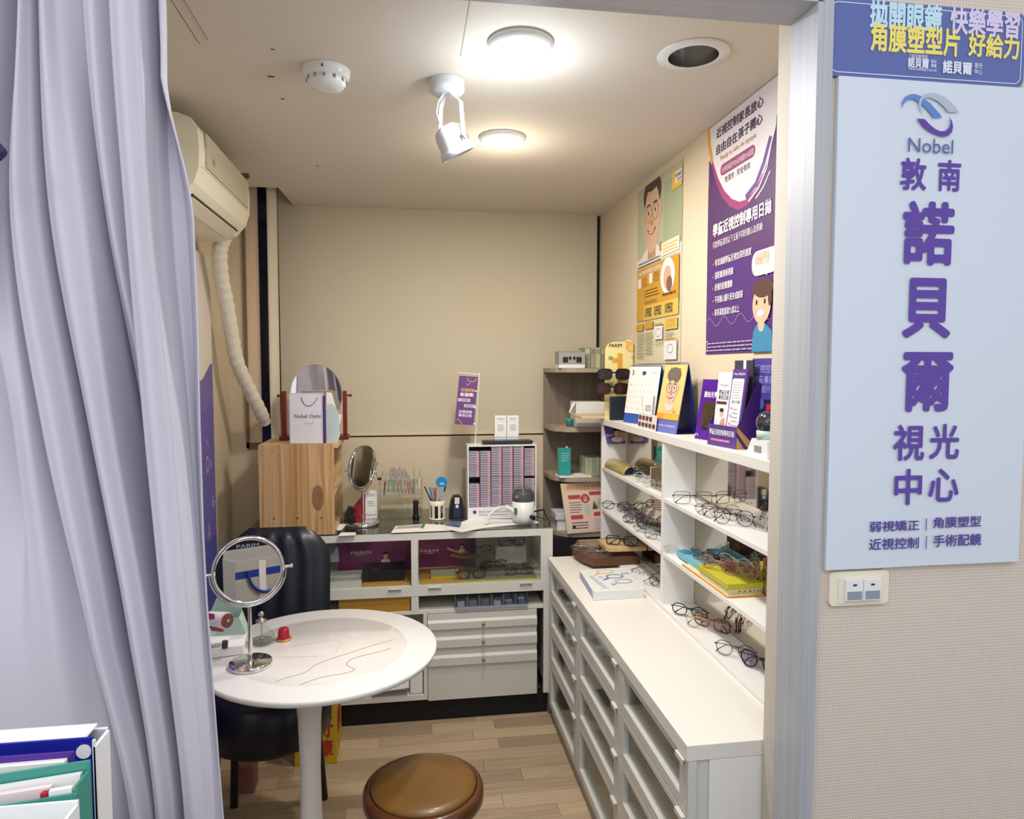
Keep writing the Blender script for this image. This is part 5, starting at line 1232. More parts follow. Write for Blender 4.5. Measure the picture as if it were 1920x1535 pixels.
# glass bottle
c = A(488, 1210, z=TT); bc = Vector((c.x, c.y+.02, TT))
t = thing('glass_bottle', 'small round clear glass bottle with silver stopper on the table', 'bottle', bc)
gl_ = clear('bottle_glass', 'f8faf8', .12)
obj('glass_body', M().lathe([(.0001, .0), (.030, .0), (.036, .006), (.037, .016), (.032, .030), (.020, .042), (.014, .050), (.0135, .062), (.015, .064)], bc, gl_, 40), t, fix=False)
obj('glass_base', M().lathe([(.0001, .002), (.028, .002), (.033, .007), (.030, .010), (.0001, .009)], bc, clear('bottle_base', 'eef2f0', .2), 32), t)
obj('inner_tube', M().cone(bc+Vector((0, 0, .010)), bc+Vector((0, 0, .058)), .004, m=clear('inner_glass', 'e4e8e6', .25), n=12), t)
obj('stopper', M().lathe([(.0155, .0642), (.0155, .070), (.005, .073), (.004, .078), (.008, .083), (.009, .088), (.005, .093), (.0001, .094)], bc, mat('stopper_silver', 'b3aea6', .25, 1), 24), t)
# red cup with gold lid upside down
c = A(532, 1198, z=TT); rc = Vector((c.x, c.y, TT))
t = thing('red_capsule', 'small red capsule cup standing on a gold foil rim', 'cup', rc)
obj('gold_rim', M().lathe([(.0001, 0), (.0215, .0), (.023, .002), (.021, .004), (.0001, .004)], rc, mat('gold_foil', 'c79a4a', .35, .6), 32), t); obj('red_body', M().lathe([(.0175, .0042), (.0150, .030), (.0125, .033), (.0001, .0335)], rc, mat('capsule_red', 'a8203a', .3, .3), 32), t)
# things the table mirror reflects: a tote bag on a chair beside the viewer
t = thing('visitor_chair', 'dark chair below the viewpoint seen only in the round mirror', 'chair', (.12, .62, 0)); dkb = mat('chair_navy', '10162c', .4)
obj('seat', M().box((-.14, .45, .42), (.38, .90, .47), dkb), t, .01); obj('backrest', M().box((-.20, .40, .4705), (.40, .445, 1.02), dkb), t, .015)
for x_ in (-.10, .32):
    for y_ in (.47, .84): obj('leg', M().cone((x_, y_, 0), (x_, y_, .4195), .014, m=black, n=10), t)
tb = thing('tote_bag', 'pale grey tote bag with blue band on the chair in the mirror', 'bag', (.10, .72, .4705)); tg_ = mat('tote_grey', 'b9b5ae', .7); tbl = mat('tote_blue', '1f3c96', .6)
zb_, zt_ = .4705, .86
b = M(); b.box((-.06, .80, zb_), (.30, .803, zt_), tg_).box((-.06, .66, zb_), (-.057, .7998, zt_), tg_).box((.297, .66, zb_), (.30, .7998, zt_), tg_).box((-.057, .66, zb_), (.297, .663, zt_+.03), tg_).box((-.0568, .6632, zb_), (.2968, .7998, zb_+.003), tg_)
obj('bag_body', b, tb); obj('blue_band', M().box((-.0602, .8032, zt_-.075), (.3002, .8042, zt_-.045), tbl), tb)
for x_ in (.04, .18): obj('white_strap', M().box((x_, .8044, zb_+.06), (x_+.03, .8056, zt_-.01), paper), tb)
obj('blue_handle', M().tube([(.07+.08*cos(a), .812, zt_-.045+.10*sin(a)) for a in [pi+pi*i/16 for i in range(17)]], .006, tbl, 8), tb)

# ================================================================ CORNER SHELF CONTENTS
def kp(px, py, y): return A(px, py, y=y)
yk = 3.20; z = KZ[0]; a = kp(1031, 683, yk); c = kp(1097, 683, yk)
t = thing('eyewear_case_box', 'grey and white carton printed with spectacles on top of corner shelf', 'box', ((a.x+c.x)/2, yk+.05, z))
zt_ = kp(1060, 658, yk+.03).z
x0_, x1_ = max(a.x, .70), c.x
obj('carton_base', M().box((x0_, yk, z+.0003), (x1_, yk+.09, z+.018), plastic_w), t, .001); obj('carton_lid', M().prism([(yk-.001, z+.0185), (yk+.091, z+.0185), (yk+.091, zt_-.006), (yk+.04, zt_), (yk+.004, zt_-.008)], 'x', x0_-.001, x1_+.001, mat('lid_grey', '9b9c9a', .5)), t, .002)
P = panel((x0_, yk-.001, z+.0185), (x1_-x0_, 0, 0), (0, 0, zt_-.010-z-.0185), t)
for s_ in (-1, 1): P.rect(.5+.26*s_-.10, .15, .5+.26*s_+.10, .65, mat('dark_screen', '23282a', .3)); P.disc(.5+.08*s_, .55, .006, black, .008)
R = random.Random(5); x = x1_+.006; gcol = ['8e8f7c', '9b9c88', 'b9b998', '86866f', '93937e', 'a5a58c']; nm = ['olive grey file book leftmost on top of corner shelf', 'second sage file book on top of the corner shelf', 'pale cream green file book in middle of top row', 'dark olive file book right of the cream one', 'sage file book half hidden by the yellow board', 'rightmost sage file book behind yellow board']
for k in range(6):
    w_ = (.030, .022, .024, .020, .022, .024)[k]; h_ = .098
    if x+w_ > XR-.02: break
    t = thing('file_book', nm[k], 'book', (x+w_/2, yk+.08, z), 'file books on top of the corner shelf')
    obj('cover', M().box((x, yk+.035, z+.0003), (x+w_, yk+.16, z+h_), mat('file_%d' % k, gcol[k], .6)), t, .002); obj('spine_label', M().box((x+.003, yk+.0340, z+h_-.03), (x+w_-.003, yk+.0348, z+h_-.006), mat('file_label_%d' % k, gcol[(k+2) % 6], .6)), t)
    x += w_+.0015
for k, (px, lb) in enumerate(((1085, 'thin pale card upright behind the grey carton'), (1091, 'thin white sleeve upright beside the file books'))):
    q = kp(px, 650, yk+.13); single('card_sleeve', lb, 'card', M().box((q.x-.003, yk+.11, z+.0003), (q.x+.003, yk+.17, z+.09+.003*k), (mat('card_pale', 'cfcab2', .6), paper)[k]))
# second shelf
z = KZ[1]; a = kp(1076, 782, yk); c = kp(1134, 753, yk)
t = thing('tissue_box', 'white tissue box with a tissue hanging out on second corner shelf', 'box', ((a.x+c.x)/2, yk+.06, z))
x1_ = min(c.x, XR-.02); obj('box_body', M().box((a.x+.012, yk, z+.0003), (x1_, yk+.12, z+.048), plastic_w), t, .003); obj('box_lid', M().box((a.x+.010, yk-.002, z+.0485), (x1_+.001, yk+.122, c.z), plastic_w), t, .004)
def tis(u, v): return Vector((a.x+.012-.030*v+.004*sin(9*u+4*v), yk-.004+.03*u-.002*v, c.z-.002+.006*sin(pi*v)-.05*v**1.5+.003*sin(12*u)))
o = obj('tissue', M().grid(tis, 10, 12, paper), t, fix=False)
q = kp(1070, 780, yk+.05); single('teal_tub', 'small teal plastic tub left of the tissue box', 'tub', M().lathe([(.0001, 0), (.016, 0), (.018, .030), (.019, .031), (.019, .036), (.0001, .037)], (q.x, yk+.07, z+.0003), mat('tub_teal', '4fa2a2', .4), 24))
qa = kp(1034, 781, yk); single('yellow_card', 'thin yellow card at left front of second corner shelf', 'card', M().box((max(qa.x, .71), yk+.015, z+.0003), (qa.x+.075, yk+.07, z+.004), mat('card_mustard', 'c9a24e', .6)))
# third shelf
z = KZ[2]; a = kp(1035, 876, yk+.02); c = kp(1058, 840, yk+.02)
t = thing('teal_bottle_box', 'teal translucent box with white print on third corner shelf', 'box', ((a.x+c.x)/2, yk+.05, z)); tm = mat('teal_box', '2f9c93', .25)
x0_ = max(a.x, .705); w_ = c.x-a.x; obj('box_body', M().box((x0_, yk+.02, z+.0055), (x0_+w_, yk+.055, c.z), tm), t, .002); obj('cap', M().cone((x0_+w_*.72, yk+.037, c.z+.0002), (x0_+w_*.72, yk+.037, c.z+.007), .005, m=plastic_w, n=12), t)
P = panel((x0_, yk+.02, z+.0055), (w_, 0, 0), (0, 0, c.z-z-.0055), t); P.dashes(.2, .5, .9, .85, 5, mat('teal_print', 'a8dcd6', .5), .3, 3)
single('paper_stack', 'small stack of white papers and film lying on third corner shelf', 'paper', M().box((x0_-.004, yk-.018, z+.0003), (x0_+.155, yk+.09, z+.005), paper), .001)
for k in range(5):
    x0_ = kp(1098, 870, yk+.02).x+k*.017
    if x0_+.015 < XR-.018: single('pale_green_box', ('slim pale green box leftmost on the third corner shelf', 'second slim pale green box on third corner shelf', 'third slim pale green box on third corner shelf', 'pale green box with yellow label on third corner shelf', 'rightmost pale green box on third corner shelf')[k], 'box', M().box((x0_, yk+.02, z+.0003), (x0_+.0155, yk+.14, z+.088+.002*(k % 2)), mat('box_green_%d' % (k % 2), ('a8b293', 'b6bd9e')[k % 2], .5)), .001, group='slim pale green boxes on the corner shelf')
# bottom shelf: white boxes and leaning info board
z = KZ[3]
single('white_parcel', 'lower white carton behind the leaning information board', 'box', M().box((.70, yk+.03, z+.0003), (.80, yk+.15, z+.055), plastic_w), .002)
single('white_parcel', 'upper white carton behind the leaning information board', 'box', M().box((.69, yk+.02, z+.0556), (.79, yk+.14, z+.088), mat('lilac_white', 'd5d3dc', .5)), .002)
yi = 3.178; O_ = kp(1057, 989, yi-.02); O_.z = z+.001; O_.x = max(O_.x, .735); U_ = Vector((XR-.02-O_.x, .012, .005)); tl = kp(1044, 907, yi+.02)-O_; tl = Vector((-.026, .04, kp(1044, 907, yi+.02).z-O_.z))
t = thing('information_board', 'cream information board with red headings leaning on bottom corner shelf', 'board', O_)
W_ = U_.cross(tl).normalized()*-.010
obj('board', M().obox(O_, U_, tl, W_, mat('board_cream', 'd9c7a6', .6)), t, .001)
P = Panel(O_, U_, tl, t); PANELS.append(P); pk = mat('board_pink', 'e3c6b8', .6); rdp = mat('board_red', 'b8473c', .5)
P.rect(.04, .03, .98, .97, pk); P.rect(.04, .84, .98, .97, mat('board_peach', 'dcb892', .6)); P.text('眼科 近視保健 護眼須知', .12, .87, .95, .94, rdp)
P.disc(.48, .68, .022, rdp); P.text('十大\n重點', .44, .62, .52, .74, paper); P.rect(.12, .68, .38, .76, rdp); P.rect(.58, .74, .9, .81, rdp); P.rect(.12, .28, .38, .36, rdp); P.rect(.62, .32, .92, .40, rdp)
P.dashes(.12, .40, .40, .64, 5, ink, .25, 11); P.rect(.44, .36, .55, .56, mat('board_teal', 'b4c8b8', .6)); P.poly([(.62, .5), (.66, .64), (.70, .5), (.72, .62), (.72, .46), (.60, .46)], mat('board_leaf', '35503a', .6)); P.dashes(.75, .45, .95, .66, 5, greyink, .5, 12)
P.dashes(.12, .08, .5, .24, 3, ink, .3, 13); P.rect(.6, .06, .78, .28, mat('board_lilac', 'd2b6c2', .6)); P.rect(.82, .06, .95, .28, mat('board_pale', 'e8ddd2', .6)); P.disc(.16, .13, .008, ink)
# ================================================================ WALL POSTERS, right wall
xw = XR-.0005
def wall_poster(name, label, pa, pb, ztop, ybot, edge_m):
    """pa, pb: photo x of far and near edge"""
    ya, yb_ = A(pa, 500, x=xw).y, A(pb, 500, x=xw).y; z0 = A(pa, ybot, x=xw).z
    t = thing(name, label, 'poster', (xw, (ya+yb_)/2, z0))
    obj('poster_sheet', M().box((xw-.0015, yb_, z0), (xw, ya, ztop), edge_m), t)
    P = panel((xw-.0015, ya, z0), (0, yb_-ya, 0), (0, 0, ztop-z0), t); return t, P
# purple poster
t, P = wall_poster('purple_poster', 'tall purple and white children eye care poster beside the doorway', 1327, 1462, ZC-.004, 664, mat('poster_purple', '523070', .45))
pw_ = mat('poster_white', 'e4dee0', .45); pg = mat('poster_gold', 'd9a24a', .45); pt = mat('poster_text_plum', '4a2a4e', .5); rose = mat('poster_rose', '9c3f72', .45); vio_p = mat('poster_violet', '6a4190', .45)
def PP(pts): return [P.uv(*q) for q in pts]
P.rect(0, 0, 1, .62, mat('poster_violet_low', '523074', .45)); P.rect(0, .40, 1, .75, mat('poster_violet_mid', '563566', .45))
P.rect(0, .86, 1, 1, pw_)
cir = PP([(1331, 225), (1332, 262), (1336, 300), (1345, 335), (1357, 362), (1371, 378), (1386, 384), (1400, 378), (1418, 356), (1432, 325), (1444, 285), (1456, 235), (1462, 100), (1331, 210)])
P.poly([(u, min(v, 1)) for u, v in cir], pw_)
P.stroke(PP([(1329, 235), (1331, 275), (1336, 305)]), .022, pg); P.stroke(PP([(1336, 305), (1345, 338), (1357, 364), (1371, 380), (1386, 386), (1400, 380), (1418, 358), (1432, 325)]), [.012, .018, .022, .024, .024, .02, .014, .008], rose)
P.stroke(PP([(1404, 378), (1424, 350), (1438, 315), (1446, 275)]), .006, pw_); P.stroke(PP([(1418, 372), (1432, 350), (1445, 320)]), .005, pw_)
P.stroke(PP([(1399, 370), (1418, 345), (1433, 305), (1446, 255)]), .016, vio_p)
def pt_(st, x0, y0, x1, y1, m, b_=0): a_, c_ = P.uv(x0, y0), P.uv(x1, y1); P.text(st, a_[0], a_[1], c_[0], c_[1], m, b_)
def slanted(st, pts4, m, b_=0):
    """text set level on the poster between two photo points (lower left, upper right)"""
    pt_(st, *pts4, m, b_)
# rows read from left (far) to right (near): all level on the wall
def row(st, xl_, yl, xr_, hz, m, b_=0):
    a_ = P.uv(xl_, yl); c_ = P.uv(xr_, 500); P.text(st, a_[0], a_[1], c_[0], a_[1]+hz/P.V.length, m, b_)
row('近視控制', 1344, 262, 1380, .032, pt, .02); row('家長放心', 1386, 232, 1426, .032, pt, .02)
row('自由自在', 1344, 292, 1379, .032, pt, .02); row('孩子開心', 1385, 262, 1425, .032, pt, .02)
row('Ready to take on myopia', 1352, 304, 1414, .020, mat('poster_orange_text', 'c98a5c', .5))
a_, c_ = P.uv(1352, 331), P.uv(1412, 500); P.rrect(a_[0], a_[1], c_[0], a_[1]+.034/P.V.length, .015, rose); row('台灣衛福部TFDA及美國FDA認證', 1355, 325, 1410, .018, pw_)
row('免清洗 · 安全有效', 1360, 343, 1404, .020, pt)
row('學童近視控制專用日拋', 1338, 446, 1446, .042, pw_, .03); row('可對學童達到以下五點不同的關心及照顧:', 1338, 467, 1431, .022, pw_)
for st, y_, x2 in (('有效減緩學童近視加深的速度', 500, 1410), ('遠距離清晰視線', 524, 1377), ('舒適的配戴體驗', 546, 1376), ('不用擔心鏡片丟失或破裂', 569, 1396), ('家長滿意度達九成以上', 593, 1390)):
    row(st, 1342, y_, x2, .023, pw_, .01); u_, v_ = P.uv(1339, y_-4); P.disc(u_, v_, .004, mat('poster_salmon', 'd0706a', .5))
P.dashes(.04, .008, .98, .055, 3, mat('poster_fine', 'b9a6c8', .5), .35, 21); P.rect(.02, .012, .05, .06, mat('poster_fine')); P.rect(.026, .018, .044, .054, mat('poster_violet_low'))
u_, v_ = P.uv(1432, 490); P.rrect(u_-.13, v_-.05, 1, v_+.045, .03, pw_); row('請諮詢醫師', 1420, 489, 1445, .022, mat('poster_orange', 'dd9a4c', .5)); row('專業驗光人員', 1419, 499, 1445, .020, mat('poster_orange'))
P.poly(PP([(1434, 508), (1442, 506), (1441, 516)]), pw_)
# cartoon boy
u_, v_ = P.uv(1431, 570); sk = mat('cartoon_skin', 'eab594', .5); hb = mat('cartoon_hair', '5a3a34', .5); su = 1/P.U.length; sv = 1/P.V.length
def E(cu, cv, ru, rv, m): P.poly([(u_+(cu+ru*cos(2*pi*i/24))*su, v_+(cv+rv*sin(2*pi*i/24))*sv) for i in range(24)], m)
su *= .88; sv *= .88
P.poly([(u_-.06*su, v_-.17*sv), (u_+.075*su, v_-.17*sv), (u_+.065*su, v_-.085*sv), (u_+.02*su, v_-.06*sv), (u_-.025*su, v_-.06*sv), (u_-.05*su, v_-.085*sv)], mat('cartoon_shirt', '3f86a8', .5)); E(0, -.065, .02, .022, sk); E(0, 0, .058, .062, sk); E(.01, .050, .062, .030, hb); E(-.045, .055, .022, .012, hb); E(.052, .02, .012, .03, hb)
for s_ in (-1, 1): E(-.005+.026*s_, .008, .0055, .009, ink)
E(-.005, -.028, .022, .011, pw_)
P.stroke([(.02+.9*i/30, .14+.02*sin(i*.8)) for i in range(31)], .0012, mat('poster_fine'))
# yellow poster
t, P = wall_poster('yellow_poster', 'tall yellow and pale green poster with smiling boy wearing glasses', 1196, 1279, ZC-.03, 682, mat('poster_pale', 'c9c8b2', .45))
P.rect(0, 0, 1, .30, mat('poster_sage', 'cfc9a8', .45)); P.rect(0, .60, 1, 1, mat('poster_green', 'b2b69a', .45)); P.rect(.62, .6, 1, .95, mat('poster_green2', 'a4ab8c', .45)); P.rect(0, .555, 1, .60, pw_)
skb = mat('boy_skin', 'cdab90', .5); u_, v_ = .36, .80; su = 1/P.U.length; sv = 1/P.V.length; hb2 = mat('boy_hair', '4a3a32', .5); sk2 = mat('boy_skin_shade', 'b98b6c', .5)
P.poly([(u_-.16*su-.02, .56), (u_-.15*su, v_-.155*sv), (u_-.05*su, v_-.11*sv), (u_+.05*su, v_-.11*sv), (u_+.15*su, v_-.155*sv), (u_+.17*su, .56)], mat('boy_shirt', 'd8d6cc', .5))
P.poly([(u_-.045*su, v_-.16*sv), (u_+.045*su, v_-.16*sv), (u_+.042*su, v_-.07*sv), (u_-.042*su, v_-.07*sv)], sk2)
E(0, .10, .104, .075, hb2); E(0, 0, .092, .140, skb); E(0, .145, .085, .035, hb2); E(-.10, .03, .015, .03, skb); E(.10, .03, .015, .03, skb)
for s_ in (-1, 1):
    E(.040*s_, .028, .016, .009, pw_); E(.040*s_, .028, .008, .009, ink); E(.040*s_, .058, .024, .005, hb2)
    P.stroke([(u_+(.040*s_+.034*cos(2*pi*i/20))*su, v_+(.022+.032*sin(2*pi*i/20))*sv) for i in range(21)], .0035, mat('boy_glasses', 'b9935c', .5))
E(0, -.018, .012, .010, sk2); P.stroke([(u_+(x_)*su, v_+(-.060+abs(x_)**2*9)*sv) for x_ in [-.045+.009*i for i in range(11)]], .009, mat('boy_mouth', '9c4f42', .5)); P.stroke([(u_+(x_)*su, v_+(-.058+abs(x_)**2*9)*sv) for x_ in [-.03+.006*i for i in range(11)]], .004, pw_)
P.rect(.80, .875, 1, .965, mat('poster_yel', 'e0b64a', .45)); P.rect(.86, .90, 1, .955, pw_); P.text('MYOSMART', .87, .925, .99, .945, ink, .02); P.text('近視控制', .9, .905, .99, .918, ink)
P.rect(.60, .565, .97, .635, mat('poster_cream', 'e8dfc0', .45)); P.dashes(.64, .575, .94, .625, 3, mat('poster_ochre_text', 'c99a5a', .5), .3, 31); P.stroke([(.57, .60), (.55, .63), (.58, .65), (.60, .63), (.575, .60)], .006, mat('poster_ochre', 'b9873e', .5))
P.dashes(.04, .515, .58, .585, 4, ink, .25, 32)
oc = mat('poster_amber', 'c8952f', .45); P.rect(.02, .30, .97, .545, oc); P.rect(.02, .245, .97, .325, mat('poster_lemon', 'd4b456', .45)); P.rect(.02, .245, .2, .33, oc)
P.text('兒童近視控制眼鏡鏡片使用說明', .05, .505, .60, .53, pw_, .01)
P.disc(.74, .455, .075, pw_, .068); P.disc(.74, .445, .04, mat('poster_baby', 'cfa78c', .5), .045); P.disc(.78, .41, .03, mat('poster_brown', '7c5f4c', .5), .03)
for x0_, y0_ in ((.05, .435), (.33, .445)): P.rect(x0_, y0_, x0_+.08, y0_+.055, pw_); P.dashes(x0_+.11, y0_, x0_+.24, y0_+.055, 5, ink, .2, int(x0_*100))
P.dashes(.22, .37, .58, .42, 3, ink, .22, 33); P.dashes(.22, .335, .58, .355, 2, ink, .22, 34); P.text('請至眼科驗光所', .64, .352, .92, .368, ink, .01)
for x0_ in (.24, .46, .70): P.text('近視控制\n光學鏡片\n視力追蹤', x0_, .262, x0_+.16, .312, ink, .01)
P.rect(.02, .19, .20, .23, oc); P.rect(.24, .195, .44, .235, oc); P.rect(.48, .205, .66, .215, oc); P.rect(.70, .175, .96, .235, mat('poster_lemon')); P.text('日常配戴\n注意事項', .74, .182, .92, .228, oc)
for x0_, y0_, y1_, k in ((.04, .03, .18, 41), (.25, .05, .18, 42), (.5, .10, .12, 43), (.71, .13, .165, 44)): P.dashes(x0_, y0_, x0_+.2, y1_, max(2, int((y1_-y0_)*60)), mat('poster_grey_text', '7c7866', .5), .3, k)
P.rect(.48, .13, .66, .20, pw_); P.rect(.70, .02, .96, .115, pw_); P.rect(.70, .118, .96, .126, oc)
for cx_, cy_ in ((.57, .165), (.83, .075)): P.stroke([(cx_+.06*cos(2*pi*i/18), cy_+.022*sin(2*pi*i/18)) for i in range(19)], .003, greyink)
t = thing('wall_card', 'small pale card on the right wall behind the yellow board', 'card', (xw, A(1176, 640, x=xw).y, A(1176, 650, x=xw).z)); a = A(1158, 650, x=xw); c = A(1186, 627, x=xw)
obj('card_sheet', M().box((xw-.001, c.y, a.z), (xw, a.y, c.z), mat('card_beige', 'd8cdb6', .6)), t); P = panel((xw-.001, a.y, a.z), (0, c.y-a.y, 0), (0, 0, c.z-a.z), t); P.rect(.45, .3, .65, .55, greyink)

# ================================================================ ON THE DISPLAY SHELF'S TOP
def S(px, x): p = A(px, 760, x=x); return Vector((x, p.y, ZT+.0002))
def Sz(px, py, x): return A(px, py, x=x).z
# yellow board on a maple base
ma = mat('maple', 'd9bf94', .45, grain=('c7a877', (3, 30, 30), .5))
p = S(1150, .90)
t = thing('sunglasses_display', 'cream PARIM display board with orange figure one holding two sunglasses', 'display', (.90, p.y, ZT))
La = Vector((A(1134, 700, y=2.965).x, 2.965, 0)); Lb = Vector((XR-.008, 2.945, 0)); Ld = (Lb-La).normalized(); Ln = Vector((Ld.y, -Ld.x, 0))   # Ln looks to the viewer
zb0_ = ZT+.0125; ztb = A(1165, 640, y=2.955).z
W_ = (Lb-La).length; H_ = ztb-zb0_+.014
obj('maple_base', M().box((A(1087, 787, y=3.0).x, 2.972, ZT+.0002), (XR-.004, 3.165, ZT+.012), ma), t, .002)
obj('maple_foot', M().obox(La-Ln*.02+Vector((0, 0, ZT+.0002)), Ld*W_, Ln*.045, (0, 0, .012), ma), t, .002) if False else None
o_ = [(0, 0), (W_, 0), (W_, H_-.02)]+[(W_-.022+.022*cos(a), H_-.016+.022*sin(a)) for a in [pi*i/10 for i in range(0, 8)]]+[(W_-.05, H_-.004), (.035, H_-.004), (.012, H_-.012), (0, H_-.035)]
bd = M().prism(o_, 'y', -.004, .004, mat('board_lemon', 'e6d694', .5))
bd.v = [La+Ld*v.x-Ln*v.y+Vector((0, 0, zb0_-.0122+v.z)) for v in bd.v]
obj('board', bd, t, .001)
P = panel(La+Ln*.004+Vector((0, 0, zb0_-.0122)), Ld*W_, (0, 0, H_), t); P.ptext('PARIM', 1142, 651, 1166, 644, ink, .02)
og = mat('figure_orange', 'd99a2c', .45)
P.poly([P.uv(1158, 735), P.uv(1167, 736), P.uv(1167, 662), P.uv(1158, 662)], og); P.poly([P.uv(1148, 671), P.uv(1158, 671), P.uv(1158, 680), P.uv(1148, 680)], og)
P.poly([P.uv(1143, 775), P.uv(1160, 777), P.uv(1168, 745), P.uv(1152, 744)], mat('tan_print', 'd0a86a', .5))
P.disc(*P.uv(1184, 650), .026, mat('cookie_orange', 'e0a860', .5), .024); P.disc(*P.uv(1176, 640), .010, mat('cookie_orange')); P.disc(*P.uv(1194, 645), .010, mat('cookie_orange')); P.disc(*P.uv(1184, 652), .013, mat('cookie_lime', 'cfc95c', .5))
for px_, py_, cc_ in ((1145, 671, '7f9a78'), (1188, 670, 'c7a878'), (1145, 696, 'a9a070'), (1145, 722, '8f9a58')): P.disc(*P.uv(px_, py_), .011, mat('dot_'+cc_, cc_, .5), .009)
ny = 2.98

# ---------------------------------------------------------------- spectacles
GM = {}
def rim_pts(cx, w_, h_, n_, kind, y=0.0):
    out = []
    for i in range(n_):
        a = 2*pi*i/n_; c_, s_ = cos(a), sin(a); e = {'round': 1.0, 'oval': .9, 'panto': .85, 'rect': .55, 'square': .45}[kind]
        x = (abs(c_)**e)*(1 if c_ > 0 else -1)*w_/2; z = (abs(s_)**e)*(1 if s_ > 0 else -1)*h_/2
        if kind == 'panto' and z < 0: x *= 1-.16*(abs(z)/(h_/2))
        out.append(Vector((cx+x, y+.0035*(abs(cx+x)/.07)**2, z+h_/2+.0035)))
    return out
def spec_meshes(kind, w_, h_, r, fm, tm, lm, folded):
    key = (kind, w_, h_, r, fm.name, tm.name, lm.name, folded)
    if key in GM: return GM[key]
    bw = .018; cx = w_/2+bw/2; out = []
    f = M()
    for s_ in (-1, 1): f.tube(rim_pts(cx*s_, w_, h_, 28, kind), r, fm, 6, closed=True)
    zb_ = h_*.66+.0035
    f.tube([(-bw/2-.001, 0, zb_-.003), (-bw/4, -.002, zb_+.001), (0, -.003, zb_+.002), (bw/4, -.002, zb_+.001), (bw/2+.001, 0, zb_-.003)], r*1.05, fm, 6)
    for s_ in (-1, 1):
        f.tube([(s_*(bw/2+.001), .001, zb_-.010), (s_*(bw/2-.002), .006, zb_-.013)], .0006, steel, 5); f.sphere((s_*(bw/2-.003), .007, zb_-.014), .0028, lens if True else None, 8, (.5, 1, 1.4))
        f.box((s_*(cx+w_/2-.001), 0, h_*.72), (s_*(cx+w_/2+.005), .006, h_*.72+max(.003, r*1.8)), fm)
    out.append(('frame_front', mesh('frame_front', f)))
    for s_ in (-1, 1):
        l = M(); p = rim_pts(cx*s_, w_-.001, h_-.001, 28, kind, .0002); c_ = Vector((cx*s_, .001, h_/2+.0035))
        l.add([c_]+p, [(0, 1+i, 1+(i+1) % 28) for i in range(28)], lm, True); out.append(('lens', mesh('lens', l, fix=False)))
    hx_ = cx+w_/2+.003; hz = h_*.72+.0015
    for s_ in (-1, 1):
        m_ = M(); rt = max(r*.9, .0011)
        if folded: pts = [(s_*hx_, .006+(.004 if s_ > 0 else 0), hz), (s_*(hx_-.045), .010+(.005 if s_ > 0 else 0), hz), (s_*(hx_-.09), .011+(.005 if s_ > 0 else 0), hz-.004), (s_*(hx_-.112), .011+(.005 if s_ > 0 else 0), max(hz-.020, .003)), (s_*(hx_-.118), .011+(.005 if s_ > 0 else 0), .003)]
        else: pts = [(s_*hx_, .004, hz), (s_*(hx_+.001), .045, hz), (s_*(hx_-.002), .090, hz-.001), (s_*(hx_-.004), .112, hz-.010), (s_*(hx_-.006), .132, .0032)]
        m_.tube(pts[:4], [rt, rt, rt*1.0, rt*1.2], fm, 6); m_.tube(pts[3:], [rt*1.6, rt*1.9], tm, 6); out.append(('temple', mesh('temple', m_)))
    GM[key] = out; return out
def specs(label, p, rz, kind='oval', w_=.05, h_=.038, r=.0011, fm=None, tm=None, lm=None, folded=False, name='spectacles', rx=0, sc=1.0, cat='glasses', group='spectacles on display'):
    fm = fm or steel; t = thing(name, label, cat, p, group)
    if folded is False and rx == 0: rx = 0
    for n_, me in spec_meshes(kind, w_, h_, r, fm, tm or fm, lm or lens, folded):
        o = bpy.data.objects.new(n_, me); COL.objects.link(o); o.parent = t
    t.rotation_euler = (rx, 0, rz); t.scale = (sc, sc, sc)
    p = Vector(p)
    if p.x > SX and p.z > CT+.012 and p.z < ZT-.05:      # keep the pair inside its shelf cell
        R3 = Matrix.Rotation(rz, 3, 'Z') @ Matrix.Rotation(rx, 3, 'X'); vs = [R3 @ (v.co*sc)+p for o_ in t.children for v in o_.data.vertices]
        mx_ = max(v.x for v in vs); y0_, y1_ = min(v.y for v in vs), max(v.y for v in vs); lo, hi = (2.2715, 3.018) if p.y > 2.26 else (1.4315, 2.2485)
        if mx_ > .9755: p.x -= mx_-.9755
        if y0_ < lo: p.y += lo-y0_
        if y1_ > hi: p.y -= y1_-hi
        t.location = p
    return t
g_black = mat('frame_black', '15141a', .3); g_dkred = mat('frame_dark_red', '4a1420', .3); g_brown = mat('frame_brown', '4a2f24', .35); g_pink = mat('frame_rose', 'b47c74', .3); g_purp = mat('frame_violet', '4b3a78', .3)
g_gold = mat('frame_gold', 'b8935c', .25, .9); g_bronze = mat('frame_bronze', '5c4c3e', .3, .7); g_gun = mat('frame_gunmetal', '3c3d42', .3, .8); g_silver = mat('frame_silver', 'a9abb0', .22, .9)
g_clear = mat('frame_pale', 'c9ccd0', .2); g_mint = mat('frame_pale_mint', 'a8bcb6', .25); pinklens = clear('rose_lens', 'f4e4e4', .1); violens = clear('violet_lens', 'd8c4ee', .1); sunlens = mat('sun_lens', '2a2426', .12); sunlens2 = mat('sun_lens_wine', '3c1a1e', .12)
# sunglasses clipped on the board
for (px_, py_, lb, lm_) in ((1151, 713, 'upper black sunglasses hanging on the cream display board', sunlens), (1148, 740, 'lower black sunglasses with wine tinted lenses on cream display board', sunlens2)):
    q = A(px_, py_, y=2.912); specs(lb, (q.x, 2.912, q.z), radians(-6), 'rect', .060, .046, .0026, g_black, g_black, lm_, True, 'sunglasses', group='sunglasses on the cream board')
    obj('clip_peg', M().cone((q.x, 2.955, q.z+.032), (q.x, 2.917, q.z+.032), .002, m=acrylic, n=8), bpy.data.objects['sunglasses_display'])
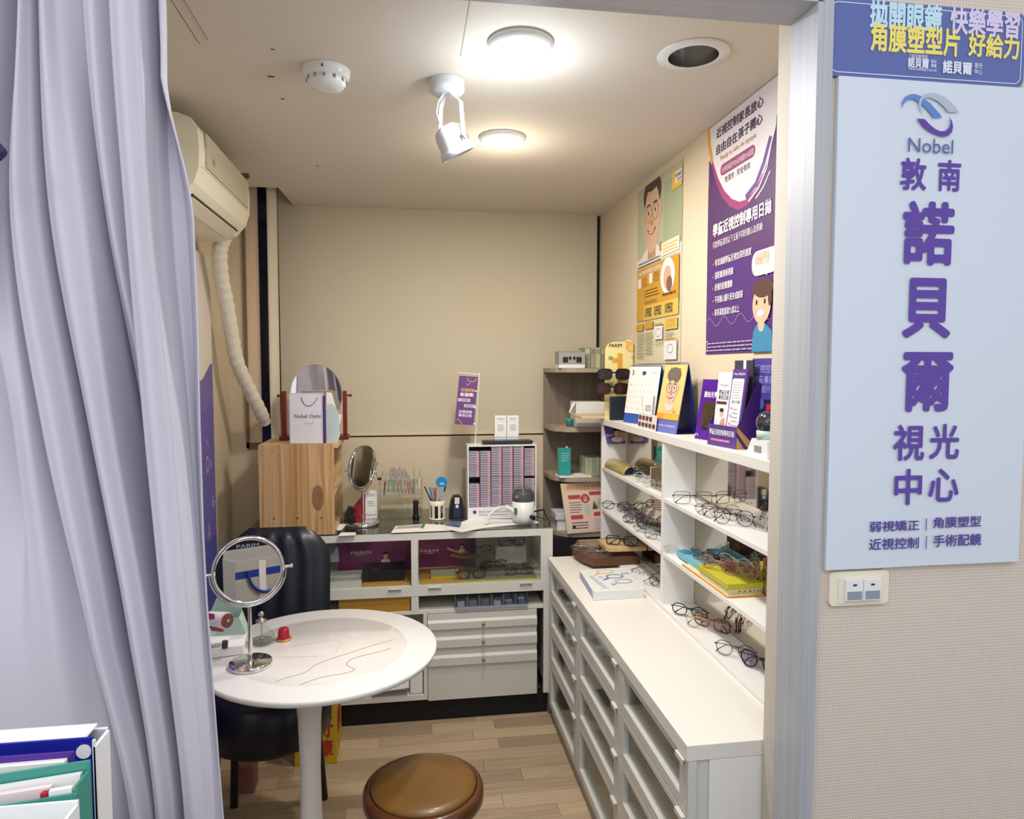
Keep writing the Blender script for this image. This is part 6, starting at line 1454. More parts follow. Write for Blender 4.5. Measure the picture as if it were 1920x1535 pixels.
# black box below them
p = S(1158, .88); a = A(1144, 790, y=2.89); c = A(1176, 743, y=2.89)
single('black_case', 'dark navy upright case under the sunglasses on the cream board', 'case', M().box((max(a.x, SX), 2.885, ZT+.0003), (max(a.x, SX)+.072, 2.908, c.z), mat('case_navy', '1c2530', .5)), .002)
# A-frame desk calendars
def aframe(name, label, a, b_, h, lean, dep, base_m, side_m):
    """a far bottom corner, b_ near bottom corner (on the shelf), page leans back by lean"""
    a = Vector(a); b_ = Vector(b_); U = b_-a; back = Vector((-U.y, U.x, 0)).normalized()     # points to the wall
    if back.x < 0: back = -back
    t = thing(name, label, 'calendar', (a+b_)/2); V = Vector((0, 0, h))+back*lean
    obj('front_board', M().obox(a, U, V, back*.0016, base_m), t)
    a2 = a+back*dep; V2 = Vector((0, 0, h))+back*(lean-dep)+back*.0016
    obj('rear_board', M().obox(a2, U, V2, back*.0016, side_m), t)
    obj('floor_board', M().obox(a+back*.002, U, back*(dep-.002), (0, 0, .001), side_m), t)
    top = a+V
    for i in range(14):
        c_ = top+U*((i+.5)/14)+Vector((0, 0, .001)); rr = .0045
        obj('ring', M().tube([c_+back*(rr*cos(2*pi*k/10))+Vector((0, 0, rr*sin(2*pi*k/10))) for k in range(10)], .0006, mat('ring_wire', '5a5658', .4), 5, closed=True), t)
    return t, U, V, back
a = S(1169, .885); b_ = S(1225, .935); dblue = mat('calendar_blue', '2d55a8', .45)
hh_ = Sz(1181, 686, .90)-ZT
t, U, V, bk = aframe('desk_calendar', 'white desk calendar page numbered three on a blue stand', a, b_, hh_, .035, .09, dblue, dblue)
n_ = U.cross(V).normalized()
zf_ = .17; obj('calendar_page', M().obox(a+V*zf_+n_*.0002, U, V*(1-zf_)*.985, n_*.0012, paper), t)
P = Panel(a+V*zf_+n_*.0014, U, V*(1-zf_)*.985, t); PANELS.append(P); cg = mat('calendar_grey', 'b3ac9e', .6)
P.text('3', .09, .82, .16, .93, ink); P.text('March', .76, .86, .9, .89, cg); P.rect(.44, .84, .56, .90, mat('calendar_logo', '2b4a94', .5)); P.poly([(.46, .82), (.54, .82), (.55, .90), (.47, .90)], mat('calendar_logo'))
for k in range(7): P.text('SMTWTFS'[k], .09+k*.125, .74, .115+k*.125, .765, cg)
for r_ in range(5):
    for k in range(7): P.text(str(r_*7+k+1) if r_*7+k < 31 else '·', .09+k*.125, .60-r_*.125, .125+k*.125, .625-r_*.125, cg)
# boy calendar
a = S(1227, .868); b_ = S(1268, .893); hh_ = Sz(1285, 682, .915)-ZT
t, U, V, bk = aframe('desk_calendar', 'yellow desk calendar with caricature of boy in round glasses', a, b_, hh_, .045, .085, mat('calendar_indigo', '6a6cb4', .45), mat('calendar_navy', '1c2866', .4))
n_ = U.cross(V).normalized(); zf_ = .19
obj('calendar_page', M().obox(a+V*zf_+n_*.0002, U, V*(1-zf_)*.99, n_*.0012, mat('page_yellow', 'e8c377', .5)), t)
P = Panel(a+V*zf_+n_*.0014, U, V*(1-zf_)*.99, t); PANELS.append(P); P.rect(0, 0, 1, .11, mat('page_orange', 'dd9430', .5)); P.rect(.33, .01, .66, .10, mat('page_gold', 'e8b23c', .5)); P.rect(.68, .01, .99, .10, mat('page_gold'))
skc = mat('caric_skin', 'd8b49a', .5); hbk = mat('caric_hair', '6e6258', .6); u_, v_ = .5, .55
def E2(cu, cv, ru, rv, m): P.poly([(u_+cu+ru*cos(2*pi*i/22), v_+cv+rv*sin(2*pi*i/22)) for i in range(22)], m)
E2(.0, -.30, .20, .10, mat('caric_collar', 'd6c6bc', .5)); E2(0, .26, .30, .14, hbk); E2(0, .0, .25, .27, skc); E2(-.05, .26, .22, .10, hbk); E2(.14, .22, .12, .10, hbk); E2(-.26, .04, .035, .06, skc); E2(.26, .04, .035, .06, skc)
P.poly([(u_-.27, v_+.2), (u_-.2, v_+.38), (u_+.24, v_+.38), (u_+.28, v_+.18), (u_+.16, v_+.22), (u_+.06, v_+.14), (u_-.02, v_+.20), (u_-.14, v_+.12), (u_-.2, v_+.18)], hbk)
for s_ in (-1, 1):
    E2(.115*s_, .03, .045, .025, pw_); E2(.115*s_, .03, .022, .025, ink); E2(.115*s_, .10, .07, .012, hbk)
    P.stroke([(u_+.115*s_+.105*cos(2*pi*i/20), v_+.02+.085*sin(2*pi*i/20)) for i in range(21)], .0016, mat('caric_specs', 'a0583c', .5))
E2(0, -.07, .035, .035, mat('caric_nose', 'b98c74', .5)); P.stroke([(u_+x_, v_-.165+x_*x_*2.6) for x_ in [-.12+.024*i for i in range(11)]], .0022, mat('caric_mouth', '5c2c2c', .5))
P.stroke([(.72, .17), (.78, .13), (.84, .17)], .002, ink); P.stroke([(.72, .21), (.78, .17), (.84, .21)], .002, mat('page_gold'))
P = Panel(a+n_*.0002, U, V*zf_, t); PANELS.append(P); P.text('台灣視力保健推廣', .08, .45, .9, .62, mat('calendar_label', 'dad8f0', .5))
# card with green curve, sheet of red capsules
q = S(1198, .868); q2 = S(1224, .885); a = q; U = (q2-q); nb = Vector((-U.y, U.x, 0)).normalized(); nb = -nb if nb.x < 0 else nb
hq = Sz(1212, 742, .875)-ZT
t = thing('leaflet_card', 'white leaflet card with green curve in front of the numbered calendar', 'card', a); V = Vector((0, 0, hq))+nb*.010
obj('card_sheet', M().obox(a, U, V, nb*.001, paper), t); P = Panel(a, U, V, t); PANELS.append(P); P.rect(.86, 0, 1, 1, mat('leaflet_grey', '9fa09a', .5)); P.stroke([(.1, .98), (.12, .8), (.18, .6), (.3, .42), (.42, .36)], .003, mat('leaflet_green', '8bb23c', .5)); P.text('愛爾亮\n葉黃素', .38, .52, .78, .72, greyink)
a = S(1196, .8635); b2 = S(1230, .8655); U = b2-a; hq = Sz(1196, 773, .864)-ZT
t = thing('capsule_blister', 'clear blister sheet with two rows of dark red capsules on shelf edge', 'packet', a); V = Vector((.006, 0, hq))
obj('blister_sheet', M().obox(a, U, V, (-.0006, 0, 0), mat('blister_white', 'dcd8d8', .3)), t)
for r_ in range(2):
    for k in range(4+r_):
        c_ = a+U*((k+.5+(.35 if r_ == 0 else 0))/5)+V*(.25+.45*r_ if r_ == 1 else .25); c_ = a+U*((k+.6)/5.2)+V*(.28 if r_ else .72)
        obj('capsule', M().obox(c_-U*.055-V*.13+Vector((-.004, 0, 0)), U*.11, V*.26, (.0032, 0, 0), mat('capsule_wine', '6b1f26', .3)), t, .001)
# purple acrylic sign with brown plate
a = S(1303, .905); b2 = S(1356, .935); U = b2-a; nb = Vector((-U.y, U.x, 0)).normalized(); nb = -nb if nb.x < 0 else nb
V = Vector((0, 0, Sz(1313, 711, .915)-ZT))+nb*.03
t = thing('acrylic_sign', 'leaning purple acrylic sign with white characters and brown plate', 'sign', a)
obj('sign_plate', M().obox(a, U, V, nb*.003, mat('acrylic_purple', '561f8c', .15)), t, .0005)
obj('easel_leg', M().obox(a+U*.45+V*.6+nb*.0035, U*.1, Vector((0, 0, -V.z*.6))+nb*.02, nb*.002, mat('acrylic_purple')), t)
P = Panel(a, U, V, t); PANELS.append(P); P.text('酷柏光學', .14, .70, .60, .80, pw_, .02); P.text('Cooper', .64, .70, .98, .78, pw_); P.dashes(.62, .3, .98, .6, 4, pw_, .2, 51); P.text('n', .02, .05, .12, .09, pw_)
n_ = U.cross(V).normalized()
obj('brown_plate', M().obox(a+U*.22+V*.20+n_*.0008, U*.40, V*.42, n_*.006, mat('plate_bronze', '6e5c3c', .25, .6, grain=('4a3c24', (60, 60, 60), .7))), t, .001)
# leaflet holder
a = S(1328, .872); b2 = S(1382, .893); U = b2-a; nb = Vector((-U.y, U.x, 0)).normalized(); nb = -nb if nb.x < 0 else nb; U1 = U.normalized()
t = thing('leaflet_holder', 'purple card leaflet holder with gold stripes filled with white leaflets', 'holder', a)
ph = mat('holder_purple', '5a3a86', .45); ph2 = mat('holder_deep', '3d1a72', .4); hf = Sz(1340, 795, .88)-ZT; D_ = .085
obj('front_lip', M().obox(a, U, (0, 0, hf), nb*.0015, ph), t)
hb_ = Sz(1420, 715, .95)-ZT
side = [b2, b2+nb*D_, b2+nb*D_+Vector((0, 0, hb_*.95)), b2+nb*(D_*.75)+Vector((0, 0, hb_)), b2+nb*.012+Vector((0, 0, hf*1.25)), b2+Vector((0, 0, hf))]
for c_, k in ((Vector((0, 0, 0)), 0), (-U, 1)):
    vs = [p+c_ for p in side]; vs2 = [p-U1*.0012 for p in vs]; n = 6
    obj('side_panel', M().add(vs+vs2, [list(range(n)), list(range(2*n-1, n-1, -1))]+[(i, (i+1) % n, n+(i+1) % n, n+i) for i in range(n)], ph2), t)
obj('floor_panel', M().obox(a+nb*.002+U1*.0015, U-U1*.003, nb*(D_-.002), (0, 0, .001), ph2), t)
obj('back_panel', M().obox(a+nb*D_, U, (0, 0, hb_), nb*.0015, ph), t)
P = Panel(a, U, Vector((0, 0, hf)), t); PANELS.append(P); P.text('學童近視控制專用日拋', .07, .52, .93, .80, pw_, .02); P.rect(.10, .22, .80, .36, mat('holder_rose', 'b04a86', .5)); P.text('近視控制隱形眼鏡', .14, .25, .76, .33, pw_)
P = Panel(b2, nb*D_, Vector((0, 0, hb_)), t, .0004); PANELS.append(P)
gm_ = mat('holder_gold', 'b98e5c', .4)
P.poly([(.0, .0), (.30, .0), (.0, hf/hb_*.55)], gm_); P.poly([(.45, 0), (.80, 0), (.0, hf/hb_*1.02), (.0, hf/hb_*.78)], gm_)
def leaflet(name, label, off, u0, u1, hh_, m, tilt, draw):
    O = a+nb*off+U*u0+Vector((0, 0, .0015)); Vv = Vector((0, 0, hh_))+nb*tilt; Uu = U*(u1-u0)
    t2 = thing(name, label, 'leaflet', O, 'leaflets in the purple holder'); obj('leaflet_stack', M().obox(O, Uu, Vv, nb*.006, m), t2)
    P = Panel(O, Uu, Vv, t2); PANELS.append(P); draw(P)
hw_ = Sz(1372, 687, .905)-ZT
def d1(P):
    P.rect(0, 0, 1, 1, pw_); P.text('學童近視\n專用日拋', .15, .62, .9, .76, ink, .01); P.text('MiSight', .2, .80, .8, .84, greyink); P.rect(.05, .56, .8, .60, mat('leaf_maroon', '5a2c3c', .5)); P.poly([(.2, .0), (.75, .0), (.85, .2), (.75, .38), (.55, .36), (.3, .2)], mat('leaf_tan', 'c99a7c', .5)); P.disc(.5, .44, .009, mat('leaf_skin', 'd8b49c', .5), .012); P.disc(.5, .48, .010, ink, .006)
def d2(P):
    P.rect(0, 0, 1, 1, ph); P.text('MiSight 學童近視', .08, .92, .85, .955, pw_, .01); P.rrect(.06, .02, .86, .88, .006, pw_); P.dashes(.14, .62, .8, .85, 7, mat('leaf_grey_text', '9b8f98', .5), .25, 61); P.text('視力守護', .2, .56, .75, .60, ink); P.dashes(.3, .06, .75, .52, 9, greyink, .2, 62)
    for k in range(5): P.disc(.22, .50-.1*k, .004, mat('leaf_rose', 'c98a92', .5))
leaflet('leaflet', 'white leaflet with small figure standing left in the purple holder', .012, .02, .50, hw_*.92, paper, .022, d1)
leaflet('leaflet', 'purple bordered leaflet with white text field standing right in holder', .006, .50, .98, hw_*.96, ph, .030, d2)
leaflet('leaflet', 'dark grey booklet rising behind the purple holder leaflets', .055, .30, .90, (Sz(1405, 668, .96)-ZT)*.95, mat('booklet_dark', '3c3c44', .5), .004, lambda P: P.rect(.5, .9, .65, 1, paper))
# blue purple brochures behind, near the jamb
a2 = S(1402, .955); U2 = Vector((.015, -.11, 0)); V2 = Vector((.012, 0, Sz(1412, 672, .96)-ZT))
t = thing('brochure', 'violet brochure with pale characters behind the holder near the door jamb', 'brochure', a2); obj('brochure_sheet', M().obox(a2, U2, V2, (.003, 0, 0), mat('brochure_violet', '4b4590', .45)), t)
P = Panel(a2, U2, V2, t); PANELS.append(P); P.text('近視控制', .12, .84, .95, .93, mat('brochure_pale', 'a9a2dc', .5)); P.text('學童專用', .12, .72, .9, .81, mat('brochure_pale')); P.text('日拋鏡片', .12, .62, .8, .70, mat('brochure_pale')); P.rect(0, 0, 1, .55, mat('brochure_navy', '1f1c4c', .45)); P.disc(.2, .45, .02, mat('brochure_glow', '6f7ac0', .5)); P.disc(.45, .5, .016, mat('brochure_glow2', '4f5aa0', .5))
# white dispenser with snow dome at the jamb
p0_ = S(1425, .885); t = thing('snow_dome', 'clear dome ornament with red knob on white block beside door jamb', 'ornament', (p0_.x+.02, p0_.y, ZT))
bx = p0_.y
obj('white_block', M().prism([(bx+.05, ZT+.0003), (bx-.06, ZT+.0003), (bx-.06, ZT+.045), (bx+.02, ZT+.045)], 'x', .875, .93, plastic_w), t, .002)
obj('grey_label', M().box((.8735, bx-.03, ZT+.012), (.8748, bx+.005, ZT+.028), greyink), t)
dz = ZT+.0455
obj('green_base', M().lathe([(.0001, 0), (.030, 0), (.031, .020), (.026, .022), (.0001, .022)], (.903, bx-.015, dz), mat('dome_mint', 'b9d4c6', .4), 32), t)
obj('dome', M().lathe([(.027, .0222), (.032, .034), (.032, .048), (.024, .064), (.010, .072), (.0001, .073)], (.903, bx-.015, dz), mat('dome_dark', '2e2c34', .08, coat=1), 32), t)
obj('red_knob', M().cone((.903, bx-.015, dz+.0732), (.903, bx-.015, dz+.088), .008, m=mat('knob_red', 'c02030', .35), n=18), t)
P = Panel((.8748, bx+.02, ZT+.048), (0, -.05, 0), (0, 0, .016), t, .0); 

# ================================================================ SHELF CELLS: cases, risers, spectacles
def at_z(px, py, z): return A(px, py, z=z)
# upper left cell
a = A(1133, 805, y=YE1-.018); yq = YE1-.0175
t = thing('model_photo', 'curled purple eyewear photo of a man in top left shelf cell', 'photo', (.90, yq, 1.2))
x0_, x1_ = SX+.008, XR-.02; z1_, z0_ = ZT-.036, ZT-.115
def cur(u, v): return Vector((x0_+(x1_-x0_)*u+.012*(1-v)*(1-u), yq-.002-.010*(1-v)**2-.003*u, z0_+(z1_-z0_)*v-.010*(1-u)*0))
obj('photo_sheet', M().grid(cur, 10, 10, mat('photo_purple', '5a4080', .5)), t, fix=False)
P = Panel((x0_+.004, yq-.0135, z0_), (x1_-x0_-.004, 0, 0), (0, .012, z1_-z0_), t, .0002); PANELS.append(P)
P.poly([(.70, 0), (1, 0), (1, 1), (.74, 1)], mat('photo_tan', 'c9a07c', .5)); P.text('PARIM', .08, .42, .38, .52, pw_, .02); model_head(P, .58, .62, .027, skin='d9b09a')
# gold case
def case(name, label, c0, c1, r, m, z, inner):
    d = (c1-c0); t = thing(name, label, 'case', (c0+c1)/2)
    ax_ = d.normalized(); sd_ = Vector((-ax_.y, ax_.x, 0)); n = 22; prof = [(cos(pi*i/n), sin(pi*i/n)) for i in range(n+1)]
    def shell(s0, s1, rr): 
        vs = []
        for s_ in (s0, s1): vs += [c0+d*s_+sd_*(rr*1.15*x)+Vector((0, 0, .004+rr*zz_)) for x, zz_ in prof]
        k = n+1; return M().add(vs, [(i, i+1, k+i+1, k+i) for i in range(n)]+[list(range(k)), list(range(2*k-1, k-1, -1))]+[(0, k, 2*k-1, n)], m, False)
    o = obj('lid', shell(0, 1, r), t, .003, 3)
    for p_ in o.data.polygons: p_.use_smooth = len(p_.vertices) == 4
    obj('base', M().obox(c0-sd_*(r*1.16), d, sd_*(r*2.32), (0, 0, .0038), m), t, .0015)
    obj('dark_lining', M().add([c1+ax_*.0006+sd_*(r*.98*x)+Vector((0, 0, .005+r*.85*zz_)) for x, zz_ in prof], [list(range(n+1))], inner), t, fix=False)
    return t
goldc = mat('case_gold', 'b5a568', .28, .35)
c0 = at_z(1146, 868, ZS1); c1 = at_z(1192, 884, ZS1); case('spectacle_case', 'shiny olive gold spectacle case in top left shelf cell', Vector((.905, 2.995, G1Z)), Vector((.912, 2.74, G1Z)), .036, goldc, G1Z, navy)
# acrylic block with spectacles
t = thing('acrylic_block', 'clear acrylic block with pale wooden side near shelf divider', 'stand', (.93, 2.42, G1Z))
obj('wood_side', M().box((.892, 2.465, G1Z), (.945, 2.475, G1Z+.075), mat('ash_side', 'c9bda8', .5)), t, .0006); obj('acrylic_body', M().box((.892, 2.34, G1Z), (.945, 2.4645, G1Z+.075), clear('block_acrylic', 'eeeae2', .2)), t)
specs('thin silver spectacles folded on top of the acrylic block', (.915, 2.41, G1Z+.0755), radians(-80), 'oval', .048, .034, .0009, g_silver, g_silver, None, True, rx=radians(-55)*0)
def sp(label, px, py, z, rz, **k): 
    q = at_z(px, py, z); x = min(max(q.x, .868), .955); q = Vector((x, A(px, py, x=x).y, z)); return specs(label, q, radians(rz), **k)
sp('grey metal spectacles lying before the gold case', 1192, 893, G1Z, -62, kind='oval', fm=g_silver, folded=True)
sp('thin silver rimmed spectacles between gold case and acrylic block', 1206, 898, G1Z, -70, kind='rect', h_=.032, fm=g_gun, r=.0008, folded=True)
sp('pale spectacles at front edge below the acrylic block', 1213, 907, G1Z, -55, kind='oval', fm=g_clear, folded=True)
sp('faint lilac rimmed spectacles beside divider on top left shelf', 1232, 917, G1Z, -50, kind='rect', h_=.030, fm=g_clear, folded=True)
# second shelf, left cell
sp('black oval spectacles at the far end of the middle left shelf', 1163, 956, G2Z, -28, kind='oval', w_=.054, h_=.036, r=.0016, fm=g_black, folded=True)
sp('thin brown spectacles just behind the black oval pair', 1184, 962, G2Z, -60, kind='rect', h_=.030, fm=g_brown, r=.0010, folded=True)
sp('lilac tinted spectacles in the middle left shelf row', 1197, 970, G2Z, -60, kind='rect', h_=.032, fm=g_silver, lm=violens, folded=True)
sp('dark red oval spectacles in middle of the left cell', 1205, 982, G2Z, -42, kind='oval', w_=.052, h_=.034, fm=g_dkred, r=.0013, folded=True)
sp('grey rectangular spectacles before the dark red pair', 1190, 984, G2Z, -55, kind='rect', h_=.028, fm=g_gun, folded=True)
sp('dark half rim spectacles with grey lenses near divider', 1216, 993, G2Z, -55, kind='rect', h_=.030, fm=g_gun, r=.0013, folded=True)
sp('black spectacles close to the divider on middle left shelf', 1234, 995, G2Z, -50, kind='oval', h_=.032, fm=g_black, r=.0013, folded=True)
sp('thin rimless looking spectacles at front edge of middle left shelf', 1214, 1001, G2Z, -48, kind='rect', h_=.026, fm=g_silver, r=.0008, folded=True)
sp('bluish spectacles nearest the divider at the shelf front', 1235, 1014, G2Z, -50, kind='rect', h_=.028, fm=mat('frame_steel_blue', '5f7a88', .3), folded=True)
sp('pale clear spectacles standing at the back of the middle left shelf', 1230, 968, G2Z, -75, kind='panto', h_=.042, fm=g_clear, r=.0012, folded=True)
# left cell, on the cabinet top: brown case, light board on dark wood tray
mz = CT+.0135
t = thing('walnut_tray', 'dark walnut wooden tray with curved left end on the cabinet top', 'tray', (.80, 2.78, CT)); wal = mat('walnut', '6e4a32', .45, grain=('4e3220', (3, 22, 22), .6))
A0 = at_z(1112, 1068, CT); B0 = at_z(1210, 1054, CT)
tx0, tx1, ty0, ty1 = .70, .855, 2.66, 2.86
tx0 = A0.x; ty0 = A0.y; tx1 = min(B0.x, .945)
obj('tray_base', M().prism([(tx0, ty0), (tx1, ty0+.004), (tx1, ty0+.17), (tx0-.045, ty0+.19), (tx0-.030, ty0+.08)], 'z', mz, mz+.034, wal), t, .003)
t = thing('display_board', 'light striped pine display board lying on the walnut tray', 'board', (.84, 2.78, CT+.08))
zbd = mz+.0345
sbd = M().box((tx0+.06, ty0+.04, zbd), (tx1-.012, ty0+.14, zbd+.020), mat('dark_wood_block', '5a3c2a', .5))
single('wooden_spacer', 'dark wooden block between walnut tray and light board', 'block', sbd, .001)
zbd += .0205; bxA = A(1128, 1020, z=zbd+.012); 
obj('board', M().prism([(bxA.x+.012, ty0+.012), (.974, ty0+.008), (.974, ty0+.15), (bxA.x, ty0+.16), (bxA.x, ty0+.03)], 'z', zbd, zbd+.016, mat('stripe_pine', 'd9bd8c', .45, grain=('c09e68', (26, 2.0, 20), .7))), t, .001)
BZ2 = zbd+.0163
q = A(1166, 1023, z=BZ2); specs('black rectangular spectacles lying on the striped pine board', (q.x, q.y, BZ2), radians(-24), 'rect', .056, .038, .0024, g_black, g_black, None, True, rx=radians(0))
c0 = A(1123, 1012, y=ty0+.20)
case('spectacle_case', 'brown spectacle case behind the black spectacles on walnut tray', Vector((tx0+.005, ty0+.135, mz+.0345)), Vector((tx0+.135, ty0+.172, mz+.0345)), .030, mat('case_taupe', '8c7a5c', .35), 0, blackm) if False else case('spectacle_case', 'brown spectacle case behind the striped pine board', Vector((tx0-.005, ty0+.225, mz)), Vector((tx0+.150, ty0+.235, mz)), .050, mat('case_taupe', '8c7a5c', .35), 0, blackm)
q = A(1098, 1052, z=mz+.0346)
specs('silver spectacles in clear wrap at left end of walnut tray', (tx0-.005, ty0+.10, mz+.0346), radians(-25), 'oval', .046, .032, .0008, g_silver, g_silver, None, True, sc=.95)
specs('thin steel spectacles in front of wrapped pair on walnut tray', (tx0+.030, ty0+.035, mz+.0346), radians(-12), 'rect', .044, .026, .0008, g_silver, g_silver, None, True, sc=.9)
t = thing('clear_wrap', 'crumpled clear plastic wrap over spectacles on walnut tray', 'wrap', (tx0-.01, ty0+.13, mz+.0346))
def wrp(u, v): return Vector((tx0-.06+.09*u, ty0+.06+.13*v, mz+.037+.032*sin(pi*u)*sin(pi*v)+.006*sin(17*u+5*v)*sin(13*v)+.004))
obj('film', M().grid(wrp, 14, 14, clear('wrap_film', 'f4f4f0', .25)), t, fix=False)
# white box with printed magnifying glasses
mz = CT+.0003
a = at_z(1112, 1122, CT+.022); 
O_ = at_z(1113, 1126, mz); U_ = at_z(1213, 1120, mz)-O_; U_.z = 0; W_ = at_z(1082, 1076, mz); W_.z = mz; Vx = W_-O_; Vx = Vx.normalized()*.27
t = thing('magnifier_box', 'flat white box printed with yellow blue and grey magnifying glasses', 'box', O_); U_ = U_.normalized()*min(.19, (.856-O_.x))
obj('box_body', M().obox(O_, U_, Vx, (0, 0, .033), plastic_w), t, .001)
P = Panel(O_+Vector((0, 0, .033)), U_, Vx, t); PANELS.append(P); mbl = mat('print_blue', '4a74bc', .5); mgy = mat('print_grey', 'b4b8ba', .5); myl = mat('print_yellow2', 'e6bf52', .5)
def mag(cu, cv, m):
    P.stroke([(cu+.17*cos(2*pi*i/24), cv+.085*sin(2*pi*i/24)) for i in range(25)], .006, m); P.stroke([(cu-.15, cv-.06), (cu-.27, cv-.14)], .009, m)
mag(.50, .84, myl); mag(.62, .60, mbl); mag(.72, .36, mgy); P.disc(.48, .24, .0025, ink); P.disc(.45, .28, .0025, ink); P.text('放大鏡', .80, .66, .95, .74, mbl); P.text('10x', .28, .56, .38, .62, mbl)
P2 = Panel(O_+Vx, -Vx, Vector((0, 0, .033)), t); PANELS.append(P2)
P2.dashes(.05, .1, .95, .9, 3, mbl, .5, 71)
for k in range(7): P.text('視力', .10+.02*k, .60-.085*k, .20+.02*k, .65-.085*k, mbl)
def spc(label, px, py, z, rz, **k): q = at_z(px, py, z); return specs(label, (q.x, q.y, z), radians(rz), **k)
spc('thin black spectacles beside the white magnifier box', 1203, 1083, mz, -52, kind='oval', w_=.046, h_=.034, r=.0010, fm=g_gun, folded=False, sc=.85)
q = at_z(1232, 1083, G3Z); specs('dark grey spectacles close to the divider in lowest left cell', (.915, 2.42, G3Z), radians(-62), 'oval', .048, .036, .0013, g_gun, g_black, None, True, sc=.9)
spc('clear silver spectacles with black tips below the divider', 1228, 1107, mz, -50, kind='round', w_=.046, h_=.040, r=.0008, fm=g_silver, tm=g_black, sc=.85)
# right cell, first shelf
def sr(label, px, py, z, rz, x=None, **k):
    q = A(px, py, x=x) if x else at_z(px, py, z); return specs(label, (q.x, q.y, z), radians(rz), **k)
sr('black browline spectacles with clear lenses, top right cell', 1302, 932, G1Z, -14, .915, kind='square', w_=.052, h_=.040, r=.0009, fm=g_gun, tm=g_black, folded=True)
sr('thin oval spectacles on the shelf edge left of the round pair', 1328, 957, G1Z, -62, .885, kind='oval', w_=.048, h_=.036, r=.0008, fm=g_bronze, tm=g_black, folded=True, sc=.85)
sr('round bronze spectacles with open arms, top right shelf', 1352, 965, G1Z, -44, .900, kind='round', w_=.048, h_=.046, r=.0010, fm=g_bronze, folded=True)
sr('round dark wire spectacles tipped over the top right shelf edge', 1375, 978, G1Z, -44, .900, kind='panto', w_=.046, h_=.044, r=.0010, fm=g_gun, folded=True)
sr('pale transparent square spectacles at back of the top right shelf', 1405, 935, G1Z, -72, .935, kind='square', w_=.052, h_=.042, r=.0013, fm=g_clear, folded=True)
# right cell, second shelf: boxes and trays
z = G2Z
t = thing('yellow_box', 'flat lime yellow box with PARIM lettering on cream base, right shelf', 'box', (.92, 1.75, z))
yF = 1.78; yTr = A(1278, 1060, x=.864).y
single('orange_tray', 'orange edged cream tray under the yellow box on lower right shelf', 'tray', M().box((.864, yF-.012, z), (.976, yTr, z+.004), mat('tray_orange', 'dd9a3c', .45)).box((.868, yF-.008, z+.004), (.972, yTr-.004, z+.0055), mat('tray_cream', 'e6d8a8', .5)), .0005)
z2 = z+.0058
obj('cream_base', M().box((.872, yF, z2), (.975, yF+.19, z2+.014), mat('base_cream', 'd9cfa4', .5)), t, .001); obj('yellow_lid', M().box((.869, yF-.002, z2+.0143), (.976, yF+.20, z2+.030), mat('lid_lime', 'c6be32', .45)), t, .001)
P = panel((.872, yF, z2), (.103, 0, 0), (0, 0, .014), t); P.text('P A R I M', .3, .3, .95, .7, ink)
zl2 = z2+.0303; sky = mat('sky_blue', '7cbdd2', .4); c0_, c1_, d0_, d1_ = .885, .962, 1.99, 2.19
single('blue_box', 'shallow sky blue open box behind the yellow box', 'box', M().box((c0_, d0_, z2), (c1_, d1_, z2+.003), sky).box((c0_, d0_, z2+.003), (c0_+.002, d1_, z2+.018), sky).box((c1_-.002, d0_, z2+.003), (c1_, d1_, z2+.018), sky).box((c0_+.002, d1_-.002, z2+.003), (c1_-.002, d1_, z2+.018), sky).box((c0_+.002, d0_, z2+.003), (c1_-.002, d0_+.002, z2+.018), sky), .0008)
sr('clear rimless spectacles nearest the divider on lower right shelf', 1268, 1042, z, -44, .900, kind='oval', w_=.048, h_=.036, r=.0008, fm=g_clear, folded=True)
sr('gold rimmed round spectacles standing behind the blue box', 1318, 1028, z2, -72, .935, kind='round', w_=.046, h_=.042, r=.0009, fm=g_gold, tm=g_brown, folded=True)
specs('silver round spectacles standing inside the blue box', (.928, 2.09, z2+.0035), radians(-90), 'round', .046, .042, .0008, g_silver, g_black, None, True, sc=.9)
specs('round smoky spectacles at the back of the yellow box lid', (.915, 1.945, zl2), radians(-58), 'round', .046, .044, .0010, g_gun, g_mint, None, True, sc=.9)
specs('pale pink spectacles at the far left corner of the yellow box', (.895, 1.90, zl2), radians(-55), 'panto', .050, .040, .0012, g_pink, g_bronze, pinklens, True, sc=.95)
specs('rose spectacles with red tips on the lime yellow box', (.930, 1.83, zl2), radians(-55), 'panto', .050, .040, .0014, g_pink, g_dkred, pinklens, True, sc=.95)
specs('clear large spectacles at the back near the door jamb', (.955, 1.88, zl2), radians(-70), 'panto', .052, .044, .0015, g_clear, None, None, True)
# lowest right cell
z = G3Z
def s3(label, px, py, x, rz, **k): q = A(px, py, x=x); return specs(label, (x, q.y, z), radians(rz), **k)
s3('black oval spectacles at far end of the lowest right cell', 1292, 1160, .900, -46, kind='oval', w_=.050, h_=.038, r=.0017, fm=g_black, folded=True)
s3('dark burgundy spectacles just behind the black oval pair', 1334, 1165, .928, -60, kind='rect', w_=.055, h_=.038, r=.0018, fm=g_dkred, lm=pinklens, folded=True)
s3('round gold spectacles with black tips in lowest right cell', 1318, 1205, .900, -46, kind='round', w_=.048, h_=.044, r=.0009, fm=g_gold, tm=g_black, folded=True)
s3('thin dark round spectacles in middle of lowest right cell', 1378, 1250, .900, -46, kind='panto', w_=.046, h_=.042, r=.0010, fm=g_gun, folded=True)
s3('black framed spectacles with violet lenses by the jamb', 1425, 1235, .928, -60, kind='panto', w_=.050, h_=.044, r=.0019, fm=g_black, tm=g_purp, lm=violens, folded=True)
s3('clear spectacles standing at the back of lowest right cell near jamb', 1432, 1160, .935, -72, kind='panto', w_=.048, h_=.042, r=.0012, fm=g_silver, folded=True)
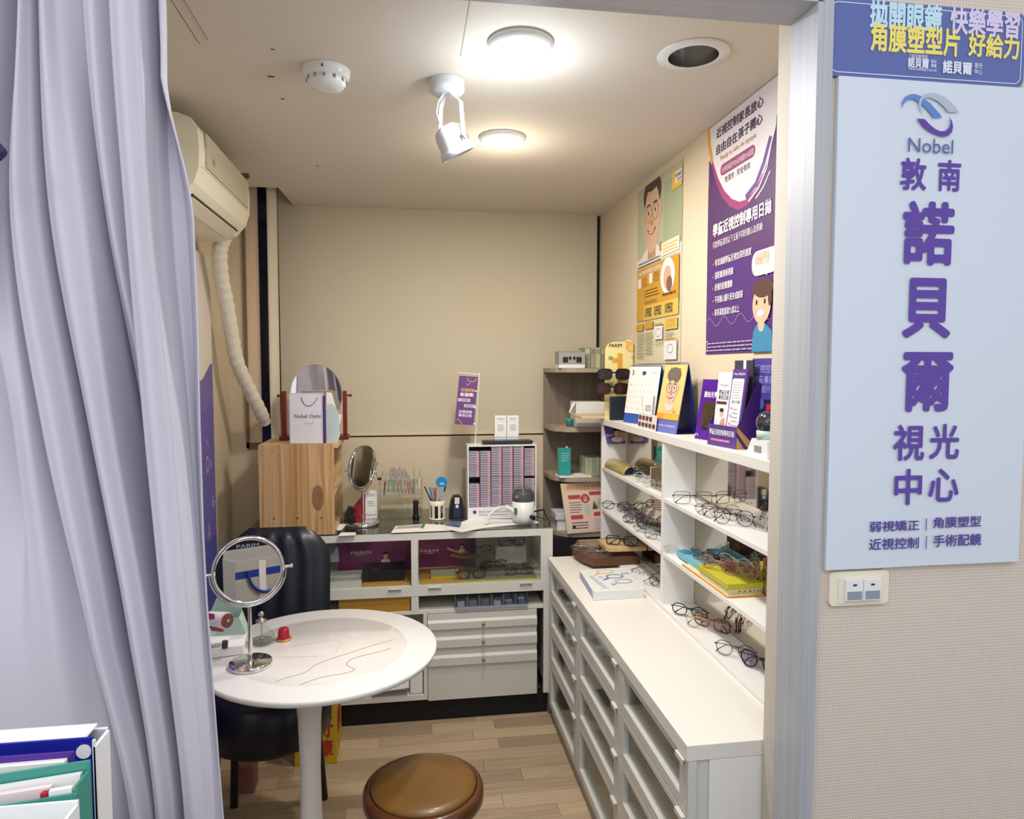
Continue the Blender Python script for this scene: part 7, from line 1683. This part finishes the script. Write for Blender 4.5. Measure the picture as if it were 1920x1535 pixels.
# showcase spectacles
zc_ = zf+.0084
def s4(label, px, y, z, rz=0, **k): q = A(px, 1060, y=y); return specs(label, (q.x, y, z), radians(rz), group='spectacles in the counter showcase', **k)
s4('heavy black spectacles at front centre of right showcase cell', 884, 3.005, zc_, 4, kind='rect', w_=.052, h_=.038, r=.0022, fm=g_black)
s4('second black spectacles just right of the heavy pair in showcase', 926, 3.155, zc_, 6, kind='oval', w_=.050, h_=.036, r=.0018, fm=g_black, folded=True)
s4('black spectacles at right end of the yellow edged tray', 973, 3.03, zc_, 2, kind='oval', w_=.052, h_=.034, r=.0014, fm=g_black, folded=True)
s4('brown spectacles behind the right end black pair', 975, 3.10, zc_, 4, kind='rect', w_=.052, h_=.032, r=.0012, fm=g_brown, folded=True)
s4('thin gold spectacles on the amber tray in showcase', 838, 3.10, zf+.0084, 6, kind='oval', w_=.048, h_=.032, r=.0009, fm=g_gold, tm=g_brown, folded=True)
s4('black spectacles on top of the white riser in showcase', 960, 3.245, zf+.0855, 6, kind='rect', w_=.052, h_=.034, r=.0015, fm=g_black, folded=True)
s4('brown spectacles on top of the acrylic riser in showcase', 898, 3.195, zf+.0755, -4, kind='oval', w_=.050, h_=.032, r=.0013, fm=g_brown, folded=True)
# a few pairs lying in the cabinet drawers
for k, (y_, zr, fm_, lb) in enumerate(((1.80, .553, g_gun, 'dark spectacles at far end of the nearest top drawer'), (1.62, .553, g_pink, 'rose spectacles in the middle of the nearest top drawer'), (1.55, .407, g_gold, 'gold spectacles in the nearest second drawer'), (1.74, .407, g_dkred, 'dark red spectacles at the far side of nearest second drawer'), (1.80, .260, g_gun, 'dark spectacles in the nearest third drawer'), (2.10, .407, g_black, 'black spectacles in the middle column second drawer'), (2.20, .553, g_silver, 'silver spectacles in the middle column top drawer'), (2.60, .553, g_bronze, 'bronze spectacles in the farthest top drawer'))):
    specs(lb, (.70, y_, zr+.0204), radians(-60), 'oval', .048, .034, .0014, fm_, fm_, None, True, group='spectacles in the glass fronted drawers')
finish_text()
